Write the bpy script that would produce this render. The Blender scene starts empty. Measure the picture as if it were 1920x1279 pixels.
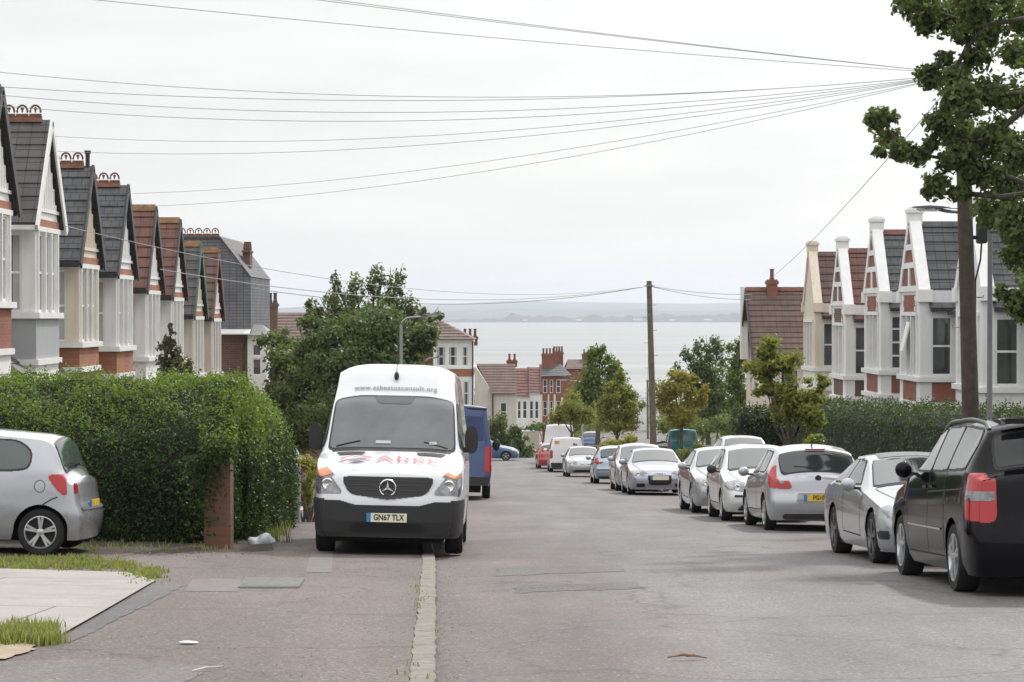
import bpy, bmesh, math, random
import numpy as np
from mathutils import Vector, Matrix

S = bpy.context.scene
COL = S.collection
R = math.radians
rng = np.random.default_rng(7)
random.seed(7)

# ------------------------------------------------------------------ camera, sky, sun, exposure
FPX = 4500.0            # focal length in pixels of the 1920 px wide photograph
HZ = 590.0              # eye level in the photograph
CAMZ = 1.5
cam_d = bpy.data.cameras.new('camera')
cam_d.sensor_width = 36.0
cam_d.lens = FPX / 1920 * 36.0
cam_d.clip_start = 0.5
cam_d.clip_end = 80000
cam = bpy.data.objects.new('camera', cam_d)
COL.objects.link(cam)
cam.location = (0, 0, CAMZ)
cam.rotation_euler = (R(90) - math.atan((639.5 - HZ) / FPX), 0, 0)
S.camera = cam
S.view_settings.view_transform = 'Standard'
S.view_settings.look = 'None'
S.view_settings.gamma = 1
S.view_settings.exposure = 1.05

SUN_EL, SUN_AZ = R(40), R(26)      # azimuth measured from +Y towards +X
sd = Vector((math.sin(SUN_AZ) * math.cos(SUN_EL), math.cos(SUN_AZ) * math.cos(SUN_EL), math.sin(SUN_EL)))
sl = bpy.data.lights.new('sun', 'SUN')
sl.energy = 1.2
sl.angle = R(3.0)
sl.color = (1.0, 0.95, 0.88)
so = bpy.data.objects.new('sun', sl)
COL.objects.link(so)
so.rotation_euler = sd.to_track_quat('Z', 'Y').to_euler()

W = bpy.data.worlds.new('World')
S.world = W
W.use_nodes = True
nt = W.node_tree
nt.nodes.clear()
def N(t, **k):
    n = nt.nodes.new(t)
    for a, b in k.items(): setattr(n, a, b)
    return n
out = N('ShaderNodeOutputWorld')
sky = N('ShaderNodeTexSky', sky_type='NISHITA')
sky.sun_disc = False
sky.sun_elevation = SUN_EL
sky.sun_rotation = SUN_AZ
b1 = N('ShaderNodeBackground'); b1.inputs[1].default_value = 0.07
nt.links.new(sky.outputs[0], b1.inputs[0])
tc = N('ShaderNodeTexCoord')
sep = N('ShaderNodeSeparateXYZ'); nt.links.new(tc.outputs['Generated'], sep.inputs[0])
ramp = N('ShaderNodeValToRGB')
ramp.color_ramp.elements[0].position = 0.0; ramp.color_ramp.elements[0].color = (.443, .441, .437, 1)
ramp.color_ramp.elements[1].position = 0.9; ramp.color_ramp.elements[1].color = (.93, .92, .905, 1)
e = ramp.color_ramp.elements.new(0.14); e.color = (.463, .459, .450, 1)
nt.links.new(sep.outputs[2], ramp.inputs[0])
mp = N('ShaderNodeMapping'); mp.inputs['Scale'].default_value = (7, 7, 42)
nt.links.new(tc.outputs['Generated'], mp.inputs[0])
cn = N('ShaderNodeTexNoise'); cn.inputs['Scale'].default_value = 1.0; cn.inputs['Detail'].default_value = 5; cn.inputs['Roughness'].default_value = .55
nt.links.new(mp.outputs[0], cn.inputs['Vector'])
cr = N('ShaderNodeValToRGB')
cr.color_ramp.elements[0].position = .35; cr.color_ramp.elements[0].color = (.93, .935, .94, 1)
cr.color_ramp.elements[1].position = .62; cr.color_ramp.elements[1].color = (1.02, 1.02, 1.015, 1)
nt.links.new(cn.outputs[0], cr.inputs[0])
mx = N('ShaderNodeMix', data_type='RGBA', blend_type='MULTIPLY'); mx.inputs[0].default_value = 1
nt.links.new(ramp.outputs[0], mx.inputs[6]); nt.links.new(cr.outputs[0], mx.inputs[7])
# the veil of cloud glows round the sun
dv = N('ShaderNodeVectorMath', operation='DOT_PRODUCT'); dv.inputs[1].default_value = sd
nt.links.new(tc.outputs['Generated'], dv.inputs[0])
gm = N('ShaderNodeMapRange'); gm.inputs[1].default_value = .72; gm.inputs[2].default_value = 1.0; gm.inputs[3].default_value = 1.0; gm.inputs[4].default_value = 1.4
nt.links.new(dv.outputs['Value'], gm.inputs[0])
b2 = N('ShaderNodeBackground')
nt.links.new(mx.outputs[2], b2.inputs[0]); nt.links.new(gm.outputs[0], b2.inputs[1])
ms = N('ShaderNodeMixShader'); ms.inputs[0].default_value = .93
nt.links.new(b1.outputs[0], ms.inputs[1]); nt.links.new(b2.outputs[0], ms.inputs[2])
nt.links.new(ms.outputs[0], out.inputs[0])

S.cycles.max_bounces = 6
S.cycles.diffuse_bounces = 3
S.cycles.glossy_bounces = 3
S.cycles.transmission_bounces = 3
S.cycles.transparent_max_bounces = 8
S.cycles.volume_bounces = 0
S.cycles.use_denoising = True

# ------------------------------------------------------------------ lie of the land
def gb(y):
    return np.interp(y, [-60, 127, 157, 190, 260, 700, 9000], [3.24, -6.86, -8.1, -9.3, -12.2, -27.0, -42.0])
SLOPE = math.atan(0.054)
KL_Y = [-20, 0, 15, 25.3, 30.4, 34, 50, 65, 90, 130, 150, 180, 220, 270, 340]
KL_X = [.15, -.05, -.48, -.80, -.97, -1.12, -1.9, -2.45, -3.0, -3.9, -4.1, -2.2, 2.5, 9.5, 20]
KR_Y = [-20, 0, 24, 41, 52, 70, 90, 108, 127, 150, 180, 220, 270, 340]
KR_X = [6.6, 6.6, 6.45, 6.35, 5.85, 5.35, 5.0, 4.4, 3.95, 3.9, 5.4, 9.6, 16.5, 27]
def kl(y): return np.interp(y, KL_Y, KL_X)
def kr(y): return np.interp(y, KR_Y, KR_X)
def rise(y): return np.interp(y, [-20, 38, 44], [.045, .045, .11])
def bank(x, y):
    """the gardens on the far side stand a little above the road"""
    return np.clip((x - kr(y) - 2.2) * .12, 0, .55) * np.interp(y, [85, 105, 140, 170], [0, 1, 1, 0])
def gz(x, y):
    return gb(y) + bank(x, y) + np.clip(kl(y) - KW - x, 0, 7) * .015      # pavements fall towards the road
KW = .16
def GP(px, py, up=0.0):
    """where the line of sight through a point of the photograph meets the ground"""
    d = 6750 / (py - 833.0)
    for _ in range(12):
        x = (px - 960) * d / FPX
        d = d * .4 + .6 * (CAMZ - float(gz(x, d)) - up) * FPX / (py - HZ)
    return ((px - 960) * d / FPX, d)
def PX(px, py, d):
    return ((px - 960) * d / FPX, d, CAMZ - (py - HZ) * d / FPX)

# ------------------------------------------------------------------ materials
MATS = {}
class NT:
    def __init__(s, name):
        s.m = bpy.data.materials.new(name); s.m.use_nodes = True
        s.t = s.m.node_tree
        s.p = s.t.nodes['Principled BSDF']; s.o = s.t.nodes['Material Output']
    def n(s, t, ins=None, **k):
        x = s.t.nodes.new(t)
        for a, b in k.items(): setattr(x, a, b)
        for a, b in (ins or {}).items():
            if isinstance(b, bpy.types.NodeSocket): s.t.links.new(b, x.inputs[a])
            else: x.inputs[a].default_value = b
        return x
    def l(s, a, b): s.t.links.new(a, b)
    def noise(s, vec, scale, detail=4, rough=.6):
        x = s.n('ShaderNodeTexNoise', {'Scale': scale, 'Detail': detail, 'Roughness': rough})
        if vec is not None: s.l(vec, x.inputs['Vector'])
        return x.outputs[0]
    def ramp(s, fac, stops):
        x = s.n('ShaderNodeValToRGB')
        el = x.color_ramp.elements
        while len(el) > 1: el.remove(el[-1])
        for i, (p, c) in enumerate(stops):
            q = el[0] if i == 0 else el.new(p)
            q.position = p; q.color = (*c, 1) if len(c) == 3 else c
        s.l(fac, x.inputs[0]); return x.outputs[0]
    def mix(s, fac, a, b, mode='MIX'):
        x = s.n('ShaderNodeMix', data_type='RGBA', blend_type=mode)
        for i, v in ((0, fac), (6, a), (7, b)):
            if isinstance(v, bpy.types.NodeSocket): s.l(v, x.inputs[i])
            elif i == 0: x.inputs[0].default_value = v
            else: x.inputs[i].default_value = (*v, 1)
        return x.outputs[2]
    def bump(s, h, strength=.3, dist=.02):
        x = s.n('ShaderNodeBump', {'Strength': strength, 'Distance': dist})
        s.l(h, x.inputs['Height']); s.l(x.outputs[0], s.p.inputs['Normal'])

def simple(name, col, rough=.6, metal=0, var=.12, scale=3, spec=.5, coat=0, ior=1.45, bumps=0):
    if name in MATS: return MATS[name]
    t = NT(name)
    t.p.inputs['Roughness'].default_value = rough
    t.p.inputs['Metallic'].default_value = metal
    t.p.inputs['Specular IOR Level'].default_value = spec
    t.p.inputs['Coat Weight'].default_value = coat
    t.p.inputs['Coat Roughness'].default_value = .05
    t.p.inputs['IOR'].default_value = ior
    if var > 0:
        tc = t.n('ShaderNodeTexCoord')
        f = t.noise(tc.outputs['Object'], scale)
        lo = tuple(c * (1 - var) for c in col); hi = tuple(min(1, c * (1 + var)) for c in col)
        t.l(t.ramp(f, [(.3, lo), (.7, hi)]), t.p.inputs['Base Color'])
        if bumps:
            t.bump(t.noise(tc.outputs['Object'], scale * 12), bumps, .01)
    else:
        t.p.inputs['Base Color'].default_value = (*col, 1)
    MATS[name] = t.m
    return t.m

def wall_uv(t):
    """x+y along the wall, z up"""
    tc = t.n('ShaderNodeTexCoord')
    sp = t.n('ShaderNodeSeparateXYZ', {0: tc.outputs['Object']})
    ad = t.n('ShaderNodeMath', {0: sp.outputs[0], 1: sp.outputs[1]}, operation='ADD')
    cb = t.n('ShaderNodeCombineXYZ', {0: ad.outputs[0], 1: sp.outputs[2]})
    return tc.outputs['Object'], cb.outputs[0]

def brick(name, c1, c2, mortar, bw=.225, bh=.075, ms=.012, rough=.85):
    if name in MATS: return MATS[name]
    t = NT(name)
    ob, uv = wall_uv(t)
    b = t.n('ShaderNodeTexBrick', {'Vector': uv, 'Color1': (*c1, 1), 'Color2': (*c2, 1), 'Mortar': (*mortar, 1), 'Scale': 1.0, 'Mortar Size': ms, 'Brick Width': bw, 'Row Height': bh, 'Bias': 0.0})
    n = t.noise(ob, 1.3)
    c = t.mix(.5, b.outputs[0], t.ramp(n, [(.3, (.55, .52, .5)), (.7, (1.25, 1.2, 1.15))]), 'MULTIPLY')
    t.l(c, t.p.inputs['Base Color'])
    t.p.inputs['Roughness'].default_value = rough
    inv = t.n('ShaderNodeMath', {0: 1.0, 1: b.outputs[1]}, operation='SUBTRACT')
    t.bump(inv.outputs[0], .5, .01)
    MATS[name] = t.m
    return t.m

def tiles(name, c1, c2, lichen=None, tw=.3, th=.30):
    if name in MATS: return MATS[name]
    t = NT(name)
    tcx = t.n('ShaderNodeTexCoord'); ob = tcx.outputs['Object']
    sp = t.n('ShaderNodeSeparateXYZ', {0: ob}); sn = t.n('ShaderNodeSeparateXYZ', {0: tcx.outputs['Normal']})
    ax = t.n('ShaderNodeMath', {0: sn.outputs[0]}, operation='ABSOLUTE'); ay = t.n('ShaderNodeMath', {0: sn.outputs[1]}, operation='ABSOLUTE')
    gt = t.n('ShaderNodeMath', {0: ax.outputs[0], 1: ay.outputs[0]}, operation='GREATER_THAN')
    mxx = t.n('ShaderNodeMix', {0: gt.outputs[0], 2: sp.outputs[0], 3: sp.outputs[1]}, data_type='FLOAT')
    uv = t.n('ShaderNodeCombineXYZ', {0: mxx.outputs[0], 1: sp.outputs[2]}).outputs[0]
    b = t.n('ShaderNodeTexBrick', {'Vector': uv, 'Color1': (*c1, 1), 'Color2': (*c2, 1), 'Mortar': tuple(x * .5 for x in c1) + (1,), 'Scale': 1.0, 'Mortar Size': .012, 'Brick Width': tw, 'Row Height': th, 'Bias': 0.0})
    b.offset = 0.5 if tw < .28 else 0.0
    n = t.noise(ob, 1.1, 6)
    c = t.mix(.75, b.outputs[0], t.ramp(n, [(.3, (.6, .6, .6)), (.7, (1.35, 1.3, 1.25))]), 'MULTIPLY')
    if lichen:
        n2 = t.noise(ob, 4.5, 6, .7)
        c = t.mix(t.ramp(n2, [(.56, (0, 0, 0)), (.7, (.75, .75, .75))]), c, lichen)
    t.l(c, t.p.inputs['Base Color'])
    t.p.inputs['Roughness'].default_value = .7
    inv = t.n('ShaderNodeMath', {0: 1.0, 1: b.outputs[1]}, operation='SUBTRACT')
    t.bump(inv.outputs[0], .6, .02)
    MATS[name] = t.m
    return t.m

def render_wall(name, col, dirt=.25):
    """painted render: rain streaks and grime with shapes of their own"""
    if name in MATS: return MATS[name]
    t = NT(name)
    tc = t.n('ShaderNodeTexCoord')
    mp = t.n('ShaderNodeMapping', {0: tc.outputs['Object'], 'Scale': (5, 5, .6)})
    n = t.noise(mp.outputs[0], 1.0, 6, .65)
    n2 = t.noise(tc.outputs['Object'], .8, 5)
    g = tuple(c * (1 - dirt) * k for c, k in zip(col, (1, .98, .93)))
    c = t.mix(t.ramp(n, [(.45, (0, 0, 0)), (.75, (.7, .7, .7))]), col, g)
    c = t.mix(t.ramp(n2, [(.4, (0, 0, 0)), (.8, (.5, .5, .5))]), c, tuple(x * .86 for x in col))
    t.l(c, t.p.inputs['Base Color'])
    t.p.inputs['Roughness'].default_value = .75
    t.bump(t.noise(tc.outputs['Object'], 60, 3), .15, .01)
    MATS[name] = t.m
    return t.m

def leafmat(name, cols, trans=.35, rough=.5):
    if name in MATS: return MATS[name]
    t = NT(name)
    g = t.n('ShaderNodeNewGeometry')
    tc = t.n('ShaderNodeTexCoord')
    n = t.noise(tc.outputs['Object'], .9, 3)
    a = t.n('ShaderNodeMath', {0: g.outputs['Random Per Island'], 1: .65}, operation='MULTIPLY')
    b = t.n('ShaderNodeMath', {0: n, 1: .6, 2: -.12}, operation='MULTIPLY_ADD')
    f = t.n('ShaderNodeMath', {0: a.outputs[0], 1: b.outputs[0]}, operation='ADD')
    st = [(i / max(1, len(cols) - 1), c) for i, c in enumerate(cols)]
    c = t.ramp(f.outputs[0], st)
    t.l(c, t.p.inputs['Base Color'])
    t.p.inputs['Roughness'].default_value = max(.5, rough); t.p.inputs['Specular IOR Level'].default_value = .3
    tr = t.n('ShaderNodeBsdfTranslucent')
    t.l(t.mix(1, c, (1.1, 1.35, .55), 'MULTIPLY'), tr.inputs[0])
    m = t.n('ShaderNodeMixShader', {0: trans})
    t.l(t.p.outputs[0], m.inputs[1]); t.l(tr.outputs[0], m.inputs[2])
    t.l(m.outputs[0], t.o.inputs[0])
    MATS[name] = t.m
    return t.m

# ------------------------------------------------------------------ mesh helpers
def setp(o, label=None, cat=None, group=None, kind=None):
    if label: o['label'] = label
    if cat: o['category'] = cat
    if group: o['group'] = group
    if kind: o['kind'] = kind
    return o
def link(o, parent=None):
    COL.objects.link(o)
    if parent is not None: o.parent = parent
    return o
def empty(name, loc, label, cat, group=None, rot=0):
    o = bpy.data.objects.new(name, None)
    o.empty_display_size = .3
    o.location = loc; o.rotation_euler = (0, 0, rot)
    link(o)
    return setp(o, label, cat, group)
def mesh_np(name, V, F, mats, parent=None, smooth=None, midx=None, loc=None):
    """V (n,3); F list of tuples or (m,k) array"""
    me = bpy.data.meshes.new(name)
    V = np.asarray(V, dtype=np.float64)
    if isinstance(F, np.ndarray):
        k = F.shape[1]
        me.vertices.add(len(V)); me.vertices.foreach_set('co', V.ravel())
        me.loops.add(F.size); me.loops.foreach_set('vertex_index', F.ravel().astype(np.int32))
        me.polygons.add(len(F)); me.polygons.foreach_set('loop_start', np.arange(0, F.size, k, dtype=np.int32))
        me.update(calc_edges=True)
    else:
        me.from_pydata(V.tolist(), [], F)
    for m in (mats if isinstance(mats, (list, tuple)) else [mats]): me.materials.append(m)
    if midx is not None: me.polygons.foreach_set('material_index', np.asarray(midx, dtype=np.int32))
    me.validate(); me.update()
    if smooth is not None:
        me.shade_smooth()
        me.set_sharp_from_angle(angle=R(smooth))
    o = bpy.data.objects.new(name, me)
    if loc is not None: o.location = loc
    return link(o, parent)

class MB:
    """collects boxes, prisms, tubes into one mesh; tf maps local points"""
    def __init__(s, tf=None):
        s.v, s.f, s.m = [], [], []; s.tf = tf; s.cur = 0
    def add(s, pts, faces):
        b = len(s.v)
        if s.tf: pts = [s.tf(*p) for p in pts]
        s.v += [tuple(p) for p in pts]
        for f in faces:
            s.f.append(tuple(b + i for i in f)); s.m.append(s.cur)
        return s
    def box(s, x0, x1, y0, y1, z0, z1):
        p = [(x, y, z) for z in (z0, z1) for y in (y0, y1) for x in (x0, x1)]
        return s.add(p, [(0, 2, 3, 1), (4, 5, 7, 6), (0, 1, 5, 4), (2, 6, 7, 3), (0, 4, 6, 2), (1, 3, 7, 5)])
    def prism(s, poly, d):
        """poly: list of 3D points, extruded by vector d"""
        n = len(poly); d = Vector(d)
        q = [tuple(Vector(p) + d) for p in poly]
        return s.add(list(poly) + q, [tuple(range(n))[::-1], tuple(range(n, 2 * n))] + [(i, (i + 1) % n, n + (i + 1) % n, n + i) for i in range(n)])
    def bar(s, a, b, w, h, up=(0, 0, 1)):
        a, b = Vector(a), Vector(b); t = (b - a).normalized(); u = Vector(up)
        sx = t.cross(u); sx = sx.normalized() if sx.length > 1e-4 else Vector((1, 0, 0))
        uz = sx.cross(t)
        p = [a + sx * i * w / 2 + uz * j * h / 2 for i, j in ((-1, -1), (1, -1), (1, 1), (-1, 1))]
        return s.prism([tuple(x) for x in p], b - a)
    def tube(s, pts, r, n=8, cap=True):
        pts = [Vector(p) for p in pts]; k = len(pts)
        rs = r if isinstance(r, (list, tuple)) else [r] * k
        V = []
        for i in range(k):
            t = (pts[min(i + 1, k - 1)] - pts[max(i - 1, 0)]).normalized()
            a = t.cross(Vector((0, 0, 1)) if abs(t.z) < .95 else Vector((1, 0, 0))).normalized(); b = t.cross(a)
            for j in range(n):
                an = 2 * math.pi * j / n
                V.append(tuple(pts[i] + (a * math.cos(an) + b * math.sin(an)) * rs[i]))
        F = [(i * n + j, i * n + (j + 1) % n, (i + 1) * n + (j + 1) % n, (i + 1) * n + j) for i in range(k - 1) for j in range(n)]
        if cap: F += [tuple(range(n))[::-1], tuple((k - 1) * n + j for j in range(n))]
        return s.add(V, F)
    def lathe(s, prof, n=24, axis='z', c=(0, 0, 0), full=2 * math.pi):
        V = []
        for r, h in prof:
            for j in range(n):
                a = full * j / n; x, y = r * math.cos(a), r * math.sin(a)
                V.append((c[0] + x, c[1] + y, c[2] + h) if axis == 'z' else ((c[0] + h, c[1] + x, c[2] + y) if axis == 'x' else (c[0] + x, c[1] + h, c[2] + y)))
        k = len(prof)
        F = [(i * n + j, i * n + (j + 1) % n, (i + 1) * n + (j + 1) % n, (i + 1) * n + j) for i in range(k - 1) for j in range(n)]
        return s.add(V, F)
    def ellip(s, c, r, n=12, m=8):
        return s.lathe([(max(1e-4, math.sin(math.pi * i / m)), -math.cos(math.pi * i / m)) for i in range(m + 1)], n) if False else s._el(c, r, n, m)
    def _el(s, c, r, n, m):
        V = [(c[0] + r[0] * math.sin(math.pi * i / m) * math.cos(2 * math.pi * j / n), c[1] + r[1] * math.sin(math.pi * i / m) * math.sin(2 * math.pi * j / n), c[2] + r[2] * math.cos(math.pi * i / m)) for i in range(m + 1) for j in range(n)]
        F = [(i * n + j, i * n + (j + 1) % n, (i + 1) * n + (j + 1) % n, (i + 1) * n + j) for i in range(m) for j in range(n)]
        return s.add(V, F)
    def pierced(s, fixed, thick, a0, a1, z0, z1, holes, axis):
        """a wall of thickness thick in the plane axis=fixed with rectangular holes (a0,a1,z0,z1); axis 'u' (first coord) or 'v'"""
        A = sorted({a0, a1, *[h[0] for h in holes], *[h[1] for h in holes]})
        Z = sorted({z0, z1, *[h[2] for h in holes], *[h[3] for h in holes]})
        def solid(i, j):
            if i < 0 or j < 0 or i >= len(A) - 1 or j >= len(Z) - 1: return False
            am, zm = (A[i] + A[i + 1]) / 2, (Z[j] + Z[j + 1]) / 2
            return not any(h[0] < am < h[1] and h[2] < zm < h[3] for h in holes)
        def P(a, z, k):
            w = fixed + k * thick
            return (w, a, z) if axis == 'u' else (a, w, z)
        for i in range(len(A) - 1):
            for j in range(len(Z) - 1):
                if not solid(i, j): continue
                a, b, c, d = A[i], A[i + 1], Z[j], Z[j + 1]
                for k in (0, 1): s.add([P(a, c, k), P(b, c, k), P(b, d, k), P(a, d, k)], [(0, 1, 2, 3)])
                if not solid(i - 1, j): s.add([P(a, c, 0), P(a, d, 0), P(a, d, 1), P(a, c, 1)], [(0, 1, 2, 3)])
                if not solid(i + 1, j): s.add([P(b, c, 0), P(b, d, 0), P(b, d, 1), P(b, c, 1)], [(0, 1, 2, 3)])
                if not solid(i, j - 1): s.add([P(a, c, 0), P(b, c, 0), P(b, c, 1), P(a, c, 1)], [(0, 1, 2, 3)])
                if not solid(i, j + 1): s.add([P(a, d, 0), P(b, d, 0), P(b, d, 1), P(a, d, 1)], [(0, 1, 2, 3)])
        return s
    def build(s, name, mats, parent=None, smooth=None, loc=None, fix=True):
        o = mesh_np(name, s.v, s.f, mats, parent, None, s.m, loc)
        if fix:
            bm = bmesh.new(); bm.from_mesh(o.data)
            bmesh.ops.recalc_face_normals(bm, faces=bm.faces)
            bm.to_mesh(o.data); bm.free()
        if smooth is not None:
            o.data.shade_smooth(); o.data.set_sharp_from_angle(angle=R(smooth))
        return o

def text_mesh(body, size, bold=False, xs=1.0, spacing=1.0):
    """(V, F) of flat lettering, centred"""
    c = bpy.data.curves.new('lettering', 'FONT'); c.body = body; c.size = size
    c.align_x = 'CENTER'; c.align_y = 'CENTER'; c.space_character = spacing; c.resolution_u = 3
    if bold: c.offset = size * .025
    o = bpy.data.objects.new('lettering', c); COL.objects.link(o)
    dg = bpy.context.evaluated_depsgraph_get()
    me = bpy.data.meshes.new_from_object(o.evaluated_get(dg))
    V = np.array([v.co[:] for v in me.vertices]) * np.array([xs, 1, 1]); F = [tuple(p.vertices) for p in me.polygons]
    bpy.data.objects.remove(o); bpy.data.meshes.remove(me); bpy.data.curves.remove(c)
    return V, F

# ------------------------------------------------------------------ foliage
def leaf_quads(P, out, size, jitter=.35, asp=.55, droop=.25, r=None):
    """rhombic leaves at P, blades loosely turned along out"""
    r = r or rng
    n = len(P)
    nrm = out + r.normal(0, .75, (n, 3)); nrm /= np.linalg.norm(nrm, axis=1, keepdims=True) + 1e-9
    t = r.normal(0, 1, (n, 3)); t[:, 2] -= droop
    t -= nrm * np.sum(t * nrm, axis=1, keepdims=True); t /= np.linalg.norm(t, axis=1, keepdims=True) + 1e-9
    b = np.cross(nrm, t)
    L = size * (1 + r.uniform(-jitter, jitter, (n, 1)))
    Wd = L * asp
    V = np.empty((n, 4, 3))
    V[:, 0] = P - t * L * .5
    V[:, 1] = P + b * Wd * .5 - t * L * .05 + nrm * L * .06
    V[:, 2] = P + t * L * .5
    V[:, 3] = P - b * Wd * .5 - t * L * .05 + nrm * L * .06
    return V.reshape(-1, 3), np.arange(n * 4).reshape(n, 4)
def clump_points(c, rad, n, r=None, shell=.85):
    r = r or rng
    d = r.normal(0, 1, (n, 3)); d /= np.linalg.norm(d, axis=1, keepdims=True)
    k = r.uniform(0, 1, (n, 1)) ** shell
    k = k * (1 + .18 * np.sin(d[:, :1] * 7 + c[0] * 3) * np.cos(d[:, 2:] * 6 + c[1]))
    return np.array(c) + d * k * np.array(rad), d
def foliage(clumps, size, mat, name, parent, per=None, asp=.55, sub=13, subr=.36, dens=1.35, fill=.22, spread=.86):
    """clumps: (centre, (rx,ry,rz), n). Every clump breaks up into sub-clumps so the outline is ragged"""
    Ps, Os = [], []
    for c, rad, n in clumps:
        n = int(n * dens)
        p, o = clump_points(c, np.array(rad) * .95, int(n * fill), shell=.5)
        Ps.append(p); Os.append(o * .6 + np.array((0, 0, .4)))
        cc, dd = clump_points(c, np.array(rad) * spread, sub, shell=.5)
        for q, d in zip(cc, dd):
            k = rng.uniform(.6, 1.25)
            p, o = clump_points(q, np.array(rad) * subr * 1.3 * k, max(6, int(n / sub * k * k)))
            Ps.append(p); Os.append(o + d * .5 + np.array((0, 0, .35)))
    P, O = np.vstack(Ps), np.vstack(Os)
    O /= np.linalg.norm(O, axis=1, keepdims=True)
    V, F = leaf_quads(P, O, size, asp=asp)
    return mesh_np(name, V, F, mat, parent)
BARK = simple('bark', (.10, .085, .07), .9, var=.4, scale=9, bumps=.6)
def tree(name, base, clumps, size, mat, label, cat='tree', group=None, tr=.14, bark=None, asp=.55, sub=13, subr=.36, stems=1, limbs=None):
    """clumps in world coordinates; trunk with limbs reaching each clump"""
    base = np.array(base, float)
    t = empty(name, base, label, cat, group)
    cl = [((np.array(c) - base), r, n) for c, r, n in clumps]
    foliage(cl, size, mat, 'crown', t, asp=asp, sub=sub, subr=subr, fill=.10, spread=1.02)
    mb = MB()
    zs = min(c[2] - r[2] * .5 for c, r, n in cl)
    cx = np.mean([c[:2] for c, r, n in cl], axis=0)
    zf = max(.5, zs * .8)
    fork = np.array((cx[0] * .5, cx[1] * .5, zf))
    mb.tube([(0, 0, -.15), (fork[0] * .4, fork[1] * .4, zf * .5), tuple(fork)], [tr * 1.25, tr, tr * .8], 9)
    for c, r, n in cl:
        e2 = np.array(c) + np.array((0, 0, r[2] * .35))
        m1 = fork * .6 + e2 * .4 + np.array((0, 0, -.12 * np.linalg.norm(e2[:2] - fork[:2]))) + rng.normal(0, .08, 3)
        mb.tube([tuple(fork), tuple(m1), tuple(e2)], [tr * .6, tr * .4, tr * .1], 6)
        for k in range(3):
            q = e2 + rng.normal(0, 1, 3) * np.array(r) * .5
            mb.tube([tuple(m1 * .4 + e2 * .6), tuple(q)], [tr * .2, tr * .05], 5)
    mb.build('trunk', bark or BARK, t, 40)
    return t

# ================================================================== THE SETTING
def strip(name, xa, xb, y0, y1, dz, mat, ny=None, nx=8, step=1.5, camber=0.0, zfun=None):
    """a sheet between the lines xa(y) and xb(y), lying dz above the lie of the land"""
    ys = np.arange(y0, y1 + 1e-6, step) if ny is None else np.linspace(y0, y1, ny)
    us = np.linspace(0, 1, nx + 1)
    V, A = [], []
    for y in ys:
        a, b = xa(y), xb(y)
        for u in us:
            x = a + (b - a) * u
            V.append((x, y, (zfun or gz)(x, y) + (dz(y) if callable(dz) else dz) + camber * (1 - (2 * u - 1) ** 2)))
            A.append(2 * u - 1)
    n = nx + 1
    F = np.array([(i * n + j, i * n + j + 1, (i + 1) * n + j + 1, (i + 1) * n + j) for i in range(len(ys) - 1) for j in range(nx)])
    o = mesh_np(name, V, F, mat)
    at = o.data.attributes.new('across', 'FLOAT', 'POINT'); at.data.foreach_set('value', np.array(A))
    o['kind'] = 'structure'
    return o
def sheet(name, pts, dz, mat, label=None):
    """flat patch, its corners given as (x, y), lying on the land"""
    V = [(x, y, gz(x, y) + dz + (.035 * max(0, 1 - (2 * (x - kl(y)) / (kr(y) - kl(y)) - 1) ** 2) if 'road' in name else 0)) for x, y in pts]
    o = mesh_np(name, V, [tuple(range(len(V)))], mat)
    o['kind'] = 'structure'
    return o

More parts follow.
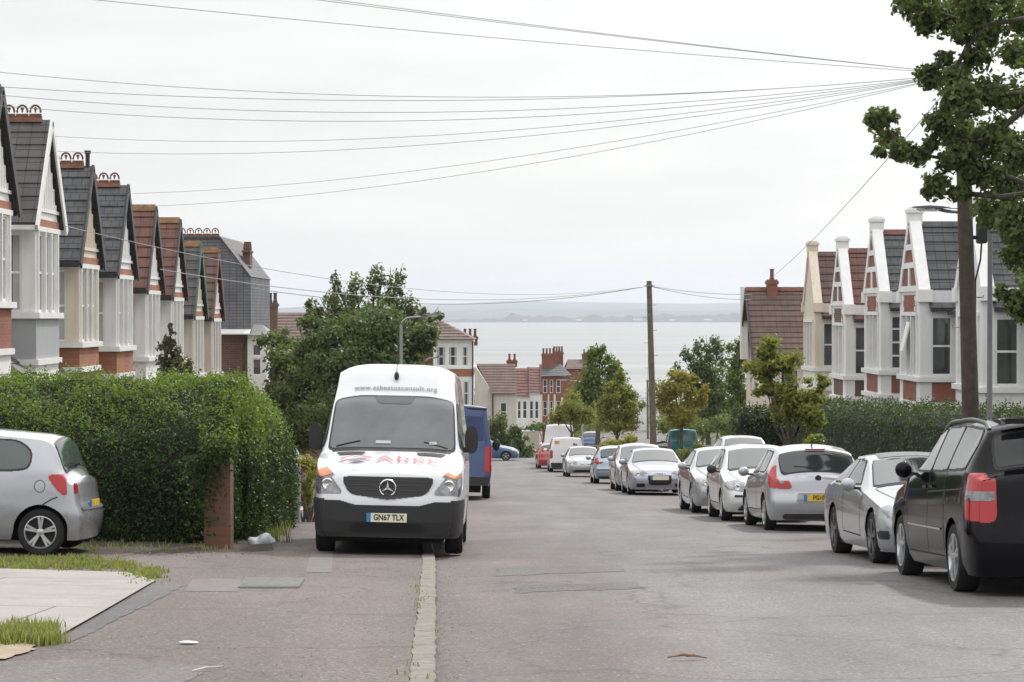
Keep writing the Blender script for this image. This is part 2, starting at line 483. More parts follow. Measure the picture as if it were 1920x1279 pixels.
# materials of the ground
def asphalt(name, mid, edge, speck=.35, patches=.25, rough=.75, across=True):
    t = NT(name)
    tc = t.n('ShaderNodeTexCoord'); ob = tc.outputs['Object']
    if across:
        at = t.n('ShaderNodeAttribute', attribute_name='across')
        ab = t.n('ShaderNodeMath', {0: at.outputs['Fac']}, operation='ABSOLUTE')
        wob = t.n('ShaderNodeMath', {0: t.noise(ob, .45, 4), 1: .5, 2: -.25}, operation='MULTIPLY_ADD')
        s = t.n('ShaderNodeMath', {0: ab.outputs[0], 1: wob.outputs[0]}, operation='ADD')
        c = t.mix(t.ramp(s.outputs[0], [(.38, (0, 0, 0)), (.72, (1, 1, 1))]), mid, edge)
    else:
        c = t.mix(t.ramp(t.noise(ob, .35, 5), [(.4, (0, 0, 0)), (.65, (1, 1, 1))]), mid, edge)
    mp = t.n('ShaderNodeMapping', {0: ob, 'Scale': (1.0, .35, 1)})
    c = t.mix(1, c, t.ramp(t.noise(mp.outputs[0], .8, 7, .65), [(.25, (1 - patches,) * 3), (.75, (1 + patches * .6,) * 3)]), 'MULTIPLY')
    c = t.mix(1, c, t.ramp(t.noise(ob, 38, 2, .6), [(.3, (1 - speck,) * 3), (.7, (1 + speck,) * 3)]), 'MULTIPLY')
    mp2 = t.n('ShaderNodeMapping', {0: ob, 'Scale': (1.1, .12, 1)})
    c = t.mix(1, c, t.ramp(t.noise(mp2.outputs[0], .9, 5, .6), [(.32, (.82,) * 3), (.55, (1.0,) * 3), (.75, (1.12,) * 3)]), 'MULTIPLY')
    st = t.noise(ob, 1.7, 6, .72)
    c = t.mix(t.ramp(st, [(.60, (0, 0, 0)), (.70, (.55, .55, .55))]), c, tuple(x * .62 for x in edge))
    st2 = t.noise(ob, 4.3, 3, .5)
    c = t.mix(t.ramp(st2, [(.70, (0, 0, 0)), (.735, (.7, .7, .7))]), c, tuple(x * .5 for x in mid))
    c = t.mix(1, c, t.ramp(t.noise(ob, 14, 4, .75), [(.35, (.84,) * 3), (.65, (1.14,) * 3)]), 'MULTIPLY')
    v = t.n('ShaderNodeTexVoronoi', {'Vector': ob, 'Scale': 60.0})
    c = t.mix(t.ramp(v.outputs['Color'], [(.88, (0, 0, 0)), (.94, (.6, .6, .6))]), c, (.42, .39, .36))
    # cracks and trench seams
    cv = t.n('ShaderNodeTexVoronoi', {'Scale': .33}, feature='DISTANCE_TO_EDGE')
    wv = t.n('ShaderNodeVectorMath', {0: ob}, operation='ADD')
    nz = t.n('ShaderNodeTexNoise', {'Vector': ob, 'Scale': 1.6, 'Detail': 5})
    t.l(nz.outputs['Color'], wv.inputs[1]); t.l(wv.outputs[0], cv.inputs['Vector'])
    c = t.mix(t.ramp(cv.outputs['Distance'], [(.0, (.6, .6, .6)), (.014, (0, 0, 0))]), c, tuple(x * .3 for x in mid))
    t.l(c, t.p.inputs['Base Color'])
    t.p.inputs['Roughness'].default_value = rough
    t.p.inputs['Specular IOR Level'].default_value = .45
    t.bump(t.noise(ob, 55, 3, .7), .5, .012)
    return t.m
M_ROAD = asphalt('road asphalt', (.138, .133, .133), (.124, .102, .099), speck=.42, patches=.32)
M_PAVE = asphalt('pavement asphalt', (.128, .103, .095), (.112, .093, .088), speck=.55, patches=.3, across=False)
M_DARKTAR = asphalt('dark tarmac', (.092, .09, .09), (.115, .108, .106), patches=.15, across=False)
M_GREYTAR = asphalt('grey tarmac', (.125, .118, .116), (.14, .125, .12), patches=.15, across=False)
M_CONC = simple('drive concrete', (.31, .30, .283), .8, var=.12, scale=1.6, bumps=.3)
M_SOIL = simple('garden soil', (.10, .085, .06), .95, var=.4, scale=2.2, bumps=.6)
M_SAND = simple('sandy earth', (.30, .245, .18), .95, var=.25, scale=5, bumps=.6)

# ground: one sheet under everything, out to the sea bed
ysg = np.concatenate([np.arange(-40, 190, 2.5), np.arange(190, 700, 15), np.arange(700, 9100, 400)])
xsg = np.concatenate([-np.geomspace(6000, 16, 16), np.arange(-14, 20, 1.0), np.geomspace(21, 6000, 18)])
Vg = [(x, y, gz(x, y) - .09) for y in ysg for x in xsg]
ng = len(xsg)
Fg = np.array([(i * ng + j, i * ng + j + 1, (i + 1) * ng + j + 1, (i + 1) * ng + j) for i in range(len(ysg) - 1) for j in range(ng - 1)])
tG = NT('grass and earth')
tcg = tG.n('ShaderNodeTexCoord')
cg = tG.ramp(tG.noise(tcg.outputs['Object'], .25, 8, .7), [(.3, (.05, .065, .025)), (.55, (.085, .095, .04)), (.75, (.14, .115, .075))])
tG.l(cg, tG.p.inputs['Base Color']); tG.p.inputs['Roughness'].default_value = .95
tG.bump(tG.noise(tcg.outputs['Object'], 12, 5), .6, .05)
setp(mesh_np('ground', Vg, Fg, tG.m), kind='structure')

strip('road', kl, kr, -14, 330, .0, M_ROAD, nx=12, camber=.035)
strip('side_road', lambda y: -48, lambda y: kl(y) + .0, 151.5, 163, .0, M_ROAD, nx=10)
strip('pavement', lambda y: -15.0, lambda y: kl(y) - KW, -14, 34, rise, M_PAVE, nx=14)
strip('pavement', lambda y: kl(y) - 2.75, lambda y: kl(y) - KW, 34, 151, rise, M_PAVE, nx=5)
strip('pavement', lambda y: kl(y) - 2.6, lambda y: kl(y) - KW, 163.5, 330, rise, M_PAVE, nx=5)
strip('pavement', lambda y: kr(y) + KW, lambda y: kr(y) + 2.2, -14, 330, rise, M_PAVE, nx=5)
# kerbs: granite setts near the driveway, concrete further down
tK = NT('kerb stone')
tcK = tK.n('ShaderNodeTexCoord')
mpK = tK.n('ShaderNodeMapping', {0: tcK.outputs['Object'], 'Rotation': (0, 0, 0)})
swz = tK.n('ShaderNodeSeparateXYZ', {0: tcK.outputs['Object']})
cbz = tK.n('ShaderNodeCombineXYZ', {0: swz.outputs[1], 1: swz.outputs[0]})
bk = tK.n('ShaderNodeTexBrick', {'Vector': cbz.outputs[0], 'Color1': (.225, .208, .188, 1), 'Color2': (.155, .145, .132, 1), 'Mortar': (.15, .135, .115, 1), 'Scale': 1.0, 'Mortar Size': .016, 'Brick Width': .11, 'Row Height': 5.0})
ck = tK.mix(1, bk.outputs[0], tK.ramp(tK.noise(tcK.outputs['Object'], 11, 6, .75), [(.3, (.55, .54, .52)), (.7, (1.35, 1.32, 1.27))]), 'MULTIPLY')
tK.l(ck, tK.p.inputs['Base Color']); tK.p.inputs['Roughness'].default_value = .8
ik = tK.n('ShaderNodeMath', {0: 1.0, 1: bk.outputs[1]}, operation='SUBTRACT'); tK.bump(ik.outputs[0], .7, .012)
M_KERBC = simple('kerb concrete', (.22, .21, .198), .85, var=.15, scale=4, bumps=.3)
def kerb(line, side, y0, y1, mat, step=1.0):
    V = []
    ys = np.arange(y0, y1 + 1e-6, step)
    for y in ys:
        x = line(y) + rng.normal(0, .006); z = gb(y); r = rise(y) + .010 + rng.normal(0, .003)
        xi = line(y) + side * KW + rng.normal(0, .007)
        for px_, pz in ((x, z - .1), (x, z + r - .012), (x + side * .012, z + r), (xi, z + r), (xi, z - .1)):
            V.append((px_, y, pz))
    F = [(i * 5 + j, i * 5 + j + 1, (i + 1) * 5 + j + 1, (i + 1) * 5 + j) for i in range(len(ys) - 1) for j in range(4)]
    o = mesh_np('kerb', V, F, mat)
    bm = bmesh.new(); bm.from_mesh(o.data); bmesh.ops.recalc_face_normals(bm, faces=bm.faces); bm.to_mesh(o.data); bm.free()
    o['kind'] = 'structure'
kerb(kl, -1, -14, 36, tK.m, .25); kerb(kl, -1, 36, 151, M_KERBC); kerb(kl, -1, 163.5, 330, M_KERBC); kerb(kr, 1, -14, 330, M_KERBC)

# the crossover: concrete drive, tarmac edging, repairs
PV = float(rise(20))
def gpoly(name, pix, dz, mat, up=0.045):
    if 'patch' in name or 'edging' in name or 'soil' in name or 'sandy' in name:      # broken edges
        r = np.random.default_rng(len(pix) * 7 + int(abs(pix[0][0]))); out_ = []
        for (x0, y0), (x1, y1) in zip(pix, pix[1:] + pix[:1]):
            for u in np.linspace(0, 1, 13)[:-1]:
                j = 0 if u == 0 or 'concrete' in name else 1
                out_.append((x0 + (x1 - x0) * u + r.normal(0, 3.0) * j, y0 + (y1 - y0) * u + r.normal(0, .8) * j))
        pix = out_
    return sheet(name, [GP(px, py, up) for px, py in pix], up + dz, mat)
M_OLDC = simple('old concrete', (.145, .136, .131), .85, var=.15, scale=4)
tD = NT('drive slab')
tcd = tD.n('ShaderNodeTexCoord')
cd = tD.ramp(tD.noise(tcd.outputs['Object'], .9, 8, .68), [(.28, (.215, .205, .19)), (.5, (.29, .28, .262)), (.72, (.335, .325, .308))])
cd = tD.mix(tD.ramp(tD.noise(tcd.outputs['Object'], 3.5, 6, .7), [(.6, (0, 0, 0)), (.75, (.6, .6, .6))]), cd, (.2, .19, .165))
cd = tD.mix(1, cd, tD.ramp(tD.noise(tcd.outputs['Object'], 45, 3, .7), [(.3, (.85,) * 3), (.7, (1.15,) * 3)]), 'MULTIPLY')
sd_ = tD.n('ShaderNodeSeparateXYZ', {0: tcd.outputs['Object']})
jn = tD.n('ShaderNodeTexBrick', {'Vector': tcd.outputs['Object'], 'Color1': (1, 1, 1, 1), 'Color2': (.95, .95, .95, 1), 'Mortar': (.35, .33, .3, 1), 'Scale': 1.0, 'Mortar Size': .012, 'Brick Width': 2.6, 'Row Height': 4.1})
cd = tD.mix(1, cd, jn.outputs[0], 'MULTIPLY')
tD.l(cd, tD.p.inputs['Base Color']); tD.p.inputs['Roughness'].default_value = .85; tD.bump(tD.noise(tcd.outputs['Object'], 40, 4, .7), .4, .01)
M_CONC = tD.m
gpoly('concrete_drive', [(-160, 1066), (238, 1077), (290, 1093), (200, 1146), (106, 1200), (-260, 1196)], .022, M_CONC)
gpoly('tarmac_edging', [(290, 1092), (352, 1097), (285, 1130), (215, 1165), (130, 1207), (106, 1203), (200, 1147)], .004, M_DARKTAR)
gpoly('tarmac_patch', [(-200, 1246), (230, 1236), (400, 1250), (300, 1310), (-260, 1310)], .003, M_GREYTAR)
gpoly('sandy_ground', [(-160, 1212), (60, 1206), (62, 1222), (8, 1240), (-160, 1244)], .012, M_SAND)
def ggrid(name, c0, c1, c2, c3, dz, mat, nx=40, ny=10, up=.045):
    V = []
    for j in range(ny + 1):
        for i in range(nx + 1):
            u, v = i / nx, j / ny
            px = (c0[0] * (1 - u) + c1[0] * u) * (1 - v) + (c3[0] * (1 - u) + c2[0] * u) * v; py = (c0[1] * (1 - u) + c1[1] * u) * (1 - v) + (c3[1] * (1 - u) + c2[1] * u) * v
            if j == 0: py += rng.normal(0, 1.2)
            x, y = GP(px, py, up); V.append((x, y, float(gz(x, y)) + float(rise(y)) + dz * min(1, v * 4) + (rng.uniform(0, .025) if j else -.004)))
    F = np.array([(j * (nx + 1) + i, j * (nx + 1) + i + 1, (j + 1) * (nx + 1) + i + 1, (j + 1) * (nx + 1) + i) for j in range(ny) for i in range(nx)])
    setp(mesh_np(name, V, F, mat, smooth=60), kind='structure')
ggrid('bare_soil', (-260, 1050), (512, 1035), (505, 1000), (-260, 1000), .02, simple('leaf mould', (.055, .042, .033), .95, var=.45, scale=7, bumps=.8))
gpoly('concrete_patch', [(572, 1074), (622, 1074), (624, 1034), (584, 1034)], .003, M_OLDC)
gpoly('concrete_patch', [(345, 1110), (446, 1110), (452, 1087), (360, 1087)], .003, M_OLDC)
gpoly('road_patch', [(925, 1083), (1172, 1077), (1158, 1064), (935, 1068)], .003, M_DARKTAR, .0)
gpoly('road_patch', [(962, 1115), (1208, 1109), (1192, 1097), (975, 1100)], .003, M_DARKTAR, .0)

# sea, far shore, hills
SEA = -25.0
tS = NT('estuary water')
tcs = tS.n('ShaderNodeTexCoord')
ms1 = tS.n('ShaderNodeMapping', {0: tcs.outputs['Object'], 'Scale': (.02, .06, 1)})
ms2 = tS.n('ShaderNodeMapping', {0: tcs.outputs['Object'], 'Scale': (.0012, .006, 1)})
tS.l(tS.ramp(tS.noise(ms2.outputs[0], 1, 4), [(.35, (.17, .19, .19)), (.65, (.28, .29, .285))]), tS.p.inputs['Base Color'])
tS.p.inputs['Roughness'].default_value = .42
tS.p.inputs['IOR'].default_value = 1.33
tS.bump(tS.noise(ms1.outputs[0], 1.0, 6, .6), .9, 2.6)
setp(mesh_np('sea', [(-14000, 560, SEA), (14000, 560, SEA), (14000, 16000, SEA), (-14000, 16000, SEA)], [(0, 1, 2, 3)], tS.m), kind='structure')

def land(name, xs, y0, dep, crest, mat, rows=5):
    V = []
    for k in range(rows):
        u = k / (rows - 1)
        for x in xs:
            h = crest(x)
            V.append((x, y0 + dep * u + 120 * math.sin(x * .0011), SEA - .5 + (h + .5) * math.sin(u * math.pi / 2) ** .7))
    n = len(xs)
    F = np.array([(i * n + j, i * n + j + 1, (i + 1) * n + j + 1, (i + 1) * n + j) for i in range(rows - 1) for j in range(n - 1)])
    return setp(mesh_np(name, V, F, mat), kind='structure')
fx = np.arange(-3800, 3800, 9.0)
nzx = rng.normal(0, 1, 4000)
def nse(x, s):
    i = x / s + 1000; a = int(math.floor(i)); f = i - a; f = f * f * (3 - 2 * f)
    return nzx[a % 4000] * (1 - f) + nzx[(a + 1) % 4000] * f
def coast(x):
    env = 17 + 9 * max(-1, min(1.6, (x - 150) / 500)) + 4 * nse(x, 240)
    return max(9, env + 3.2 * nse(x, 42) + 2.6 * nse(x, 15))
def downs(x):
    return 92 + 9 * nse(x, 1300) + 3 * nse(x, 380) + 10 * min(1, max(-1, (x - 200) / 1500))
def midland(x):
    return 50 + 7 * nse(x + 900, 700) + 3 * nse(x, 160)
M_COAST = simple('far woods and town', (.055, .06, .055), .95, var=.5, scale=.012)
M_DOWN = simple('far fields', (.09, .10, .075), .95, var=.3, scale=.0022)
land('far_shore', fx, 8100, 420, coast, M_COAST)
land('hills', np.arange(-6000, 6000, 40.0), 13200, 2200, downs, M_DOWN)
land('hills', np.arange(-5000, 5000, 30.0), 10600, 1200, midland, M_DOWN)
# sheds and houses on the far waterfront
for i, (px_, w_, h_) in enumerate([(1197, 34, 13), (1262, 20, 11), (1330, 26, 12), (1085, 22, 11), (985, 18, 10)]):
    x_, y_, _ = PX(px_, 598, 8080)
    mb = MB()
    mb.box(-w_ / 2, w_ / 2, -8, 8, 0, h_ * .6)
    mb.prism([(-w_ / 2, -8, h_ * .6), (-w_ / 2, 8, h_ * .6), (-w_ / 2, 0, h_)], (w_, 0, 0))
    o = mb.build('waterfront_shed', simple('pale shed', (.30, .295, .285)), loc=(x_, y_ + 120 * math.sin(x_ * .0011) - 14, SEA))
    setp(o, ['pale shed on the far shore, just clear of the centre utility pole', 'small pale shed on the far shore below the hill ridge, right of the pole',
             'pale shed on the far shore nearest the cream gabled house', 'small pale shed on the far shore left of the utility pole', 'tiny pale shed leftmost on the far shore'][i], 'shed', 'sheds on the far shore')

# ================================================================== VEHICLES
def paint(name, col, metal=.0, rough=.35):
    return simple(name, col, rough * .75, metal, var=.05, scale=1.5, coat=1.0)
M_GLASS = simple('car glass', (.035, .04, .043), .06, var=0, ior=1.95, spec=.5)
M_GLASSD = simple('dark car glass', (.012, .013, .015), .05, var=0, ior=1.55)
M_TYRE = simple('tyre rubber', (.018, .018, .019), .85, var=.2)
M_ALLOY = simple('alloy', (.55, .56, .58), .3, .75, var=.05)
M_TRIM = simple('black plastic', (.025, .025, .027), .55, var=.1)
M_RED = simple('red lens', (.42, .015, .02), .15, var=.1, coat=.6)
M_REDD = simple('dark red lens', (.20, .01, .012), .15, var=.1, coat=.6)
M_CLEAR = simple('clear lens', (.20, .205, .22), .1, .35, var=.5, scale=11, coat=1)
M_AMBER = simple('amber lens', (.62, .20, .08), .2, var=.1, coat=.6)
M_CHROME = simple('chrome', (.75, .76, .78), .15, 1, var=0)
M_PLY = simple('yellow plate', (.72, .45, .03), .4, var=.05)
M_PLW = simple('white plate', (.78, .74, .58), .4, var=.05)
M_INK = simple('plate black', (.015, .015, .015), .5, var=0)
M_GRILL = simple('grille black', (.012, .012, .013), .4, var=.1)
M_SEAM = simple('panel gap', (.03, .03, .032), .7, var=0)
M_UNDER = simple('underside', (.012, .012, .012), .9, var=0)

def chaikin(P, k=2):
    P = [np.array(p, float) for p in P]
    for _ in range(k):
        Q = []
        for i in range(len(P)):
            a, b = P[i], P[(i + 1) % len(P)]
            Q += [a * .75 + b * .25, a * .25 + b * .75]
        P = Q
    return np.array(P)
def rounded(P, r=.06):
    """corners of a polygon rounded off by about r"""
    P = [np.array(p, float) for p in P]; n = len(P); Q = []
    for i in range(n):
        p, a, b = P[i], P[i - 1], P[(i + 1) % n]
        la, lb = np.linalg.norm(a - p), np.linalg.norm(b - p)
        k = min(r, .42 * la, .42 * lb)
        s, e = p + (a - p) / (la + 1e-9) * k, p + (b - p) / (lb + 1e-9) * k
        for t in (0, .33, .67, 1): Q.append(s * (1 - t) ** 2 + 2 * p * t * (1 - t) + e * t * t)
    return np.array(Q)
def inpoly(X, Y, P):
    r = np.zeros(X.shape, bool); j = len(P) - 1
    for i in range(len(P)):
        xi, yi = P[i]; xj, yj = P[j]
        c = ((yi > Y) != (yj > Y)) & (X < (xj - xi) * (Y - yi) / (yj - yi + 1e-12) + xi)
        r ^= c; j = i
    return r

class Car:
    def __init__(s, sp):
        s.sp = sp; s.L = sp['L']; s.Wd = sp['W']
        s.fine = np.linspace(0, s.L, int(s.L / .01) + 1)
        s._t = s.sm(sp['top'], sp.get('win', .13)); s._b = s.sm(sp['belt'], .3)
        s._r = s.sm(sp['roofw'], .3); s._d = s.sm(sp['drop'], .25)
        s.floor = sp.get('floor', .2)
        s.arch = sp['arch']; s.rw = sp['rw']
        s.b = sp.get('bulge', .07)
    def sm(s, tab, win):
        y = np.interp(s.fine, [p[0] for p in tab], [p[1] for p in tab])
        k = max(1, int(win / .01)) | 1
        yp = np.concatenate([2 * y[0] - y[k // 2:0:-1], y, 2 * y[-1] - y[-2:-2 - k // 2:-1]]) if k > 1 else y
        return np.convolve(yp, np.ones(k) / k, 'valid')
    def top(s, y): return np.interp(y, s.fine, s._t)
    def drop(s, y): return np.interp(y, s.fine, s._d)
    def edge(s, y): return s.top(y) - s.drop(y)
    def belt(s, y): return np.minimum(np.interp(y, s.fine, s._b), s.edge(y) - .015)
    def plan(s, y):
        af, pf, ar, pr = s.sp.get('plan', (.55, .80, .5, .86))
        def g(d, a, p):
            t = np.clip(d / a, 0, 1); return p + (1 - p) * (1 - (1 - t) ** 2.4) ** (1 / 1.7)
        return np.minimum(g(y, af, pf), g(s.L - y, ar, pr))
    def side(s, y, z):
        y = np.asarray(y, float); z = np.asarray(z, float)
        zb, ze = s.belt(y), s.edge(y); pl = s.plan(y)
        r = np.clip((z - s.floor) / (zb - s.floor), 0, 1)
        f = np.interp(r, s.sp.get('secr', [0, .1, .42, .78, 1]), s.sp.get('secf', [.93, .97, 1.0, .992, .955]))
        lo = s.Wd * pl * f
        we = s.we(y); wb = s.Wd * pl * s.sp.get('secf', [.955])[-1]
        t = np.clip((z - zb) / np.maximum(ze - zb, 1e-4), 0, 1)
        return np.where(z <= zb, lo, wb + (we - wb) * t ** 1.12)
    def we(s, y): return s.Wd * s.plan(y) * np.interp(y, s.fine, s._r)
    def topz(s, y, q): return s.top(y) - s.drop(y) * np.abs(q) ** s.sp.get('crownp', 2.3)
    def low(s, y):
        z = np.full(np.shape(y), s.floor, float)
        for yc, rr in s.arch:
            q = rr * rr - (y - yc) ** 2
            z = np.maximum(z, np.where(q > 0, s.rw + np.sqrt(np.maximum(q, 0)), 0))
        return z
    def warp(s, P):
        """rakes the nose and tail: y moves with height"""
        P = np.array(P, float)
        for tab, end in ((s.sp.get('nose'), 0), (s.sp.get('tail'), 1)):
            if not tab: continue
            o = np.interp(P[..., 2], [p[0] for p in tab], [p[1] for p in tab])
            d = P[..., 1] if not end else s.L - P[..., 1]
            w = np.clip(1 - d / .55, 0, 1.15) ** 1.3
            P[..., 1] += o * w * (1 if not end else -1)
        P[..., 1] -= s.L / 2
        return P
    def capy(s, x, z, end):
        y0 = 0 if not end else s.L
        xm = s.side(np.full(np.shape(z), y0), z)
        bl = s.b * (1 - np.clip(np.abs(x) / np.maximum(xm, 1e-3), 0, 1) ** 2)
        return y0 - bl if not end else y0 + bl
    def body(s):
        st = [np.linspace(0, s.L, int(s.L / .055))]
        for yc, rr in s.arch: st.append(yc + rr * np.cos(np.linspace(0, math.pi, 23)))
        st.append(np.array([.01, .03, .06, s.L - .06, s.L - .03, s.L - .01]))
        ys = np.unique(np.round(np.clip(np.concatenate(st), 0, s.L), 4))
        keep = [0]
        for i in range(1, len(ys)):
            if ys[i] - ys[keep[-1]] > .004: keep.append(i)
        ys = ys[keep]; n = len(ys)
        A, B, T = 9, 6, 8
        m = A + B + T
        half = np.zeros((n, m, 3))
        zl, zb, ze, wt = s.low(ys), s.belt(ys), s.edge(ys), s.we(ys)
        zb = np.maximum(zb, np.minimum(zl + .03, ze - .005)) if False else zb
        for i in range(A):
            z = zl + (np.maximum(zb, zl + .02) - zl) * i / A; half[:, i] = np.stack([s.side(ys, z), ys, z], 1)
        for i in range(B):
            z0 = np.maximum(zb, zl + .02); z = z0 + (ze - z0) * i / B; half[:, A + i] = np.stack([s.side(ys, z), ys, z], 1)
        for i in range(T):
            q = 1 - i / (T - 1); half[:, A + B + i] = np.stack([wt * q, ys, s.topz(ys, q)], 1)
        oth = half[:, ::-1][:, 1:].copy(); oth[..., 0] *= -1
        ring = np.concatenate([half, oth], 1); M = ring.shape[1]
        V = list(s.warp(ring).reshape(-1, 3))
        F = [(i * M + j, (i + 1) * M + j, (i + 1) * M + j + 1, i * M + j + 1) for i in range(n - 1) for j in range(M - 1)]
        for end in (0, 1):
            h = half[0 if not end else -1]; nc = 10
            b0 = len(V); G = []
            for i in range(m):
                xs = np.linspace(-h[i, 0], h[i, 0], nc + 1); zz = np.full(nc + 1, h[i, 2])
                if i >= A + B:
                    bl = s.b * (1 - np.linspace(-1, 1, nc + 1) ** 2); yy = h[i, 1] + (bl if end else -bl) * (1 - (i - A - B) / (T - 1)) ** .5
                    zz = h[i, 2] * np.ones(nc + 1)
                else: yy = s.capy(xs, zz, end)
                G.append(np.stack([xs, yy, zz], 1))
            V += list(s.warp(np.array(G)).reshape(-1, 3))
            F += [(b0 + i * (nc + 1) + j, b0 + i * (nc + 1) + j + 1, b0 + (i + 1) * (nc + 1) + j + 1, b0 + (i + 1) * (nc + 1) + j) for i in range(m - 1) for j in range(nc)]
        return np.array(V), F
    # --- surface patches: fine pieces of the skin lifted off it by a few millimetres
    def _grid(s, P, M, off):
        du = np.gradient(P, axis=0); dv = np.gradient(P, axis=1)
        nrm = np.cross(du, dv); nrm /= np.linalg.norm(nrm, axis=2, keepdims=True) + 1e-12
        cen = np.array([0, 0, .55])
        out = P - cen; out[..., 1] *= .35
        sg = np.sign(np.sum(nrm * out, axis=2, keepdims=True)); P = P + nrm * sg * off
        a, b = M.shape
        ok = M[:-1, :-1] & M[1:, :-1] & M[:-1, 1:] & M[1:, 1:]
        idx = np.arange(a * b).reshape(a, b)
        F = np.stack([idx[:-1, :-1][ok], idx[1:, :-1][ok], idx[1:, 1:][ok], idx[:-1, 1:][ok]], 1)
        used, inv = np.unique(F, return_inverse=True)
        return P.reshape(-1, 3)[used], inv.reshape(F.shape)
    def pside(s, poly, sg=1, off=.007, cell=None, ch=2):
        c = cell or s.sp.get('cell', .018); P = rounded(poly, .028 * ch) if ch else np.array(poly, float)
        y = np.arange(P[:, 0].min() - c, P[:, 0].max() + 2 * c, c); z = np.arange(P[:, 1].min() - c, P[:, 1].max() + 2 * c, c)
        Y, Z = np.meshgrid(y, z, indexing='ij')
        M = inpoly(Y, Z, P) & (Y > -c * 1.01) & (Y < s.L + c * 1.01); Y = np.clip(Y, 0, s.L)
        M &= (Z < s.edge(Y) + c) & (Z > s.low(Y) - c); Z = np.clip(Z, s.low(Y), np.maximum(s.edge(Y), s.low(Y) + .01))
        return s._grid(s.warp(np.stack([sg * s.side(Y, Z), Y, Z], 2)), M, off)
    def ptop(s, poly, off=.008, cell=None, ch=2):
        """poly in (y, q), q from -1 (one roof edge) to 1"""
        c = cell or s.sp.get('cell', .018); P = rounded(poly, .028 * ch) if ch else np.array(poly, float)
        y = np.arange(P[:, 0].min() - c, P[:, 0].max() + 2 * c, c * .7); q = np.arange(P[:, 1].min() - .03, P[:, 1].max() + .04, c / s.Wd)
        Y, Q = np.meshgrid(y, q, indexing='ij')
        M = inpoly(Y, Q, P) & (np.abs(Q) <= 1 + c / s.Wd) & (Y > -c) & (Y < s.L + c); Q = np.clip(Q, -1, 1); Y = np.clip(Y, 0, s.L)
        return s._grid(s.warp(np.stack([s.we(Y) * Q, Y, s.topz(Y, Q)], 2)), M, off)
    def pcap(s, poly, end, off=.008, cell=None, ch=2):
        c = cell or s.sp.get('cell', .018); P = rounded(poly, .028 * ch) if ch else np.array(poly, float)
        x = np.arange(P[:, 0].min() - c, P[:, 0].max() + 2 * c, c); z = np.arange(P[:, 1].min() - c, P[:, 1].max() + 2 * c, c)
        X, Z = np.meshgrid(x, z, indexing='ij')
        y0 = s.L if end else 0
        Zc = np.clip(Z, s.floor, s.edge(y0)); xm = s.side(np.full(Z.shape, y0), Zc)
        M = inpoly(X, Z, P) & (np.abs(X) <= xm + c * 1.01) & (Z <= s.edge(y0) + .012 + c) & (Z > s.floor - c)
        X = np.clip(X, -xm, xm); Z = Zc
        return s._grid(s.warp(np.stack([X, s.capy(X, Z, end), Z], 2)), M, off)
    def pline(s, pts, w=.012, sg=1, off=.004):
        """a dark gap along (y, z) points on the flank"""
        P = np.array(pts, float); d = np.concatenate([[0], np.cumsum(np.linalg.norm(np.diff(P, axis=0), axis=1))])
        n = max(3, int(d[-1] / .03)); u = np.linspace(0, d[-1], n)
        y, z = np.interp(u, d, P[:, 0]), np.interp(u, d, P[:, 1])
        t = np.stack([np.gradient(y), np.gradient(z)], 1); t /= np.linalg.norm(t, axis=1, keepdims=True) + 1e-9
        Y = np.stack([y - t[:, 1] * w / 2, y + t[:, 1] * w / 2], 1); Z = np.stack([z + t[:, 0] * w / 2, z - t[:, 0] * w / 2], 1)
        Y = np.clip(Y, 0, s.L)
        return s._grid(s.warp(np.stack([sg * s.side(Y, Z), Y, Z], 2)), np.ones(Y.shape, bool), off)
    def pt_side(s, y, z, sg=1, off=0):
        p = s.warp(np.array([[sg * (float(s.side(y, z)) + off), y, z]]))[0]; return p

def grown(poly, d):
    P = np.array(poly, float); c0 = P.mean(0); v = P - c0
    return [tuple(x) for x in P + np.sign(v) * d * np.minimum(1, np.abs(v) / .12)]
def joined(name, pcs, mat, parent, thick=0, smooth=40):
    V, F, b, MI = [], [], 0, []
    mats = mat if isinstance(mat, (list, tuple)) else [mat]
    for k, pc in enumerate(pcs):
        v, f = pc[0], pc[1]; mi = pc[2] if len(pc) > 2 else 0
        if len(f) == 0: continue
        V += [tuple(x) for x in v]; F += [tuple(int(i) + b for i in q) for q in f]; MI += [mi] * len(f); b += len(v)
    if not F: return None
    return mesh_np(name, V, F, mats, parent, smooth, MI)

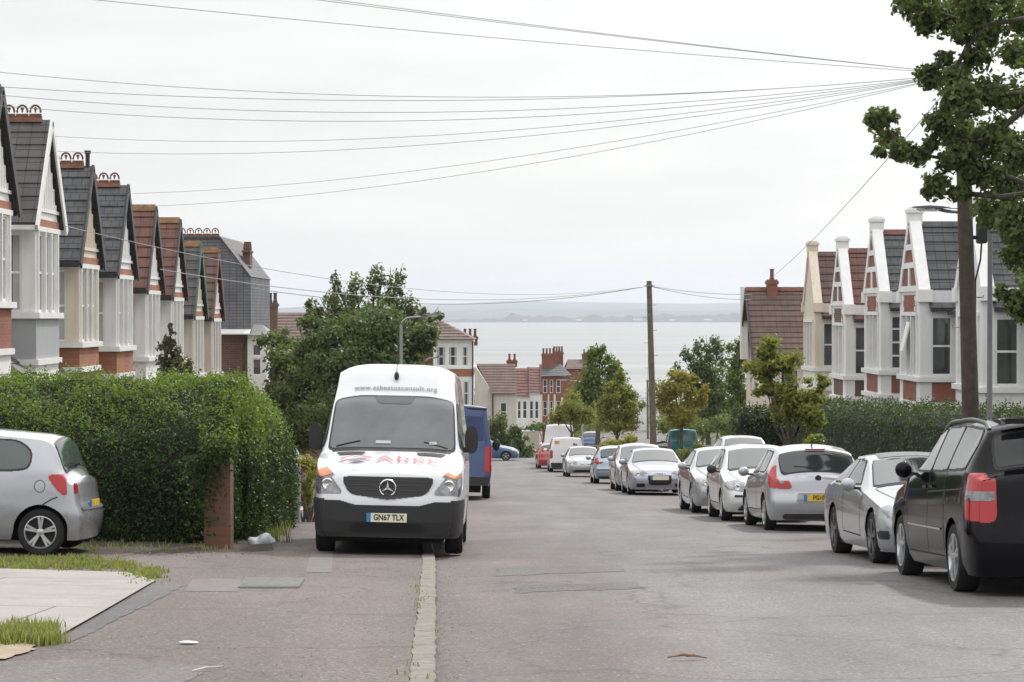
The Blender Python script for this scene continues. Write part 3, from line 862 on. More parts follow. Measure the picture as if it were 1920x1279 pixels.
WHEELS = {}
def wheel_mesh(r, w, spokes, style):
    key = (r, w, spokes, style)
    if key in WHEELS: return WHEELS[key]
    rr = r * .70
    t = MB()
    t.lathe([(rr * .55, -w * .42), (rr, -w * .5), (r * .93, -w * .5), (r * .985, -w * .38), (r, -w * .2), (r, w * .2), (r * .985, w * .38), (r * .93, w * .5), (rr, w * .46), (rr * .97, w * .30), (.02, w * .26)], 36, 'x')
    o = t.build('tyre_mesh', M_TYRE, None, 40); tm = o.data; COL.objects.unlink(o); bpy.data.objects.remove(o)
    q = MB()
    q.lathe([(rr * .98, w * .30), (rr * 1.0, w * .49), (rr * .95, w * .50), (rr * .90, w * .40), (rr * .90, w * .3)], 36, 'x')
    if style == 'cap':
        q.lathe([(rr * .9, w * .40), (rr * .5, w * .49), (rr * .2, w * .50), (.005, w * .5)], 36, 'x')
    else:
        for k in range(spokes):
            for dd in ((-.13, .13) if style == 'twin' else (0,)):
                a = 2 * math.pi * k / spokes + .3
                a2 = a + dd
                c, s_ = math.cos(a), math.sin(a); c2, s2 = math.cos(a2), math.sin(a2)
                q.bar((w * .42, .1 * rr * c, .1 * rr * s_), (w * .45, rr * .95 * c2, rr * .95 * s2), rr * (.15 if style == 'twin' else .22), w * .12, up=(1, 0, 0))
        q.lathe([(rr * .24, w * .3), (rr * .24, w * .46), (rr * .16, w * .5), (.005, w * .5)], 20, 'x')
    o = q.build('rim_mesh', M_ALLOY, None, 40); rm = o.data; COL.objects.unlink(o); bpy.data.objects.remove(o)
    WHEELS[key] = (tm, rm)
    return WHEELS[key]

def add_wheels(t, c, w=.20, spokes=5, style='plain', track=None, rimmat=None):
    tm, rm = wheel_mesh(c.rw, w, spokes, style)
    if rimmat:
        rm = rm.copy(); rm.materials.clear(); rm.materials.append(rimmat)
    for yc, rr in c.arch:
        for sg in (-1, 1):
            x = (track or (c.Wd - .015 - w / 2))
            o = bpy.data.objects.new('wheel', tm); link(o, t); o.location = (sg * x, yc - c.L / 2, c.rw)
            if sg < 0: o.rotation_euler = (0, 0, math.pi)
            k = bpy.data.objects.new('rim', rm); link(k, o)

def plate(t, c, end, z, txt, white, w=.52, h=.112, x=0, y=None, euro=True, tilt=0):
    """number plate at the nose or the tail, with its lettering as a child"""
    yy = float(c.capy(np.array([x]), np.array([z]), end)[0]); p = c.warp(np.array([[x, yy, z]]))[0]
    if y is not None: p[1] = y
    sg = 1 if end else -1
    mb = MB(); mb.cur = 0
    mb.box(-w / 2, w / 2, -.008, .008, -h / 2, h / 2)
    if euro: mb.cur = 1; mb.box(-w / 2 - .004, -w / 2 + .052, -.011, .011, -h / 2 - .001, h / 2 + .001)
    o = mb.build('number_plate', [M_PLW if white else M_PLY, simple('plate blue', (.03, .22, .45), .4, var=0)], t)
    o.location = (x, p[1] + sg * .022, z); o.rotation_euler = (tilt, 0, math.pi if end else 0)
    if txt:
        V, F = text_mesh(txt, h * .92, True, .82)
        V2 = np.stack([V[:, 0] + (.025 if euro else 0), np.full(len(V), -.0125), V[:, 1]], 1)
        mesh_np('lettering', V2, F, M_INK, o)
    return o

def mirror(t, c, y, z, mat, size=(.10, .075, .085), glassmat=None, arm=.09):
    for sg in (-1, 1):
        p = c.pt_side(y, z, sg)
        mb = MB(); mb.cur = 0
        cx = p[0] + sg * (arm + size[0] * .7)
        mb._el((cx, p[1], p[2] + .03), (size[0], size[1], size[2]), 12, 8)
        mb.cur = 1; mb.bar((p[0] - sg * .02, p[1], p[2] - .02), (cx, p[1], p[2] - .01), .05, .035)
        mb.build('door_mirror', [mat, M_TRIM], t, 50)

def car_parts(t, c, mat, glass=None, spokes=5, style='plain', doors=2, lamps='front', frontlamp=None, rearlamp=None, tyrew=.2, mirrormat=None, rim=None, handles=True):
    sp = c.sp; glass = glass or M_GLASS
    V, F = c.body()
    ob = mesh_np('body', V, F, mat, t, None)
    bm = bmesh.new(); bm.from_mesh(ob.data)
    bmesh.ops.remove_doubles(bm, verts=bm.verts, dist=.0006); bmesh.ops.recalc_face_normals(bm, faces=bm.faces)
    bm.to_mesh(ob.data); bm.free()
    ob.data.shade_smooth(); ob.data.set_sharp_from_angle(angle=R(38))
    mb = MB(); mb.box(-(c.Wd - .27), c.Wd - .27, .22 - c.L / 2, c.L / 2 - .22, .17, .6)
    mb.build('chassis', M_UNDER, t)
    add_wheels(t, c, tyrew, spokes, style, rimmat=rim)
    if sp.get('seals', True):
        for q in sp['screen'] + sp.get('rear', []): joined('glass_seal', [c.ptop(grown(q, .028), .004, ch=3)], M_TRIM, t)
        for q in sp['windows']:
            for sg in (1, -1): joined('window_seal', [c.pside(grown(q, .022), sg, .004, sp.get('wcell'), sp.get('wround', 2))], M_TRIM, t)
        cow = sp['screen'][0][0][0]
        joined('cowl_panel', [c.ptop([(cow - .075, -.90), (cow - .075, .90), (cow - .012, .92), (cow - .012, -.92)], .006, None, 1)], M_TRIM, t)
        for s_ in ((-1, 1) if sp.get('bonnet', True) else ()): joined('bonnet_gap', [c.ptop([(.10, s_ * .77), (.10, s_ * .792), (cow - .08, s_ * .925), (cow - .08, s_ * .903)], .005, .008, 0)], M_SEAM, t)
    for q in sp['screen']: joined('windscreen', [c.ptop(q, ch=3)], glass, t)
    for q in sp.get('rear', []): joined('rear_window', [c.ptop(q, ch=5)], sp.get('rearglass', glass), t)
    for q in sp['windows']:
        for sg in (1, -1): joined('side_window', [c.pside(q, sg, .007, sp.get('wcell'), sp.get('wround', 2))], glass, t)
    for sg in (1, -1):
        seams = [c.pline(q, sp.get('seamw', .016), sg) for q in sp.get('seams', [])]
        if seams: joined('panel_gaps', seams, M_SEAM, t)
    if handles:
        for (y, z) in sp.get('handles', []):
            for sg in (1, -1):
                p = c.pt_side(y, z, sg)
                MB().box(p[0] - .012, p[0] + .022 if sg > 0 else p[0] + .012, p[1] - .09, p[1] + .09, p[2] - .016, p[2] + .016).build('handle', mat, t) if sg > 0 else MB().box(p[0] - .022, p[0] + .012, p[1] - .09, p[1] + .09, p[2] - .016, p[2] + .016).build('handle', mat, t)
    for sg in (1, -1):
        pcs = []
        for k, q, *r in sp['headlight']:
            qq = [(x * sg, z) for x, z in q] if k in ('cap',) else ([(y, x * sg) for y, x in q] if k == 'top' else q)
            mi = r[0] if r else 0
            pcs.append((*(c.pcap(qq, 0) if k == 'cap' else c.ptop(qq) if k == 'top' else c.pside(qq, sg)), mi))
        joined('headlight', pcs, [M_CLEAR, M_AMBER, M_TRIM], t)
        pcs = []
        for k, q, *r in sp['taillight']:
            qq = [(x * sg, z) for x, z in q] if k == 'cap' else ([(y, x * sg) for y, x in q] if k == 'top' else q)
            mi = r[0] if r else 0
            pcs.append((*(c.pcap(qq, 1, .008 + .004 * mi) if k == 'cap' else c.ptop(qq, .008 + .004 * mi) if k == 'top' else c.pside(qq, sg, .008 + .004 * mi)), mi))
        joined('taillight', pcs, [M_RED, M_CLEAR, M_REDD], t)
    if 'lampz' in sp:
        for sg in (1, -1):
            xx = c.Wd * .70; yy = float(c.capy(np.array([xx]), np.array([sp['lampz']]), 0)[0]); p = c.warp(np.array([[xx, yy, sp['lampz']]]))[0]
            h = MB(); h.lathe([(.058, -.004), (.05, -.016), (.03, -.010), (.001, -.008)], 18, 'y', (sg * xx, p[1] - .004, sp['lampz'])); h.build('headlamp_bowl', M_CHROME, t, 40)
    for nm, k, q, m_ in sp.get('trims', []):
        if k == 'front': joined(nm, [c.pcap(q, 0)], m_, t)
        elif k == 'back': joined(nm, [c.pcap(q, 1)], m_, t)
        elif k == 'top': joined(nm, [c.ptop(q, .006)], m_, t)
        elif k == 'sides':
            for sg in (1, -1): joined(nm, [c.pside(q, sg, .009)], m_, t)
    if 'mirror' in sp: mirror(t, c, sp['mirror'][0], sp['mirror'][1], mirrormat or mat, sp.get('msize', (.10, .075, .085)))

def car_at(name, c, xl, yfront_wheel=None, yrear_wheel=None, facing='camera', heading=0.012, label='', group=None, dz=0.0, roll=0, cat='car', xc=None):
    """xl: the x of the side that shows towards the road centre; the wheel nearest the camera stands at the given y"""
    t = bpy.data.objects.new(name, None); t.empty_display_size = .4; link(t)
    yn = yfront_wheel if yfront_wheel is not None else yrear_wheel
    (y0, _), (y1, _) = c.arch
    off = (c.L / 2 - y0) if facing == 'camera' else (y1 - c.L / 2)
    yc = yn + off
    x = xc if xc is not None else xl + c.Wd - heading * (yc - yn)
    slope = math.atan((float(gz(x, yc + .5)) - float(gz(x, yc - .5))) / 1.0)
    t.matrix_world = Matrix.Translation((x, yc, float(gz(x, yc)) + .02 + dz)) @ Matrix.Rotation(slope, 4, 'X') @ Matrix.Rotation(roll, 4, 'Y') @ Matrix.Rotation(heading + (0 if facing == 'camera' else math.pi), 4, 'Z')
    setp(t, label, cat, group)
    return t

def hatch(L=4.0, Wd=.86, H=1.48, rw=.30, fo=.78, wb=2.51, five=True, **k):
    s = L / 4.0; h = H / 1.48
    top = [(0, .66), (.05, .75), (.35, .86), (.95, .97), (1.12, 1.0), (1.85, 1.37), (2.2, 1.455), (2.75, 1.475), (3.45, 1.405), (3.62, 1.36), (3.86, 1.06), (3.94, .97), (4.0, .93)]
    top = [(a * s, b * h) for a, b in top]
    sp = dict(L=L, W=Wd, rw=rw, floor=.19, arch=[(fo, rw + .055), (fo + wb, rw + .055)], top=top,
              belt=[(0, .60 * h), (.3 * s, .73 * h), (1.1 * s, .90 * h), (3.5 * s, .985 * h), (3.8 * s, .95 * h), (L, .88 * h)],
              roofw=[(0, .80), (.9 * s, .86), (1.1 * s, .85), (1.9 * s, .715), (3.3 * s, .69), (3.6 * s, .72), (3.86 * s, .84), (L, .86)],
              drop=[(0, .10), (1.0 * s, .085), (1.2 * s, .075), (2.0 * s, .07), (3.5 * s, .075), (3.75 * s, .09), (L, .08)],
              nose=[(.2, .05), (.35, 0), (.5, .01), (.66, .07), (.8, .12)], tail=[(.2, .05), (.4, 0), (.55, .0), (.62, .05), (.95, .10)],
              screen=[[(1.16 * s, -.93), (1.16 * s, .93), (1.90 * s, .92), (1.90 * s, -.92)]],
              rear=[[(3.61 * s, -.9), (3.61 * s, .9), (3.87 * s, .86), (3.87 * s, -.86)]],
              windows=([[(1.46 * s, .985 * h), (2.08 * s, 1.33 * h), (2.36 * s, 1.36 * h), (2.36 * s, .985 * h)], [(2.44 * s, .985 * h), (2.44 * s, 1.36 * h), (3.0 * s, 1.33 * h), (3.28 * s, 1.05 * h), (3.2 * s, 1.0 * h)]] if five else
                       [[(1.5 * s, .975 * h), (2.06 * s, 1.32 * h), (2.5 * s, 1.36 * h), (2.5 * s, .98 * h)], [(2.56 * s, .98 * h), (2.56 * s, 1.36 * h), (3.2 * s, 1.30 * h), (3.34 * s, 1.15 * h), (3.3 * s, 1.0 * h), (3.1 * s, .98 * h)]]),
              seams=[[(1.32 * s, .34), (1.30 * s, .9 * h)], [(2.40 * s, .34), (2.42 * s, .95 * h)], [(1.32 * s, .34), (2.40 * s, .34)]] + ([[(2.42 * s, .34), (2.95 * s, .36), (3.18 * s, .62), (3.24 * s, .95 * h)]] if five else []),
              handles=[(2.2 * s, .82 * h)] + ([(3.05 * s, .84 * h)] if five else []),
              headlight=[('cap', [(.36, .56 * h), (.42, .72 * h), (.80, .74 * h), (.80, .58 * h)]), ('side', [(-.02, .56 * h), (-.02, .74 * h), (.42 * s, .78 * h), (.30 * s, .66 * h), (.1 * s, .58 * h)]), ('top', [(-.02, .62), (-.02, 1.02), (.40 * s, 1.02), (.28 * s, .8)])],
              taillight=[('cap', [(.50, .66 * h), (.46, .88 * h), (.9, 1.0 * h), (.9, .66 * h)]), ('side', [(3.70 * s, 1.0 * h), (3.76 * s, .72 * h), (L + .1, .66 * h), (L + .1, .98 * h), (3.82 * s, 1.05 * h)])],
              trims=[('lower_grille', 'front', [(-.5, .24), (.5, .24), (.42, .40), (-.42, .40)], M_GRILL), ('grille', 'front', [(-.34, .52 * h), (.34, .52 * h), (.37, .60 * h), (-.37, .60 * h)], M_GRILL)],
              lampz=.645 * h, mirror=(1.45 * s, .95 * h), plan=(.6, .78, .45, .86), cell=.02)
    sp.update(k)
    return Car(sp)
def coupe(L=4.6, Wd=.885, H=1.39, rw=.325, fo=.80, wb=2.76, four=False, **k):
    s = L / 4.6; h = H / 1.39
    top = [(0, .66), (.05, .74), (.5, .85), (1.3, .955), (1.48, .985), (2.25, 1.30), (2.65, 1.375), (3.15, 1.375), (3.7, 1.24), (4.08, 1.06), (4.25, 1.02), (4.5, .99), (4.6, .95)]
    top = [(a * s, b * h) for a, b in top]
    sp = dict(L=L, W=Wd, rw=rw, floor=.17, arch=[(fo, rw + .05), (fo + wb, rw + .05)], top=top,
              belt=[(0, .58 * h), (.4 * s, .72 * h), (1.4 * s, .86 * h), (3.6 * s, .96 * h), (4.3 * s, .92 * h), (L, .86 * h)],
              roofw=[(0, .80), (1.2 * s, .87), (1.45 * s, .86), (2.3 * s, .69), (3.2 * s, .66), (4.05 * s, .76), (L, .82)],
              drop=[(0, .09), (1.3 * s, .08), (2.2 * s, .06), (3.3 * s, .06), (4.1 * s, .07), (L, .07)],
              nose=[(.2, .05), (.35, 0), (.5, .0), (.66, .05), (.8, .11)], tail=[(.2, .06), (.45, 0), (.7, .02), (1.0, .06)],
              screen=[[(1.52 * s, -.94), (1.52 * s, .94), (2.28 * s, .92), (2.28 * s, -.92)]],
              rear=[[(3.35 * s, -.88), (3.35 * s, .88), (4.04 * s, .88), (4.04 * s, -.88)]],
              windows=[[(1.85 * s, .95 * h), (2.4 * s, 1.25 * h), (2.78 * s, 1.285 * h), (2.78 * s, .965 * h)], [(2.84 * s, .965 * h), (2.84 * s, 1.285 * h), (3.25 * s, 1.26 * h), (3.7 * s, 1.05 * h), (3.6 * s, .985 * h)]],
              seams=[[(1.55 * s, .34), (1.52 * s, .86 * h)], [(2.80 * s, .36), (2.84 * s, .94 * h)], [(1.55 * s, .32), (2.8 * s, .34)]] + ([[(2.84 * s, .36), (3.35 * s, .4), (3.6 * s, .92 * h)]] if four else []),
              handles=[(2.62 * s, .84 * h)] + ([(3.42 * s, .86 * h)] if four else []),
              headlight=[('cap', [(.36, .53 * h), (.40, .68 * h), (.82, .72 * h), (.82, .55 * h)]), ('side', [(-.02, .54 * h), (-.02, .72 * h), (.42 * s, .755 * h), (.34 * s, .66 * h), (.1 * s, .56 * h)]), ('top', [(-.02, .6), (-.02, 1.02), (.30 * s, 1.02), (.2 * s, .76)])],
              taillight=[('cap', [(.46, .72 * h), (.46, .88 * h), (.9, .9 * h), (.9, .70 * h)]), ('side', [(4.3 * s, .86 * h), (4.36 * s, .74 * h), (L + .1, .70 * h), (L + .1, .9 * h)])],
              trims=[('grille', 'front', [(-.33, .50 * h), (.33, .50 * h), (.36, .66 * h), (-.36, .66 * h)], M_GRILL), ('lower_grille', 'front', [(-.62, .22), (.62, .22), (.52, .36), (-.52, .36)], M_GRILL)],
              lampz=.615 * h, mirror=(1.85 * s, .93 * h), plan=(.65, .76, .5, .82), cell=.02)
    sp.update(k)
    return Car(sp)
GR = 'cars parked along the far kerb'
P_SILV = paint('silver paint', (.40, .41, .44), .5, .33)
P_SILVB = paint('silver lilac paint', (.37, .38, .45), .5, .32)
P_GREYS = paint('pewter paint', (.36, .37, .39), .5, .33)
P_WHITE = paint('white paint', (.78, .78, .79), 0, .35)
P_VANW = paint('van white', (.62, .635, .665), 0, .38)
P_BLACK = simple('black paint', (.005, .005, .0065), .07, 0, var=0, spec=.25, coat=0)
P_NAVY = paint('navy paint', (.035, .07, .19), .2, .35)
P_BLUE = paint('blue paint', (.08, .14, .27), .3, .3)
P_ICE = paint('ice blue paint', (.33, .40, .46), .5, .32)
P_TEAL = paint('teal paint', (.02, .16, .19), .3, .35)
P_RED = paint('red paint', (.36, .04, .05), .1, .35)

# ---- white panel van, half on the pavement
vtop = [(0, 1.09), (.05, 1.135), (.30, 1.225), (.72, 1.335), (.86, 1.375), (1.46, 2.0), (1.62, 2.12), (2.02, 2.49), (2.22, 2.575), (2.8, 2.60), (5.9, 2.60)]
van = Car(dict(L=5.9, W=.995, rw=.345, floor=.24, win=.11, arch=[(1.0, .42), (4.66, .42)], top=vtop,
    belt=[(0, 1.0), (.35, 1.12), (.9, 1.29), (1.4, 1.36), (5.9, 1.40)],
    roofw=[(0, .84), (.7, .88), (.9, .89), (1.5, .845), (2.0, .80), (2.5, .81), (5.9, .83)],
    drop=[(0, .05), (.3, .07), (.6, .06), (.85, .04), (1.5, .05), (1.9, .10), (2.2, .13), (5.9, .13)], crownp=4.5,
    secr=[0, .08, .4, .8, 1], secf=[.93, .975, 1, .995, .975],
    nose=[(.25, .03), (.45, 0), (.72, 0), (.78, .04), (1.02, .10), (1.2, .15)], plan=(.70, .83, .12, .96), bulge=.10, bonnet=False, cell=.009,
    screen=[[(.885, -.95), (.885, .95), (1.57, .95), (1.60, .5), (1.60, -.5), (1.57, -.95)]],
    windows=[[(1.0, 1.43), (1.55, 2.0), (2.05, 2.02), (2.05, 1.40), (1.3, 1.38)]],
    seams=[[(.98, .85), (.95, 1.36)], [(2.12, .4), (2.12, 2.1)], [(3.3, .4), (3.3, 2.1)]], handles=[(2.0, 1.2)],
    headlight=[('cap', [(.60, .79), (.60, .84), (.80, 1.10), (1.05, 1.10), (1.05, .79)]), ('side', [(-.1, .79), (-.1, 1.10), (.24, 1.14), (.30, 1.03), (.22, .79)])],
    taillight=[('cap', [(.86, .9), (.86, 1.5), (.97, 1.5), (.97, .9)])],
    trims=[('bumper', 'front', [(-.99, .2), (.99, .2), (.99, .72), (.62, .72), (.40, .66), (-.40, .66), (-.62, .72), (-.99, .72)], M_TRIM),
           ('bumper', 'sides', [(-.1, .2), (-.1, .73), (.50, .76), (.56, .62), (.56, .2)], M_TRIM)], mirror=(1.42, 1.42)))
t = car_at('panel_van', van, 0, yfront_wheel=32.3, facing='camera', heading=0.006, xc=-1.66, dz=.015, roll=.022, cat='van',
           label='white high-roof panel van with red and grey lettering parked half on the pavement')
sp = van.sp; mir = sp.pop('mirror')
car_parts(t, van, P_VANW, glass=simple('van screen', (.085, .09, .10), .07, var=.25, scale=1.7, ior=1.75), spokes=0, style='cap', tyrew=.235, rim=M_TRIM)
def vy(z, x=0): return float(van.warp(np.array([[x, float(van.capy(np.array([x]), np.array([z]), 0)[0]), z]]))[0][1])
# grille with slats, inside a body-coloured lip
joined('grille', [van.pcap([(-.60, 1.025), (0, 1.03), (.60, 1.025), (.585, .93), (.52, .82), (.44, .775), (0, .725), (-.44, .775), (-.52, .82), (-.585, .93)], 0, .012)], M_GRILL, t)
pcs = []
for k in range(4):
    z = .785 + k * .062
    w = .44 + .04 * min(k, 2)
    pcs.append(van.pcap([(-w, z), (w, z), (w, z + .014), (-w, z + .014)], 0, .02, .007, 0))
joined('grille_slats', pcs, simple('slat grey', (.05, .05, .052), .4, var=0), t)
yb = vy(.885) - .03
bd = MB()
ring = [(.105 * math.cos(a), 0, .105 * math.sin(a)) for a in np.linspace(0, 2 * math.pi, 29)]
bd.tube([(x, yb, .885 + z) for x, _, z in ring], .0115, 8, False)
for k in range(3):
    a = math.pi / 2 + k * 2 * math.pi / 3
    p = Vector((.1 * math.cos(a), 0, .1 * math.sin(a))); q = Vector((-p.z, 0, p.x)) * .16
    c0 = Vector((0, yb, .885))
    bd.prism([tuple(c0 + q), tuple(c0 + p), tuple(c0 - q)], (0, -.012, 0))
bd.build('badge', M_CHROME, t, 40)
plate(t, van, 0, .50, 'GN67 TLX', True, .52, .115)
# bonnet vents
joined('bonnet_vent', [van.ptop([(.76, -.84), (.62, -.78), (.62, -.42), (.76, -.38)], .008, .012, 1)], M_GRILL, t)
joined('bonnet_vent', [van.ptop([(.76, .84), (.62, .78), (.62, .42), (.76, .38)], .008, .012, 1)], M_GRILL, t)
for s_ in (-1, 1): joined('bonnet_crease', [van.ptop([(.0, s_ * .60), (.0, s_ * .615), (.55, s_ * .895), (.55, s_ * .88)], .004, .008, 0)], simple('soft crease', (.35, .36, .38)), t)
def on_bonnet(V, F, name, mat, y0, x0, parent):
    """lettering (x across, y up the slope) laid on the bonnet or roof skin; the driver's right is the viewer's left"""
    y = y0 + V[:, 1]; x = x0 + V[:, 0]
    q = np.clip(x / van.we(y), -1, 1)
    P = van.warp(np.stack([x, y, van.topz(y, q) + .027], 1))
    return mesh_np(name, P, F, mat, parent)
M_LRED = simple('sign red', (.62, .16, .17), .5, var=.1); M_LGREY = simple('sign grey', (.23, .22, .25), .5, var=.1)
V, F = text_mesh('Abec', .32, False, 1.2, 1.08)
bm_y = .37
on_bonnet(V * np.array([1, 1.0, 1]), F, 'lettering', M_LRED, bm_y, .23, t)
V, F = text_mesh('ASBESTOS CONSULTANTS', .062, False, 1.05, 1.1)
on_bonnet(V, F, 'small_lettering', M_LGREY, bm_y - .19, .22, t)
def flat(polys):
    V, F = [], []
    for p in polys:
        # finely cut so that it follows the curve of the bonnet
        b = len(V); P = np.array(p, float); c = P.mean(0); V.append((*c, 0)); n = 0
        for i in range(len(P)):
            for u in np.linspace(0, 1, 6)[:-1]:
                V.append((*(P[i] * (1 - u) + P[(i + 1) % len(P)] * u), 0)); n += 1
        F += [(b, b + 1 + i, b + 1 + (i + 1) % n) for i in range(n)]
    return np.array(V), F
LS = np.array([.8, .9, 1])
V, F = flat([[(-.26, -.06), (-.25, .06), (-.05, .15), (-.04, .12), (-.17, .05)], [(.0, .15), (.10, .14), (.27, .05), (.25, -.01), (.08, .08)]])
on_bonnet(V * LS, F, 'logo_roof', M_LRED, bm_y + .0, -.45, t)
V, F = flat([[(-.30, -.15), (-.27, -.12), (.10, -.015), (.20, -.08), (.0, -.19), (-.15, -.125)], [(-.06, .045), (.02, .085), (.04, .06), (-.04, .02)]])
on_bonnet(V * LS, F, 'logo_slab', M_LGREY, bm_y + .02, -.45, t)
V, F = text_mesh('www.asbestosconsult.org', .105, True, .93, 1.12)
on_bonnet(V * np.array([1, .8, 1]), F, 'web_lettering', M_LGREY, 1.715, -.0, t)
joined('lower_intake', [van.pcap([(-.52, .31), (.52, .31), (.46, .43), (-.46, .43)], 0, .012)], M_GRILL, t)
joined('sun_visor_band', [van.ptop([(1.46, -.26), (1.60, -.36), (1.60, .36), (1.46, .26)], .012, .012)], simple('shade band', (.06, .06, .068), .1, var=0, ior=1.6), t)
# aerial
z_ = float(van.topz(np.array([1.95]), np.array([0.0]))[0]); a0 = van.warp(np.array([[0.0, 1.93, z_]]))[0]
ae = MB(); ae._el((0, a0[1] - .06, z_ - .02), (.035, .05, .06), 10, 8); ae.tube([(0, a0[1] - .05, z_ + .02), (0, a0[1] + .12, z_ + .36)], .006, 6); ae.build('aerial', M_TRIM, t, 60)
# wipers along the foot of the screen
for s_ in (-1, 1):
    w = MB(); pts = [(.9 + .02 * i, -.85 * s_ + .36 * s_ * i / 3) for i in range(4)]
    pp = [van.warp(np.array([[float(van.we(np.array([y]))[0]) * q, y, float(van.topz(np.array([y]), np.array([q]))[0]) + .02]]))[0] for y, q in pts]
    w.tube(pp, .009, 5); w.build('wiper', M_TRIM, t)
# driver's cab odds and ends behind the screen: folded papers on the dash
for x_, w_ in ((-.12, .2), (.55, .10)):
    pp = van.warp(np.array([[x_, .93, float(van.topz(np.array([.93]), np.array([x_ / .88]))[0]) + .012]]))[0]
    m_ = MB(); m_.box(-w_ / 2, w_ / 2, 0, .05, 0, .012); o_ = m_.build('dash_papers', simple('paper', (.5, .5, .5)), t, loc=tuple(pp)); o_.rotation_euler = (R(46), 0, 0)
for sg in (-1, 1):
    p = van.pt_side(1.40, 1.42, sg)
    m = MB(); m.cur = 0
    cx = p[0] + sg * .105
    hx, hy, hz = .092, .075, .185
    prof = chaikin([(-hx, -hz), (hx, -hz), (hx, hz), (-hx, hz)], 3)
    m.prism([(cx + a, p[1] - .06, p[2] + .12 + b) for a, b in prof], (0, .13, 0))
    m.bar((p[0] - sg * .03, p[1], p[2] - .02), (cx, p[1], p[2] - .02), .1, .07)
    m.build('door_mirror', M_TRIM, t, 50)
# amber indicators at the top of the headlamps
for sg in (1, -1):
    joined('indicator', [van.pside([(.0, 1.0), (.03, 1.12), (.25, 1.14), (.28, 1.05), (.14, 1.01)], sg, .014, .008)], M_AMBER, t)
    for (cx, cz) in ((.795, .92),):
        yy = vy(cz, cx * sg * .98)
        h = MB(); h.lathe([(.078, .0), (.066, -.02), (.04, -.012), (.001, -.010)], 20, 'y', (cx * sg, yy + .0, cz)); h.build('headlamp_bowl', M_CHROME, t, 40)

# ---- blue panel van behind it
van2 = Car(dict(L=5.4, W=1.0, rw=.34, floor=.36, win=.12, arch=[(.95, .42), (4.35, .42)],
    top=[(0, 1.05), (.3, 1.25), (.75, 1.42), (1.5, 2.1), (1.75, 2.40), (2.1, 2.50), (5.3, 2.50), (5.4, 2.47)],
    belt=[(0, .92), (.4, 1.1), (1, 1.35), (5.4, 1.4)], roofw=[(0, .84), (.9, .88), (1.6, .80), (2.4, .80), (5.4, .82)], drop=[(0, .1), (2, .09), (5.4, .06)],
    secr=[0, .08, .4, .8, 1], secf=[.95, .985, 1, .995, .98], plan=(.7, .8, .14, .955), bulge=.02, tail=[(.4, -.02), (.9, 0), (2.5, .10)],
    screen=[[(.9, -.93), (.9, .93), (1.6, .93), (1.6, -.93)]], windows=[[(1.05, 1.42), (1.6, 2.0), (2.0, 2.0), (2.0, 1.4)]], seams=[[(2.05, .45), (2.05, 2.1)]],
    headlight=[('cap', [(.5, .85), (.5, 1.1), (.9, 1.15), (.9, .85)])],
    taillight=[('cap', [(.80, .72), (.80, 1.42), (.99, 1.42), (.99, .72)]), ('side', [(5.28, .72), (5.28, 1.42), (5.5, 1.42), (5.5, .72)]), ('cap', [(.84, .62), (.84, .70), (.97, .70), (.97, .62)], 2)],
    trims=[('bumper', 'back', [(-.97, .37), (.97, .37), (.97, .60), (-.97, .60)], M_TRIM), ('door_panel', 'back', [(-.80, 1.55), (-.06, 1.55), (-.06, 2.2), (-.72, 2.2)], simple('navy panel', (.03, .055, .15), .3)),
           ('door_panel', 'back', [(.80, 1.55), (.06, 1.55), (.06, 2.2), (.72, 2.2)], simple('navy panel', (.03, .055, .15), .3)), ('panel_gaps', 'back', [(-.012, .6), (.012, .6), (.012, 2.4), (-.012, 2.4)], M_SEAM)],
    mirror=(1.45, 1.42), msize=(.11, .07, .17)))
t = car_at('panel_van', van2, 0, yrear_wheel=64.6, facing='away', heading=0.012, xc=-1.60, dz=.04, roll=.026, cat='van', label='dark blue panel van seen from behind, beyond the white van')
car_parts(t, van2, P_NAVY, spokes=5, tyrew=.22, mirrormat=M_TRIM)
m = MB(); m.box(-.84, .84, 2.50, 2.62, 2.36, 2.42); m.build('rear_spoiler', M_TRIM, t)
plate(t, van2, 1, .68, None, False, y=2.70)
V, F = text_mesh('Boxer', .11, True, 1.1)
mesh_np('lettering', np.stack([-V[:, 0] + .5, np.full(len(V), 2.735), V[:, 1] + .98], 1), F, M_CHROME, t)

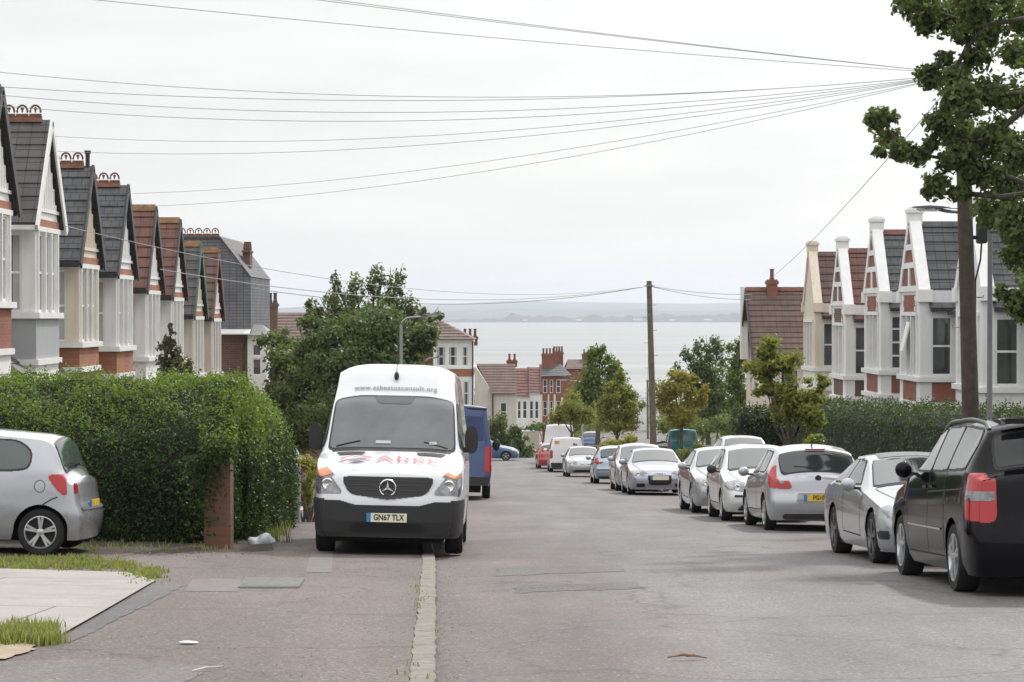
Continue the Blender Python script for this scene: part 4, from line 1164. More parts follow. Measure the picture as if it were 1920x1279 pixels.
# ---- silver three-door hatchback on the forecourt, its nose out of the picture
yar = hatch(3.56, .83, 1.56, .290, fo=.72, wb=2.37, five=False, cell=.012, wround=6, wcell=.008,
    top=[(0, .72), (.05, .80), (.3, .95), (.70, 1.06), (.88, 1.10), (1.58, 1.47), (1.9, 1.535), (2.4, 1.555), (3.05, 1.50), (3.24, 1.45), (3.42, 1.06), (3.49, 1.0), (3.56, .98)],
    windows=[[(1.25, 1.06), (1.72, 1.40), (2.08, 1.44), (2.08, 1.06)], [(2.16, 1.05), (2.16, 1.44), (2.75, 1.41), (2.94, 1.28), (2.92, 1.08), (2.65, 1.05)]],
    rear=[[(3.22, -.92), (3.22, .92), (3.41, .90), (3.41, -.90)]],
    roofw=[(0, .80), (.8, .87), (1.0, .87), (1.7, .74), (3.0, .71), (3.25, .73), (3.42, .87), (3.56, .9)],
    belt=[(0, .66), (.3, .82), (1.0, .98), (3.1, 1.03), (3.38, 1.0), (3.56, .93)],
    taillight=[('side', [(3.17, 1.0), (3.28, .84), (3.41, .74), (3.47, .75), (3.48, 1.0), (3.35, 1.02)]), ('cap', [(.56, .78), (.60, .96), (.9, .97), (.9, .74)])],
    seams=[[(1.15, .34), (1.12, .98)], [(2.12, .36), (2.16, 1.0)], [(1.15, .32), (2.1, .34)], [(3.10, .62), (3.24, .70), (3.33, .73)]],
    trims=[('rub_strip', 'sides', [(1.25, .60), (2.52, .60), (2.46, .66), (1.25, .67)], M_TRIM), ('lower_grille', 'front', [(-.5, .24), (.5, .24), (.42, .40), (-.42, .40)], M_GRILL),
           ('bumper_mould', 'back', [(-.62, .56), (.62, .56), (.62, .60), (-.62, .60)], M_SEAM)], secf=[.92, .965, 1.0, .985, .95], plan=(.6, .78, .42, .88))
c_ = yar
t = bpy.data.objects.new('parked_car', None); link(t)
yx, yy_ = -7.13, 30.55
cross = -math.atan((float(gz(yx + 1, yy_)) - float(gz(yx - 1, yy_))) / 2)
t.matrix_world = Matrix.Translation((yx, yy_, float(gz(yx, yy_) + rise(30)) + .02)) @ Matrix.Rotation(cross, 4, 'Y') @ Matrix.Rotation(-SLOPE * .6, 4, 'X') @ Matrix.Rotation(R(-92), 4, 'Z')
setp(t, 'silver three-door hatchback on the forecourt in front of the tall clipped hedge', 'car')
car_parts(t, yar, P_SILV, glass=simple('green tinted glass', (.05, .075, .068), .06, var=0, ior=1.7), spokes=5, style='twin', tyrew=.18)
plate(t, yar, 1, .62, None, False, .50, .11)
for sg in (1, -1):
    ring_y, ring_z, rr_ = 3.08, .86, .075
    pcs = [c_.pline([(ring_y + rr_ * math.cos(a), ring_z + rr_ * math.sin(a)) for a in np.linspace(0, 2 * math.pi, 25)], .008, sg)]
    joined('fuel_flap', pcs, M_SEAM, t)
    if sg == 1: break
p = c_.warp(np.array([[0, 3.38, 1.17]]))[0]; m = MB(); m.bar((0, p[1] + .06, 1.12), (.42, p[1] + .05, 1.14), .02, .02); m.tube([(0, p[1] - .02, 1.10), (0, p[1] + .08, 1.13)], .025, 8); m.build('rear_wiper', M_TRIM, t)

# ---- black people carrier
kia = Car(dict(L=4.93, W=.985, rw=.345, floor=.2, arch=[(.98, .40), (4.0, .40)],
    top=[(0, .82), (.06, .90), (.5, 1.03), (1.15, 1.14), (1.32, 1.2), (2.15, 1.66), (2.6, 1.745), (3.6, 1.765), (4.45, 1.72), (4.62, 1.66), (4.80, 1.27), (4.86, 1.235), (4.93, 1.22)],
    belt=[(0, .72), (.4, .92), (1.3, 1.10), (4.5, 1.20), (4.93, 1.16)], roofw=[(0, .8), (1.2, .86), (2.2, .73), (4.4, .71), (4.65, .75), (4.93, .86)],
    drop=[(0, .1), (1.2, .08), (2.2, .085), (4.5, .085), (4.93, .08)], nose=[(.2, .05), (.4, 0), (.7, .05), (.9, .12)], tail=[(.2, .05), (.4, 0), (.62, 0), (.7, .03), (1.2, .07)],
    plan=(.7, .78, .4, .90), bulge=.06, cell=.010, secf=[.94, .97, 1, .99, .95],
    screen=[[(1.36, -.93), (1.36, .93), (2.18, .92), (2.18, -.92)]], rear=[[(4.63, -.93), (4.63, .93), (4.80, .9), (4.80, -.9)]],
    windows=[[(1.75, 1.19), (2.35, 1.60), (2.62, 1.635), (2.62, 1.20)], [(2.69, 1.2), (2.69, 1.64), (3.5, 1.655), (3.5, 1.215)], [(3.57, 1.215), (3.57, 1.655), (4.36, 1.615), (4.50, 1.48), (4.42, 1.24)]],
    seams=[[(1.5, .34), (1.48, 1.12)], [(2.66, .34), (2.66, 1.18)], [(1.5, .32), (3.5, .34)], [(3.54, .4), (3.54, 1.2)], [(2.7, .98), (4.5, 1.04)]], handles=[(2.5, 1.03), (2.85, 1.04)],
    headlight=[('cap', [(.4, .62), (.45, .82), (.85, .86), (.85, .64)]), ('side', [(-.02, .64), (-.02, .86), (.4, .9), (.3, .74)])],
    taillight=[('side', [(4.68, .74), (4.66, 1.20), (5.05, 1.20), (5.05, .72)]), ('cap', [(.72, .72), (.72, 1.2), (.99, 1.2), (.99, .72)]), ('side', [(4.68, .93), (4.68, 1.03), (5.05, 1.03), (5.05, .93)], 1), ('cap', [(.72, .93), (.72, 1.03), (.99, 1.03), (.99, .93)], 1)],
    trims=[('door_moulding', 'sides', [(1.55, .60), (3.45, .60), (3.45, .63), (1.55, .63)], M_CHROME), ('grille', 'front', [(-.4, .6), (.4, .6), (.4, .78), (-.4, .78)], M_GRILL)], mirror=(1.72, 1.17), msize=(.095, .065, .09), rearglass=M_GLASSD))
t = car_at('parked_car', kia, 4.40, yrear_wheel=24.0, facing='away', heading=.012, group=GR, label='black people carrier with roof rails and a tall red and clear tail lamp')
car_parts(t, kia, P_BLACK, glass=simple('tinted glass', (.03, .03, .032), .05, var=0, ior=2.3), spokes=5, style='twin', tyrew=.225, mirrormat=P_BLACK)
for sg in (1, -1):
    pts = [kia.warp(np.array([[sg * float(kia.we(np.array([y]))[0]) * .97, y, float(kia.edge(np.array([y]))[0]) + .05 - .05 * (abs((y - 3.35) / 1.15) ** 6)]]))[0] for y in np.linspace(2.2, 4.5, 12)]
    m = MB(); m.tube(pts, .024, 8)
    m.build('roof_rail', simple('rail grey', (.06, .06, .065), .4), t, 50)
plate(t, kia, 1, .72, None, False)
# spoiler
m = MB(); m.bar((-.6, 2.2, 1.70), (.6, 2.2, 1.70), .22, .05); m.build('spoiler', P_BLACK, t, 40)

# ---- silver coupe
cp = coupe()
cp.sp['taillight'] = cp.sp['taillight']
t = car_at('parked_car', cp, 4.44, yfront_wheel=29.75, facing='camera', heading=.035, group=GR, label='silver two-door coupe between the black people carrier and the silver hatchback with red lamps')
car_parts(t, cp, P_SILV, spokes=5, style='twin', rim=simple('dark alloy', (.16, .16, .165), .35, .7), tyrew=.22)
for sg in (1, -1):
    joined('bumper_vent', [cp.pside([(.08, .30), (.08, .44), (.40, .42), (.36, .32)], sg, .009), cp.pcap([(sg * .5, .28), (sg * .5, .43), (sg * .82, .43), (sg * .82, .30)], 0, .009)], M_GRILL, t)
joined('splitter', [cp.pcap([(-.8, .18), (.8, .18), (.8, .225), (-.8, .225)], 0, .03), cp.pside([(-.02, .18), (-.02, .22), (.4, .21), (.4, .18)], 1, .02), cp.pside([(-.02, .18), (-.02, .22), (.4, .21), (.4, .18)], -1, .02)], P_SILV, t)
joined('sunroof', [cp.ptop([(2.36, -.78), (2.36, .78), (3.1, .78), (3.1, -.78)], .006)], M_GLASSD, t)

# ---- silver hatchback seen from behind
co = hatch(4.0, .86, 1.49, .305, fo=.80, wb=2.51, cell=.014,
    taillight=[('cap', [(.52, .70), (.43, .74), (.56, 1.02), (.9, 1.06), (.9, .74)]), ('side', [(3.66, 1.10), (3.74, .92), (3.86, .74), (4.12, .70), (4.12, 1.02), (3.80, 1.14)]), ('cap', [(.58, .80), (.58, .90), (.68, .92), (.68, .80)], 1)],
    trims=[('plate_recess', 'back', [(-.40, .48), (.40, .48), (.36, .66), (-.36, .66)], simple('recess grey', (.28, .285, .30), .4)), ('rear_valance', 'back', [(-.62, .2), (.62, .2), (.62, .30), (-.62, .30)], M_TRIM),
           ('panel_gaps', 'back', [(-.46, .705), (.46, .705), (.46, .715), (-.46, .715)], M_SEAM), ('grille', 'front', [(-.34, .52), (.34, .52), (.37, .60), (-.37, .60)], M_GRILL)],
    rear=[[(3.60, -.95), (3.66, -.97), (3.90, -.86), (3.90, .86), (3.66, .97), (3.60, .95)]])
t = car_at('parked_car', co, 4.32, yrear_wheel=41.3, facing='away', heading=.028, group=GR, label='silver five-door hatchback showing red tail lamps and a yellow number plate')
car_parts(t, co, P_SILV, spokes=7, style='plain', tyrew=.19, glass=simple('hatch glass', (.03, .038, .04), .05, var=0, ior=1.7))
plate(t, co, 1, .57, 'PG10 Y', False, .52, .115)
m = MB(); m.lathe([(.055, 0), (.05, .012), (.001, .014)], 18, 'y', (0, co.L / 2 - .045, .90)); m.build('badge', M_TRIM, t)
m = MB(); m.box(-.17, .17, 1.60, 1.625, 1.378, 1.40); m.build('brake_lamp', M_REDD, t)
m = MB(); m.tube([(0, 1.2, 1.44), (0, 1.32, 1.51)], .012, 6); m.build('aerial', M_TRIM, t)
m = MB(); m.tube([(-.0, co.L / 2 - .085, 1.085), (.40, co.L / 2 - .10, 1.10)], .012, 6); m.build('rear_wiper', M_TRIM, t)

# ---- white hatchback nose-on
wc = hatch(4.0, .86, 1.50, .30, fo=.78, wb=2.5,
    trims=[('bumper_strip', 'front', [(-.75, .47), (.75, .47), (.75, .515), (-.75, .515)], M_TRIM), ('lower_grille', 'front', [(-.66, .22), (.66, .22), (.5, .36), (-.5, .36)], M_GRILL), ('grille', 'front', [(-.30, .56), (.30, .56), (.32, .62), (-.32, .62)], M_GRILL)])
t = car_at('parked_car', wc, 4.02, yfront_wheel=46.3, facing='camera', heading=.012, group=GR, label='pale silver-white hatchback facing uphill with a black bumper strip')
car_parts(t, wc, paint('pearl paint', (.58, .59, .59), .2, .33), spokes=6, style='plain', mirrormat=M_TRIM)
plate(t, wc, 0, .42, None, True)
# ---- pewter saloon nose-on
gs = coupe(4.55, .875, 1.45, .315, fo=.86, wb=2.68, four=True,
    trims=[('lower_grille', 'front', [(-.50, .22), (.50, .22), (.42, .42), (-.42, .42)], M_GRILL), ('grille', 'front', [(-.5, .60), (.5, .60), (.42, .70), (-.42, .70)], simple('mesh grey', (.22, .22, .26), .4))])
t = car_at('parked_car', gs, 3.84, yfront_wheel=51.6, facing='camera', heading=.016, group=GR, label='pewter saloon facing uphill with a wide black lower grille')
car_parts(t, gs, P_GREYS, spokes=6, tyrew=.2)
plate(t, gs, 0, .40, None, True)
# ---- open-grille convertible
au = coupe(4.57, .885, 1.39, .32, fo=.88, wb=2.65,
    trims=[('grille', 'front', [(-.33, .30), (.33, .30), (.37, .68), (-.37, .68)], M_GRILL), ('lower_grille', 'front', [(-.80, .22), (-.42, .24), (-.42, .36), (-.78, .34)], M_GRILL), ('lower_grille', 'front', [(.80, .22), (.42, .24), (.42, .36), (.78, .34)], M_GRILL)])
t = car_at('parked_car', au, 3.37, yfront_wheel=70.2, facing='camera', heading=.018, group=GR, label='lilac-silver coupe with a tall dark grille and a white plate')
car_parts(t, au, P_SILVB, spokes=7, tyrew=.21)
plate(t, au, 0, .50, None, True)
p = au.warp(np.array([[0, float(au.capy(np.array([0.]), np.array([.62]), 0)[0]), .62]]))[0]
m = MB()
for k in range(4):
    m.tube([((k - 1.5) * .068 + .045 * math.cos(a), p[1] - .02, .615 + .045 * math.sin(a)) for a in np.linspace(0, 2 * math.pi, 21)], .007, 6, False)
m.build('badge', M_CHROME, t)
# ---- car behind it
es = hatch(4.4, .87, 1.53, .315, fo=.86, wb=2.62)
t = car_at('parked_car', es, 3.26, yfront_wheel=75.9, facing='camera', heading=.018, group=GR, label='silver estate tucked behind the lilac-silver coupe')
car_parts(t, es, P_SILV, spokes=6)
# ---- ice-blue small hatch from behind
pg = hatch(3.83, .83, 1.44, .29, fo=.75, wb=2.44,
    taillight=[('cap', [(.50, .74), (.44, .92), (.62, 1.02), (.9, 1.0), (.9, .70)]), ('side', [(3.50, .98), (3.56, .78), (3.93, .72), (3.93, .98)])],
    trims=[('bumper_strip', 'back', [(-.75, .50), (.75, .50), (.75, .56), (-.75, .56)], M_TRIM), ('rear_valance', 'back', [(-.7, .2), (.7, .2), (.7, .28), (-.7, .28)], M_TRIM)])
t = car_at('parked_car', pg, 3.05, yrear_wheel=90, facing='away', heading=.018, group=GR, label='ice-blue small hatchback with round red tail lamps and a yellow plate')
car_parts(t, pg, P_ICE, spokes=5)
plate(t, pg, 1, .80, None, False)
# ---- silver saloon with twin grille
bw = coupe(4.47, .87, 1.41, .315, fo=.76, wb=2.72, four=True,
    trims=[('grille', 'front', [(-.26, .56), (-.03, .56), (-.02, .68), (-.26, .68)], M_GRILL), ('grille', 'front', [(.26, .56), (.03, .56), (.02, .68), (.26, .68)], M_GRILL), ('lower_grille', 'front', [(-.6, .22), (.6, .22), (.55, .32), (-.55, .32)], M_GRILL)])
t = car_at('parked_car', bw, 2.42, yfront_wheel=108.5, facing='camera', heading=.024, group=GR, label='silver saloon with a twin black grille next to the small white van')
car_parts(t, bw, P_SILV, spokes=5)
# ---- small white van from behind
def smallvan(L, Wd, H, rw=.31, **k):
    h = H / 1.8
    sp = dict(L=L, W=Wd, rw=rw, floor=.24, arch=[(.85, rw + .06), (L - .95, rw + .06)],
        top=[(0, .8 * h), (.06, .9 * h), (.5, 1.03 * h), (1.05, 1.15 * h), (1.8, 1.65 * h), (2.2, 1.77 * h), (3.0, 1.8 * h), (L - .08, 1.79 * h), (L, 1.76 * h)],
        belt=[(0, .75), (.5, .92), (1.2, 1.08), (L, 1.15)], roofw=[(0, .82), (1.1, .88), (2, .80), (L, .82)], drop=[(0, .08), (2, .07), (L, .05)],
        secf=[.94, .98, 1, .99, .97], plan=(.6, .8, .12, .955), bulge=.02, tail=[(.3, 0), (1.2, .02), (1.8, .09)], nose=[(.2, .04), (.4, 0), (.8, .1)],
        screen=[[(1.12, -.93), (1.12, .93), (1.82, .93), (1.82, -.93)]], windows=[[(1.4, 1.12 * h), (1.85, 1.52 * h), (2.25, 1.58 * h), (2.25, 1.12 * h)]], seams=[[(2.3, .4), (2.3, 1.55)]],
        headlight=[('cap', [(.4, .66), (.42, .86), (.85, .9), (.85, .68)]), ('side', [(-.02, .68), (-.02, .9), (.34, .94), (.25, .76)])],
        taillight=[('cap', [(.74, .72), (.74, 1.2), (.9, 1.2), (.9, .72)]), ('side', [(L - .1, .72), (L - .1, 1.2), (L + .02, 1.2), (L + .02, .72)])],
        trims=[('bumper', 'back', [(-.9, .25), (.9, .25), (.9, .52), (-.9, .52)], M_TRIM), ('panel_gaps', 'back', [(-.012, .52), (.012, .52), (.012, 1.7 * h), (-.012, 1.7 * h)], M_SEAM)], mirror=(1.35, 1.12), cell=.022)
    sp.update(k); return Car(sp)
sv = smallvan(4.3, .90, 1.86)
t = car_at('delivery_van', sv, 1.96, yrear_wheel=127, facing='away', heading=.026, label='small white van with an orange sticker on its rear door', cat='van')
car_parts(t, sv, P_WHITE, spokes=6)
m = MB(); m.box(.40, .64, 2.10, 2.12, 1.50, 1.66); m.build('sticker', simple('orange sticker', (.75, .33, .08)), t)
m = MB(); m.box(-.55, -.32, 2.115, 2.125, 1.42, 1.50); m.box(-.42, -.34, 2.115, 2.126, 1.50, 1.55); m.build('logo', simple('logo blue', (.12, .15, .3)), t)
# ---- red car beyond
rc = hatch(3.9, .84, 1.46, .295, fo=.75, wb=2.45, cell=.03)
t = car_at('parked_car', rc, 1.42, yrear_wheel=135, facing='away', heading=.03, group=GR, label='red hatchback peeping out past the small white van')
car_parts(t, rc, P_RED, spokes=5)
# ---- white high van far off
hv = smallvan(5.2, .98, 2.45, .33, cell=.04)
t = car_at('delivery_van', hv, 1.95, yrear_wheel=149, facing='away', heading=.0, label='tall white van beyond the small white van', cat='van')
car_parts(t, hv, P_WHITE, spokes=5)
# ---- blue car side-on in the side road
bc = hatch(4.1, .86, 1.48, .31, fo=.8, wb=2.55, cell=.03)
t = bpy.data.objects.new('parked_car', None); link(t)
t.matrix_world = Matrix.Translation((-1.62, 158, float(gz(-1.62, 158)) + .05)) @ Matrix.Rotation(R(88), 4, 'Z')
setp(t, 'blue hatchback side-on at the mouth of the side road', 'car')
car_parts(t, bc, P_BLUE, spokes=5)
# ---- dark car on the drive behind the hedge
dk = hatch(4.2, .86, 1.50, .31, fo=.8, wb=2.6, cell=.03)
t = car_at('parked_car', dk, 0, yfront_wheel=50, facing='camera', heading=0, xc=-5.35, dz=.03, label='black hatchback on a drive behind the yellow-green bushes and the tall hedge')
car_parts(t, dk, P_BLACK, spokes=5)
# ---- silver car on the far pavement, only its roof showing
ms_ = hatch(4.2, .86, 1.56, .31, fo=.8, wb=2.6, cell=.03)
t = car_at('parked_car', ms_, 0, yfront_wheel=73, facing='camera', heading=0.02, xc=7.15, dz=.22, label='silver car on the far pavement with only its roof showing')
car_parts(t, ms_, P_SILV, spokes=5)
# ---- teal van up on the bank
tv = smallvan(4.2, .86, 1.86, .31, rear=[], cell=.03,
    trims=[('rear_window', 'back', [(-.70, 1.16), (.70, 1.16), (.64, 1.68), (-.64, 1.68)], simple('teal glass', (.05, .12, .13), .08, var=0, ior=1.7)), ('bumper', 'back', [(-.85, .25), (.85, .25), (.85, .5), (-.85, .5)], M_TRIM)])
t = car_at('delivery_van', tv, 0, yrear_wheel=131, facing='away', heading=-.01, xc=9.3, dz=.02, label='teal van backed up against the brown brick wall', cat='van')
car_parts(t, tv, P_TEAL, spokes=5)
# ---- far blue car
fb = hatch(4.0, .85, 1.5, .31, fo=.8, wb=2.5, cell=.05)
t = car_at('parked_car', fb, 5.6, yrear_wheel=196, facing='away', heading=-.08, label='small blue car far down the road under the green street tree')
car_parts(t, fb, P_BLUE, spokes=5)

# ================================================================== HOUSES
BR_RED = brick('red brick', (.32, .10, .06), (.26, .085, .055), (.21, .13, .10))
BR_ORG = brick('orange brick', (.40, .145, .075), (.33, .12, .07), (.28, .17, .12))
BR_DRK = brick('brown brick', (.15, .075, .055), (.12, .065, .05), (.17, .14, .12))
T_GREY = tiles('grey concrete tiles', (.088, .085, .083), (.108, .104, .10), tw=.33, th=.32)
T_SLATE = tiles('slates', (.085, .088, .098), (.105, .108, .118), (.10, .095, .08), tw=.25, th=.2)
T_ANTH = tiles('anthracite tiles', (.072, .075, .086), (.086, .089, .10), tw=.33, th=.30)
T_RED = tiles('red tiles', (.17, .075, .058), (.135, .063, .052), (.17, .12, .06), tw=.33, th=.32)
T_BRN = tiles('brown tiles', (.13, .083, .066), (.108, .07, .057), (.12, .10, .06), tw=.33, th=.32)
T_CLAD = tiles('slate cladding', (.135, .143, .168), (.155, .163, .188), tw=.3, th=.13)
W_WHITE = render_wall('white render', (.80, .80, .79))
W_WHITE2 = render_wall('white paint render', (.76, .765, .77), .18)
W_CREAM = render_wall('cream render', (.70, .63, .52))
W_PINK = render_wall('pale pink render', (.68, .59, .53))
W_PEBBLE = render_wall('pebbledash', (.58, .55, .50), .3)
W_GREYP = render_wall('grey painted cladding', (.38, .39, .41), .15)
F_WHITE = simple('white joinery', (.78, .78, .77), .5, var=.06)
F_BLACK = simple('black joinery', (.03, .03, .032), .5, var=.1)
F_GREEN = simple('green joinery', (.03, .10, .075), .5, var=.1)
F_BROWN = simple('red-brown joinery', (.14, .045, .035), .5, var=.1)
TERRA = simple('terracotta', (.17, .075, .05), .85, var=.35, scale=5)
TERRA_L = simple('lichened terracotta', (.20, .115, .055), .9, var=.4, scale=5)
LEAD = simple('lead', (.20, .205, .215), .6, var=.15)
GLZ = simple('window glass', (.055, .06, .065), .07, var=.35, scale=1.2, ior=1.7)
NETC = simple('net curtain', (.42, .42, .41), .35, var=.12, scale=2, coat=.6)

def frame_of(fx):
    """house frame: u out towards the road, v along the road, w up"""
    return fx
def window(t, plane, off, a0, a1, z0, z1, tf, axis, fmat=F_WHITE, bars=(1, 1), curtain=False, depth=.07, outward=1):
    """a window set in an opening; off is the outer wall face, panes sit back"""
    fw = .055
    mb = MB(tf)
    def bx(m, p0, p1, q0, q1, d0, d1):
        w0, w1 = sorted((off - outward * d0, off - outward * d1))
        if axis == 'u': m.box(w0, w1, p0, p1, q0, q1)
        else: m.box(p0, p1, w0, w1, q0, q1)
    bx(mb, a0, a0 + fw, z0, z1, .035, .12); bx(mb, a1 - fw, a1, z0, z1, .035, .12)
    bx(mb, a0 + fw, a1 - fw, z0, z0 + fw, .035, .12); bx(mb, a0 + fw, a1 - fw, z1 - fw, z1, .035, .12)
    nx_, nz_ = bars
    for i in range(1, nx_):
        a = a0 + (a1 - a0) * i / nx_; bx(mb, a - .02, a + .02, z0 + fw, z1 - fw, .045, .10)
    for j in range(1, nz_):
        z = z0 + (z1 - z0) * j / nz_; bx(mb, a0 + fw, a1 - fw, z - .03, z + .03, .04, .105)
    o = mb.build('window', fmat, t)
    p = MB(tf); bx(p, a0 + fw * .5, a1 - fw * .5, z0 + fw * .5, z1 - fw * .5, .075, .085); p.build('pane', GLZ, o)
    if curtain:
        q = MB(tf); w = (a1 - a0) * .24
        bx(q, a0 + fw, a0 + fw + w, z0 + fw, z1 - fw, .068, .074); bx(q, a1 - fw - w, a1 - fw, z0 + fw, z1 - fw, .068, .074)
        q.build('curtain', NETC, o)
    return o

def tiled_slope(mb, a, b, c, d, rows, th=.035):
    """stepped courses of tiles; a-b the eave, d-c the ridge (a under d, b under c)"""
    a, b, c, d = map(Vector, (a, b, c, d))
    n = (b - a).cross(d - a).normalized()
    if n.z < 0: n = -n
    for i in range(rows):
        u0, u1 = i / rows, (i + 1.0) / rows
        p = [a.lerp(d, u0), b.lerp(c, u0), b.lerp(c, u1), a.lerp(d, u1)]
        q = [p[0] + n * th, p[1] + n * th, p[2] + n * .004, p[3] + n * .004]
        b0 = len(mb.v)
        mb.add([tuple(x) for x in q + p], [(0, 1, 2, 3), (4, 5, 1, 0), (4, 0, 3, 7), (1, 5, 6, 2), (7, 3, 2, 6)])

def ridge_crests(t, tf, u0, u1, z, mat, pitch=.31):
    mb = MB(tf)
    mb.prism([(u0, -.13, z - .14), (u0, 0, z + .02), (u0, .13, z - .14)], (u1 - u0, 0, 0))
    n = int((u1 - u0) / pitch)
    for i in range(n):
        uc = u0 + (u1 - u0) * (i + .5) / n; hw = (u1 - u0) / n * .46
        mb.box(uc - hw, uc + hw, -.03, .03, z - .01, z + .07)
        pts = [(uc + hw * .86 * math.cos(a), 0, z + .12 + hw * 1.05 * math.sin(a)) for a in np.linspace(-.15, math.pi + .15, 12)]
        mb.tube(pts, .028, 6)
        mb.tube([(uc, 0, z + .1), (uc, 0, z + .12 + hw * .5)], .022, 6)
        mb.ellip((uc, 0, z + .12 + hw * .5), (.045, .025, .04), 8, 5)
    mb.build('ridge_crests', mat, t, 40)

def left_house(label, d, tip, wall, roof, barge, skirt, ridge='crest', side_u=(-1.05, -.34), grp=None, band=F_WHITE, gable=None, lower=None, clip_main=False, gap=.95):
    """terraced house with a two-storey square bay under a steep gable, on the near side of the street"""
    fx = -11.5
    base = (fx, d, float(gz(fx, d)))
    t = empty('terraced_house', base, label, 'house', grp)
    tf = None
    eave = tip - 2.5; hw = 1.46
    wt = eave - .22
    # main block behind
    mb = MB(); mb.pierced(-1.35, -.25, -2.85, 2.85, -.3, eave - .5, [(-2.45, -1.7, 0.15, 2.2)], 'u')
    mb.box(-9.2, -1.6, -2.849, 2.849, -.3, eave - .5)
    mb.build('wall', wall, t)
    # roof of the main block, ridge along the street, and the cross gable
    mb = MB()
    zr = tip - .35
    for (v0, v1) in ((-2.9, 2.9),):
        tiled_slope(mb, (-1.15, v0, eave - .6), (-1.15, v1, eave - .6), (-5.2, v1, zr), (-5.2, v0, zr), 12)
        tiled_slope(mb, (-9.4, v0, eave - .6), (-9.4, v1, eave - .6), (-5.2, v1, zr), (-5.2, v0, zr), 12)
    mb.build('roof', roof, t)
    for v_ in (-2.85, 2.6): MB().prism([(-1.5, v_, eave - .5), (-9.0, v_, eave - .5), (-5.2, v_, zr - .06)], (0, .25, 0)).build('gable_end', wall, t)
    # bay
    side = [(side_u[0], side_u[1], wt - 2.03, wt - .12)]
    sill = wt - 2.03
    fr = [(-1.12, -.42, sill, wt - .12), (-.35, .35, sill, wt - .12), (.42, 1.12, sill, wt - .12)]
    gfr = [(-1.12, -.42, .95, 2.95), (-.35, .35, .95, 2.95), (.42, 1.12, .95, 2.95)]
    mb = MB()
    mb.pierced(0, -.22, -hw, hw, sill - .02, wt + .22, fr, 'u')
    for s_ in (-1, 1): mb.pierced(s_ * hw, -s_ * .22, -1.35, -.2201, sill - .02, wt + .22, side, 'v')
    mb.build('bay_wall', wall, t)
    mb = MB()
    mb.pierced(0, -.22, -hw, hw, -.3, 3.4, gfr, 'u')
    for s_ in (-1, 1): mb.pierced(s_ * hw, -s_ * .22, -1.35, -.2201, -.3, 3.4, [(side_u[0], side_u[1], .95, 2.95)], 'v')
    mb.build('bay_base', lower or wall, t)
    mb = MB(); mb.box(-1.35, .015, -hw - .015, hw + .015, 3.4, sill - .02); mb.build('skirt_panel', skirt, t)
    mb = MB(); mb.box(-1.35, .12, -hw - .12, hw + .12, sill - .16, sill - .02); mb.box(-1.35, .08, -hw - .08, hw + .08, 3.38, 3.52); mb.box(-1.35, .05, -hw - .05, hw + .05, wt - .07, wt + .05)
    for s_ in (-1.26, -.385, .385, 1.26): mb.box(.0, .05, s_ - .045, s_ + .045, sill - .02, wt - .07)
    mb.build('cornice', band, t)
    for i, (a0, a1, z0, z1) in enumerate(fr): window(t, 0, 0, a0, a1, z0, z1, None, 'u', bars=(1, 2))
    for (a0, a1, z0, z1) in gfr: window(t, 0, 0, a0, a1, z0, z1, None, 'u', bars=(1, 1))
    window(t, 0, -hw, side[0][0], side[0][1], side[0][2], side[0][3], None, 'v', bars=(1, 2), curtain=True, outward=-1)
    window(t, 0, -hw, side_u[0], side_u[1], .95, 2.95, None, 'v', outward=-1)
    window(t, 0, hw, side[0][0], side[0][1], side[0][2], side[0][3], None, 'v', bars=(1, 2), outward=1)
    # gable
    gw = 1.86; ze = eave - .12
    mb = MB()
    for s_ in (-1, 1):
        tiled_slope(mb, (.10, s_ * gw, ze), (-5.2, s_ * gw, ze), (-5.2, 0, tip), (.10, 0, tip), max(6, int((tip - ze) / .30)))
        mb.prism([(.07, s_ * gw, ze - .02), (-1.3, s_ * gw, ze - .02), (-1.3, 0, tip - .02), (.07, 0, tip - .02)], (0, 0, -.09))
    mb.build('gable_roof', roof, t)
    mb = MB(); mb.prism([(-.02, -hw - .0, wt + .22), (-.02, hw, wt + .22), (-.02, hw * .02, tip - .42), (-.02, -hw * .02, tip - .42)], (-.12, 0, 0))
    for v in np.linspace(-1.1, 1.1, 9):
        zt_ = wt + .22 + (tip - .42 - wt - .22) * (1 - abs(v) / hw) - .08
        if zt_ > wt + .6: mb.box(-.02, .02, v - .035, v + .035, wt + .5, zt_)
    mb.box(-.02, .03, -hw, hw, wt + .42, wt + .5)
    mb.build('gable_panel', gable or F_WHITE, t)
    mb = MB(); mb.box(-1.3, .014, -hw - .014, hw + .014, wt + .06, wt + .235); mb.build('brick_band', BR_ORG, t)
    for s_ in (-1, 1):
        mb = MB(); mb.bar((.13, s_ * (gw + .05), ze - .12), (.13, 0, tip - .04), .05, .24, up=(0, s_, .6)); mb.build('bargeboard', barge, t)
    for s_ in (-1, 1): MB().box(-1.25, .08, s_ * gw - .06, s_ * gw + .06, ze - .16, ze - .05).build('gutter', F_BLACK if barge is not F_WHITE else F_WHITE, t)
    if ridge == 'crest': ridge_crests(t, None, -5.0, -.12, tip + .08, TERRA)
    else:
        mb = MB(); mb.prism([(.10, -.16, tip - .12), (.10, 0, tip + .09), (.10, .16, tip - .12)], (-5.3, 0, 0)); mb.build('ridge_tiles', TERRA_L if ridge == 'lichen' else roof, t)
    # porch between the bays
    mb = MB(); tiled_slope(mb, (.25, -2.84, 2.95), (.25, -1.6, 2.95), (-1.3, -1.6, 4.15), (-1.3, -2.84, 4.15), 5); mb.build('porch_roof', roof if roof is not T_SLATE else T_GREY, t)
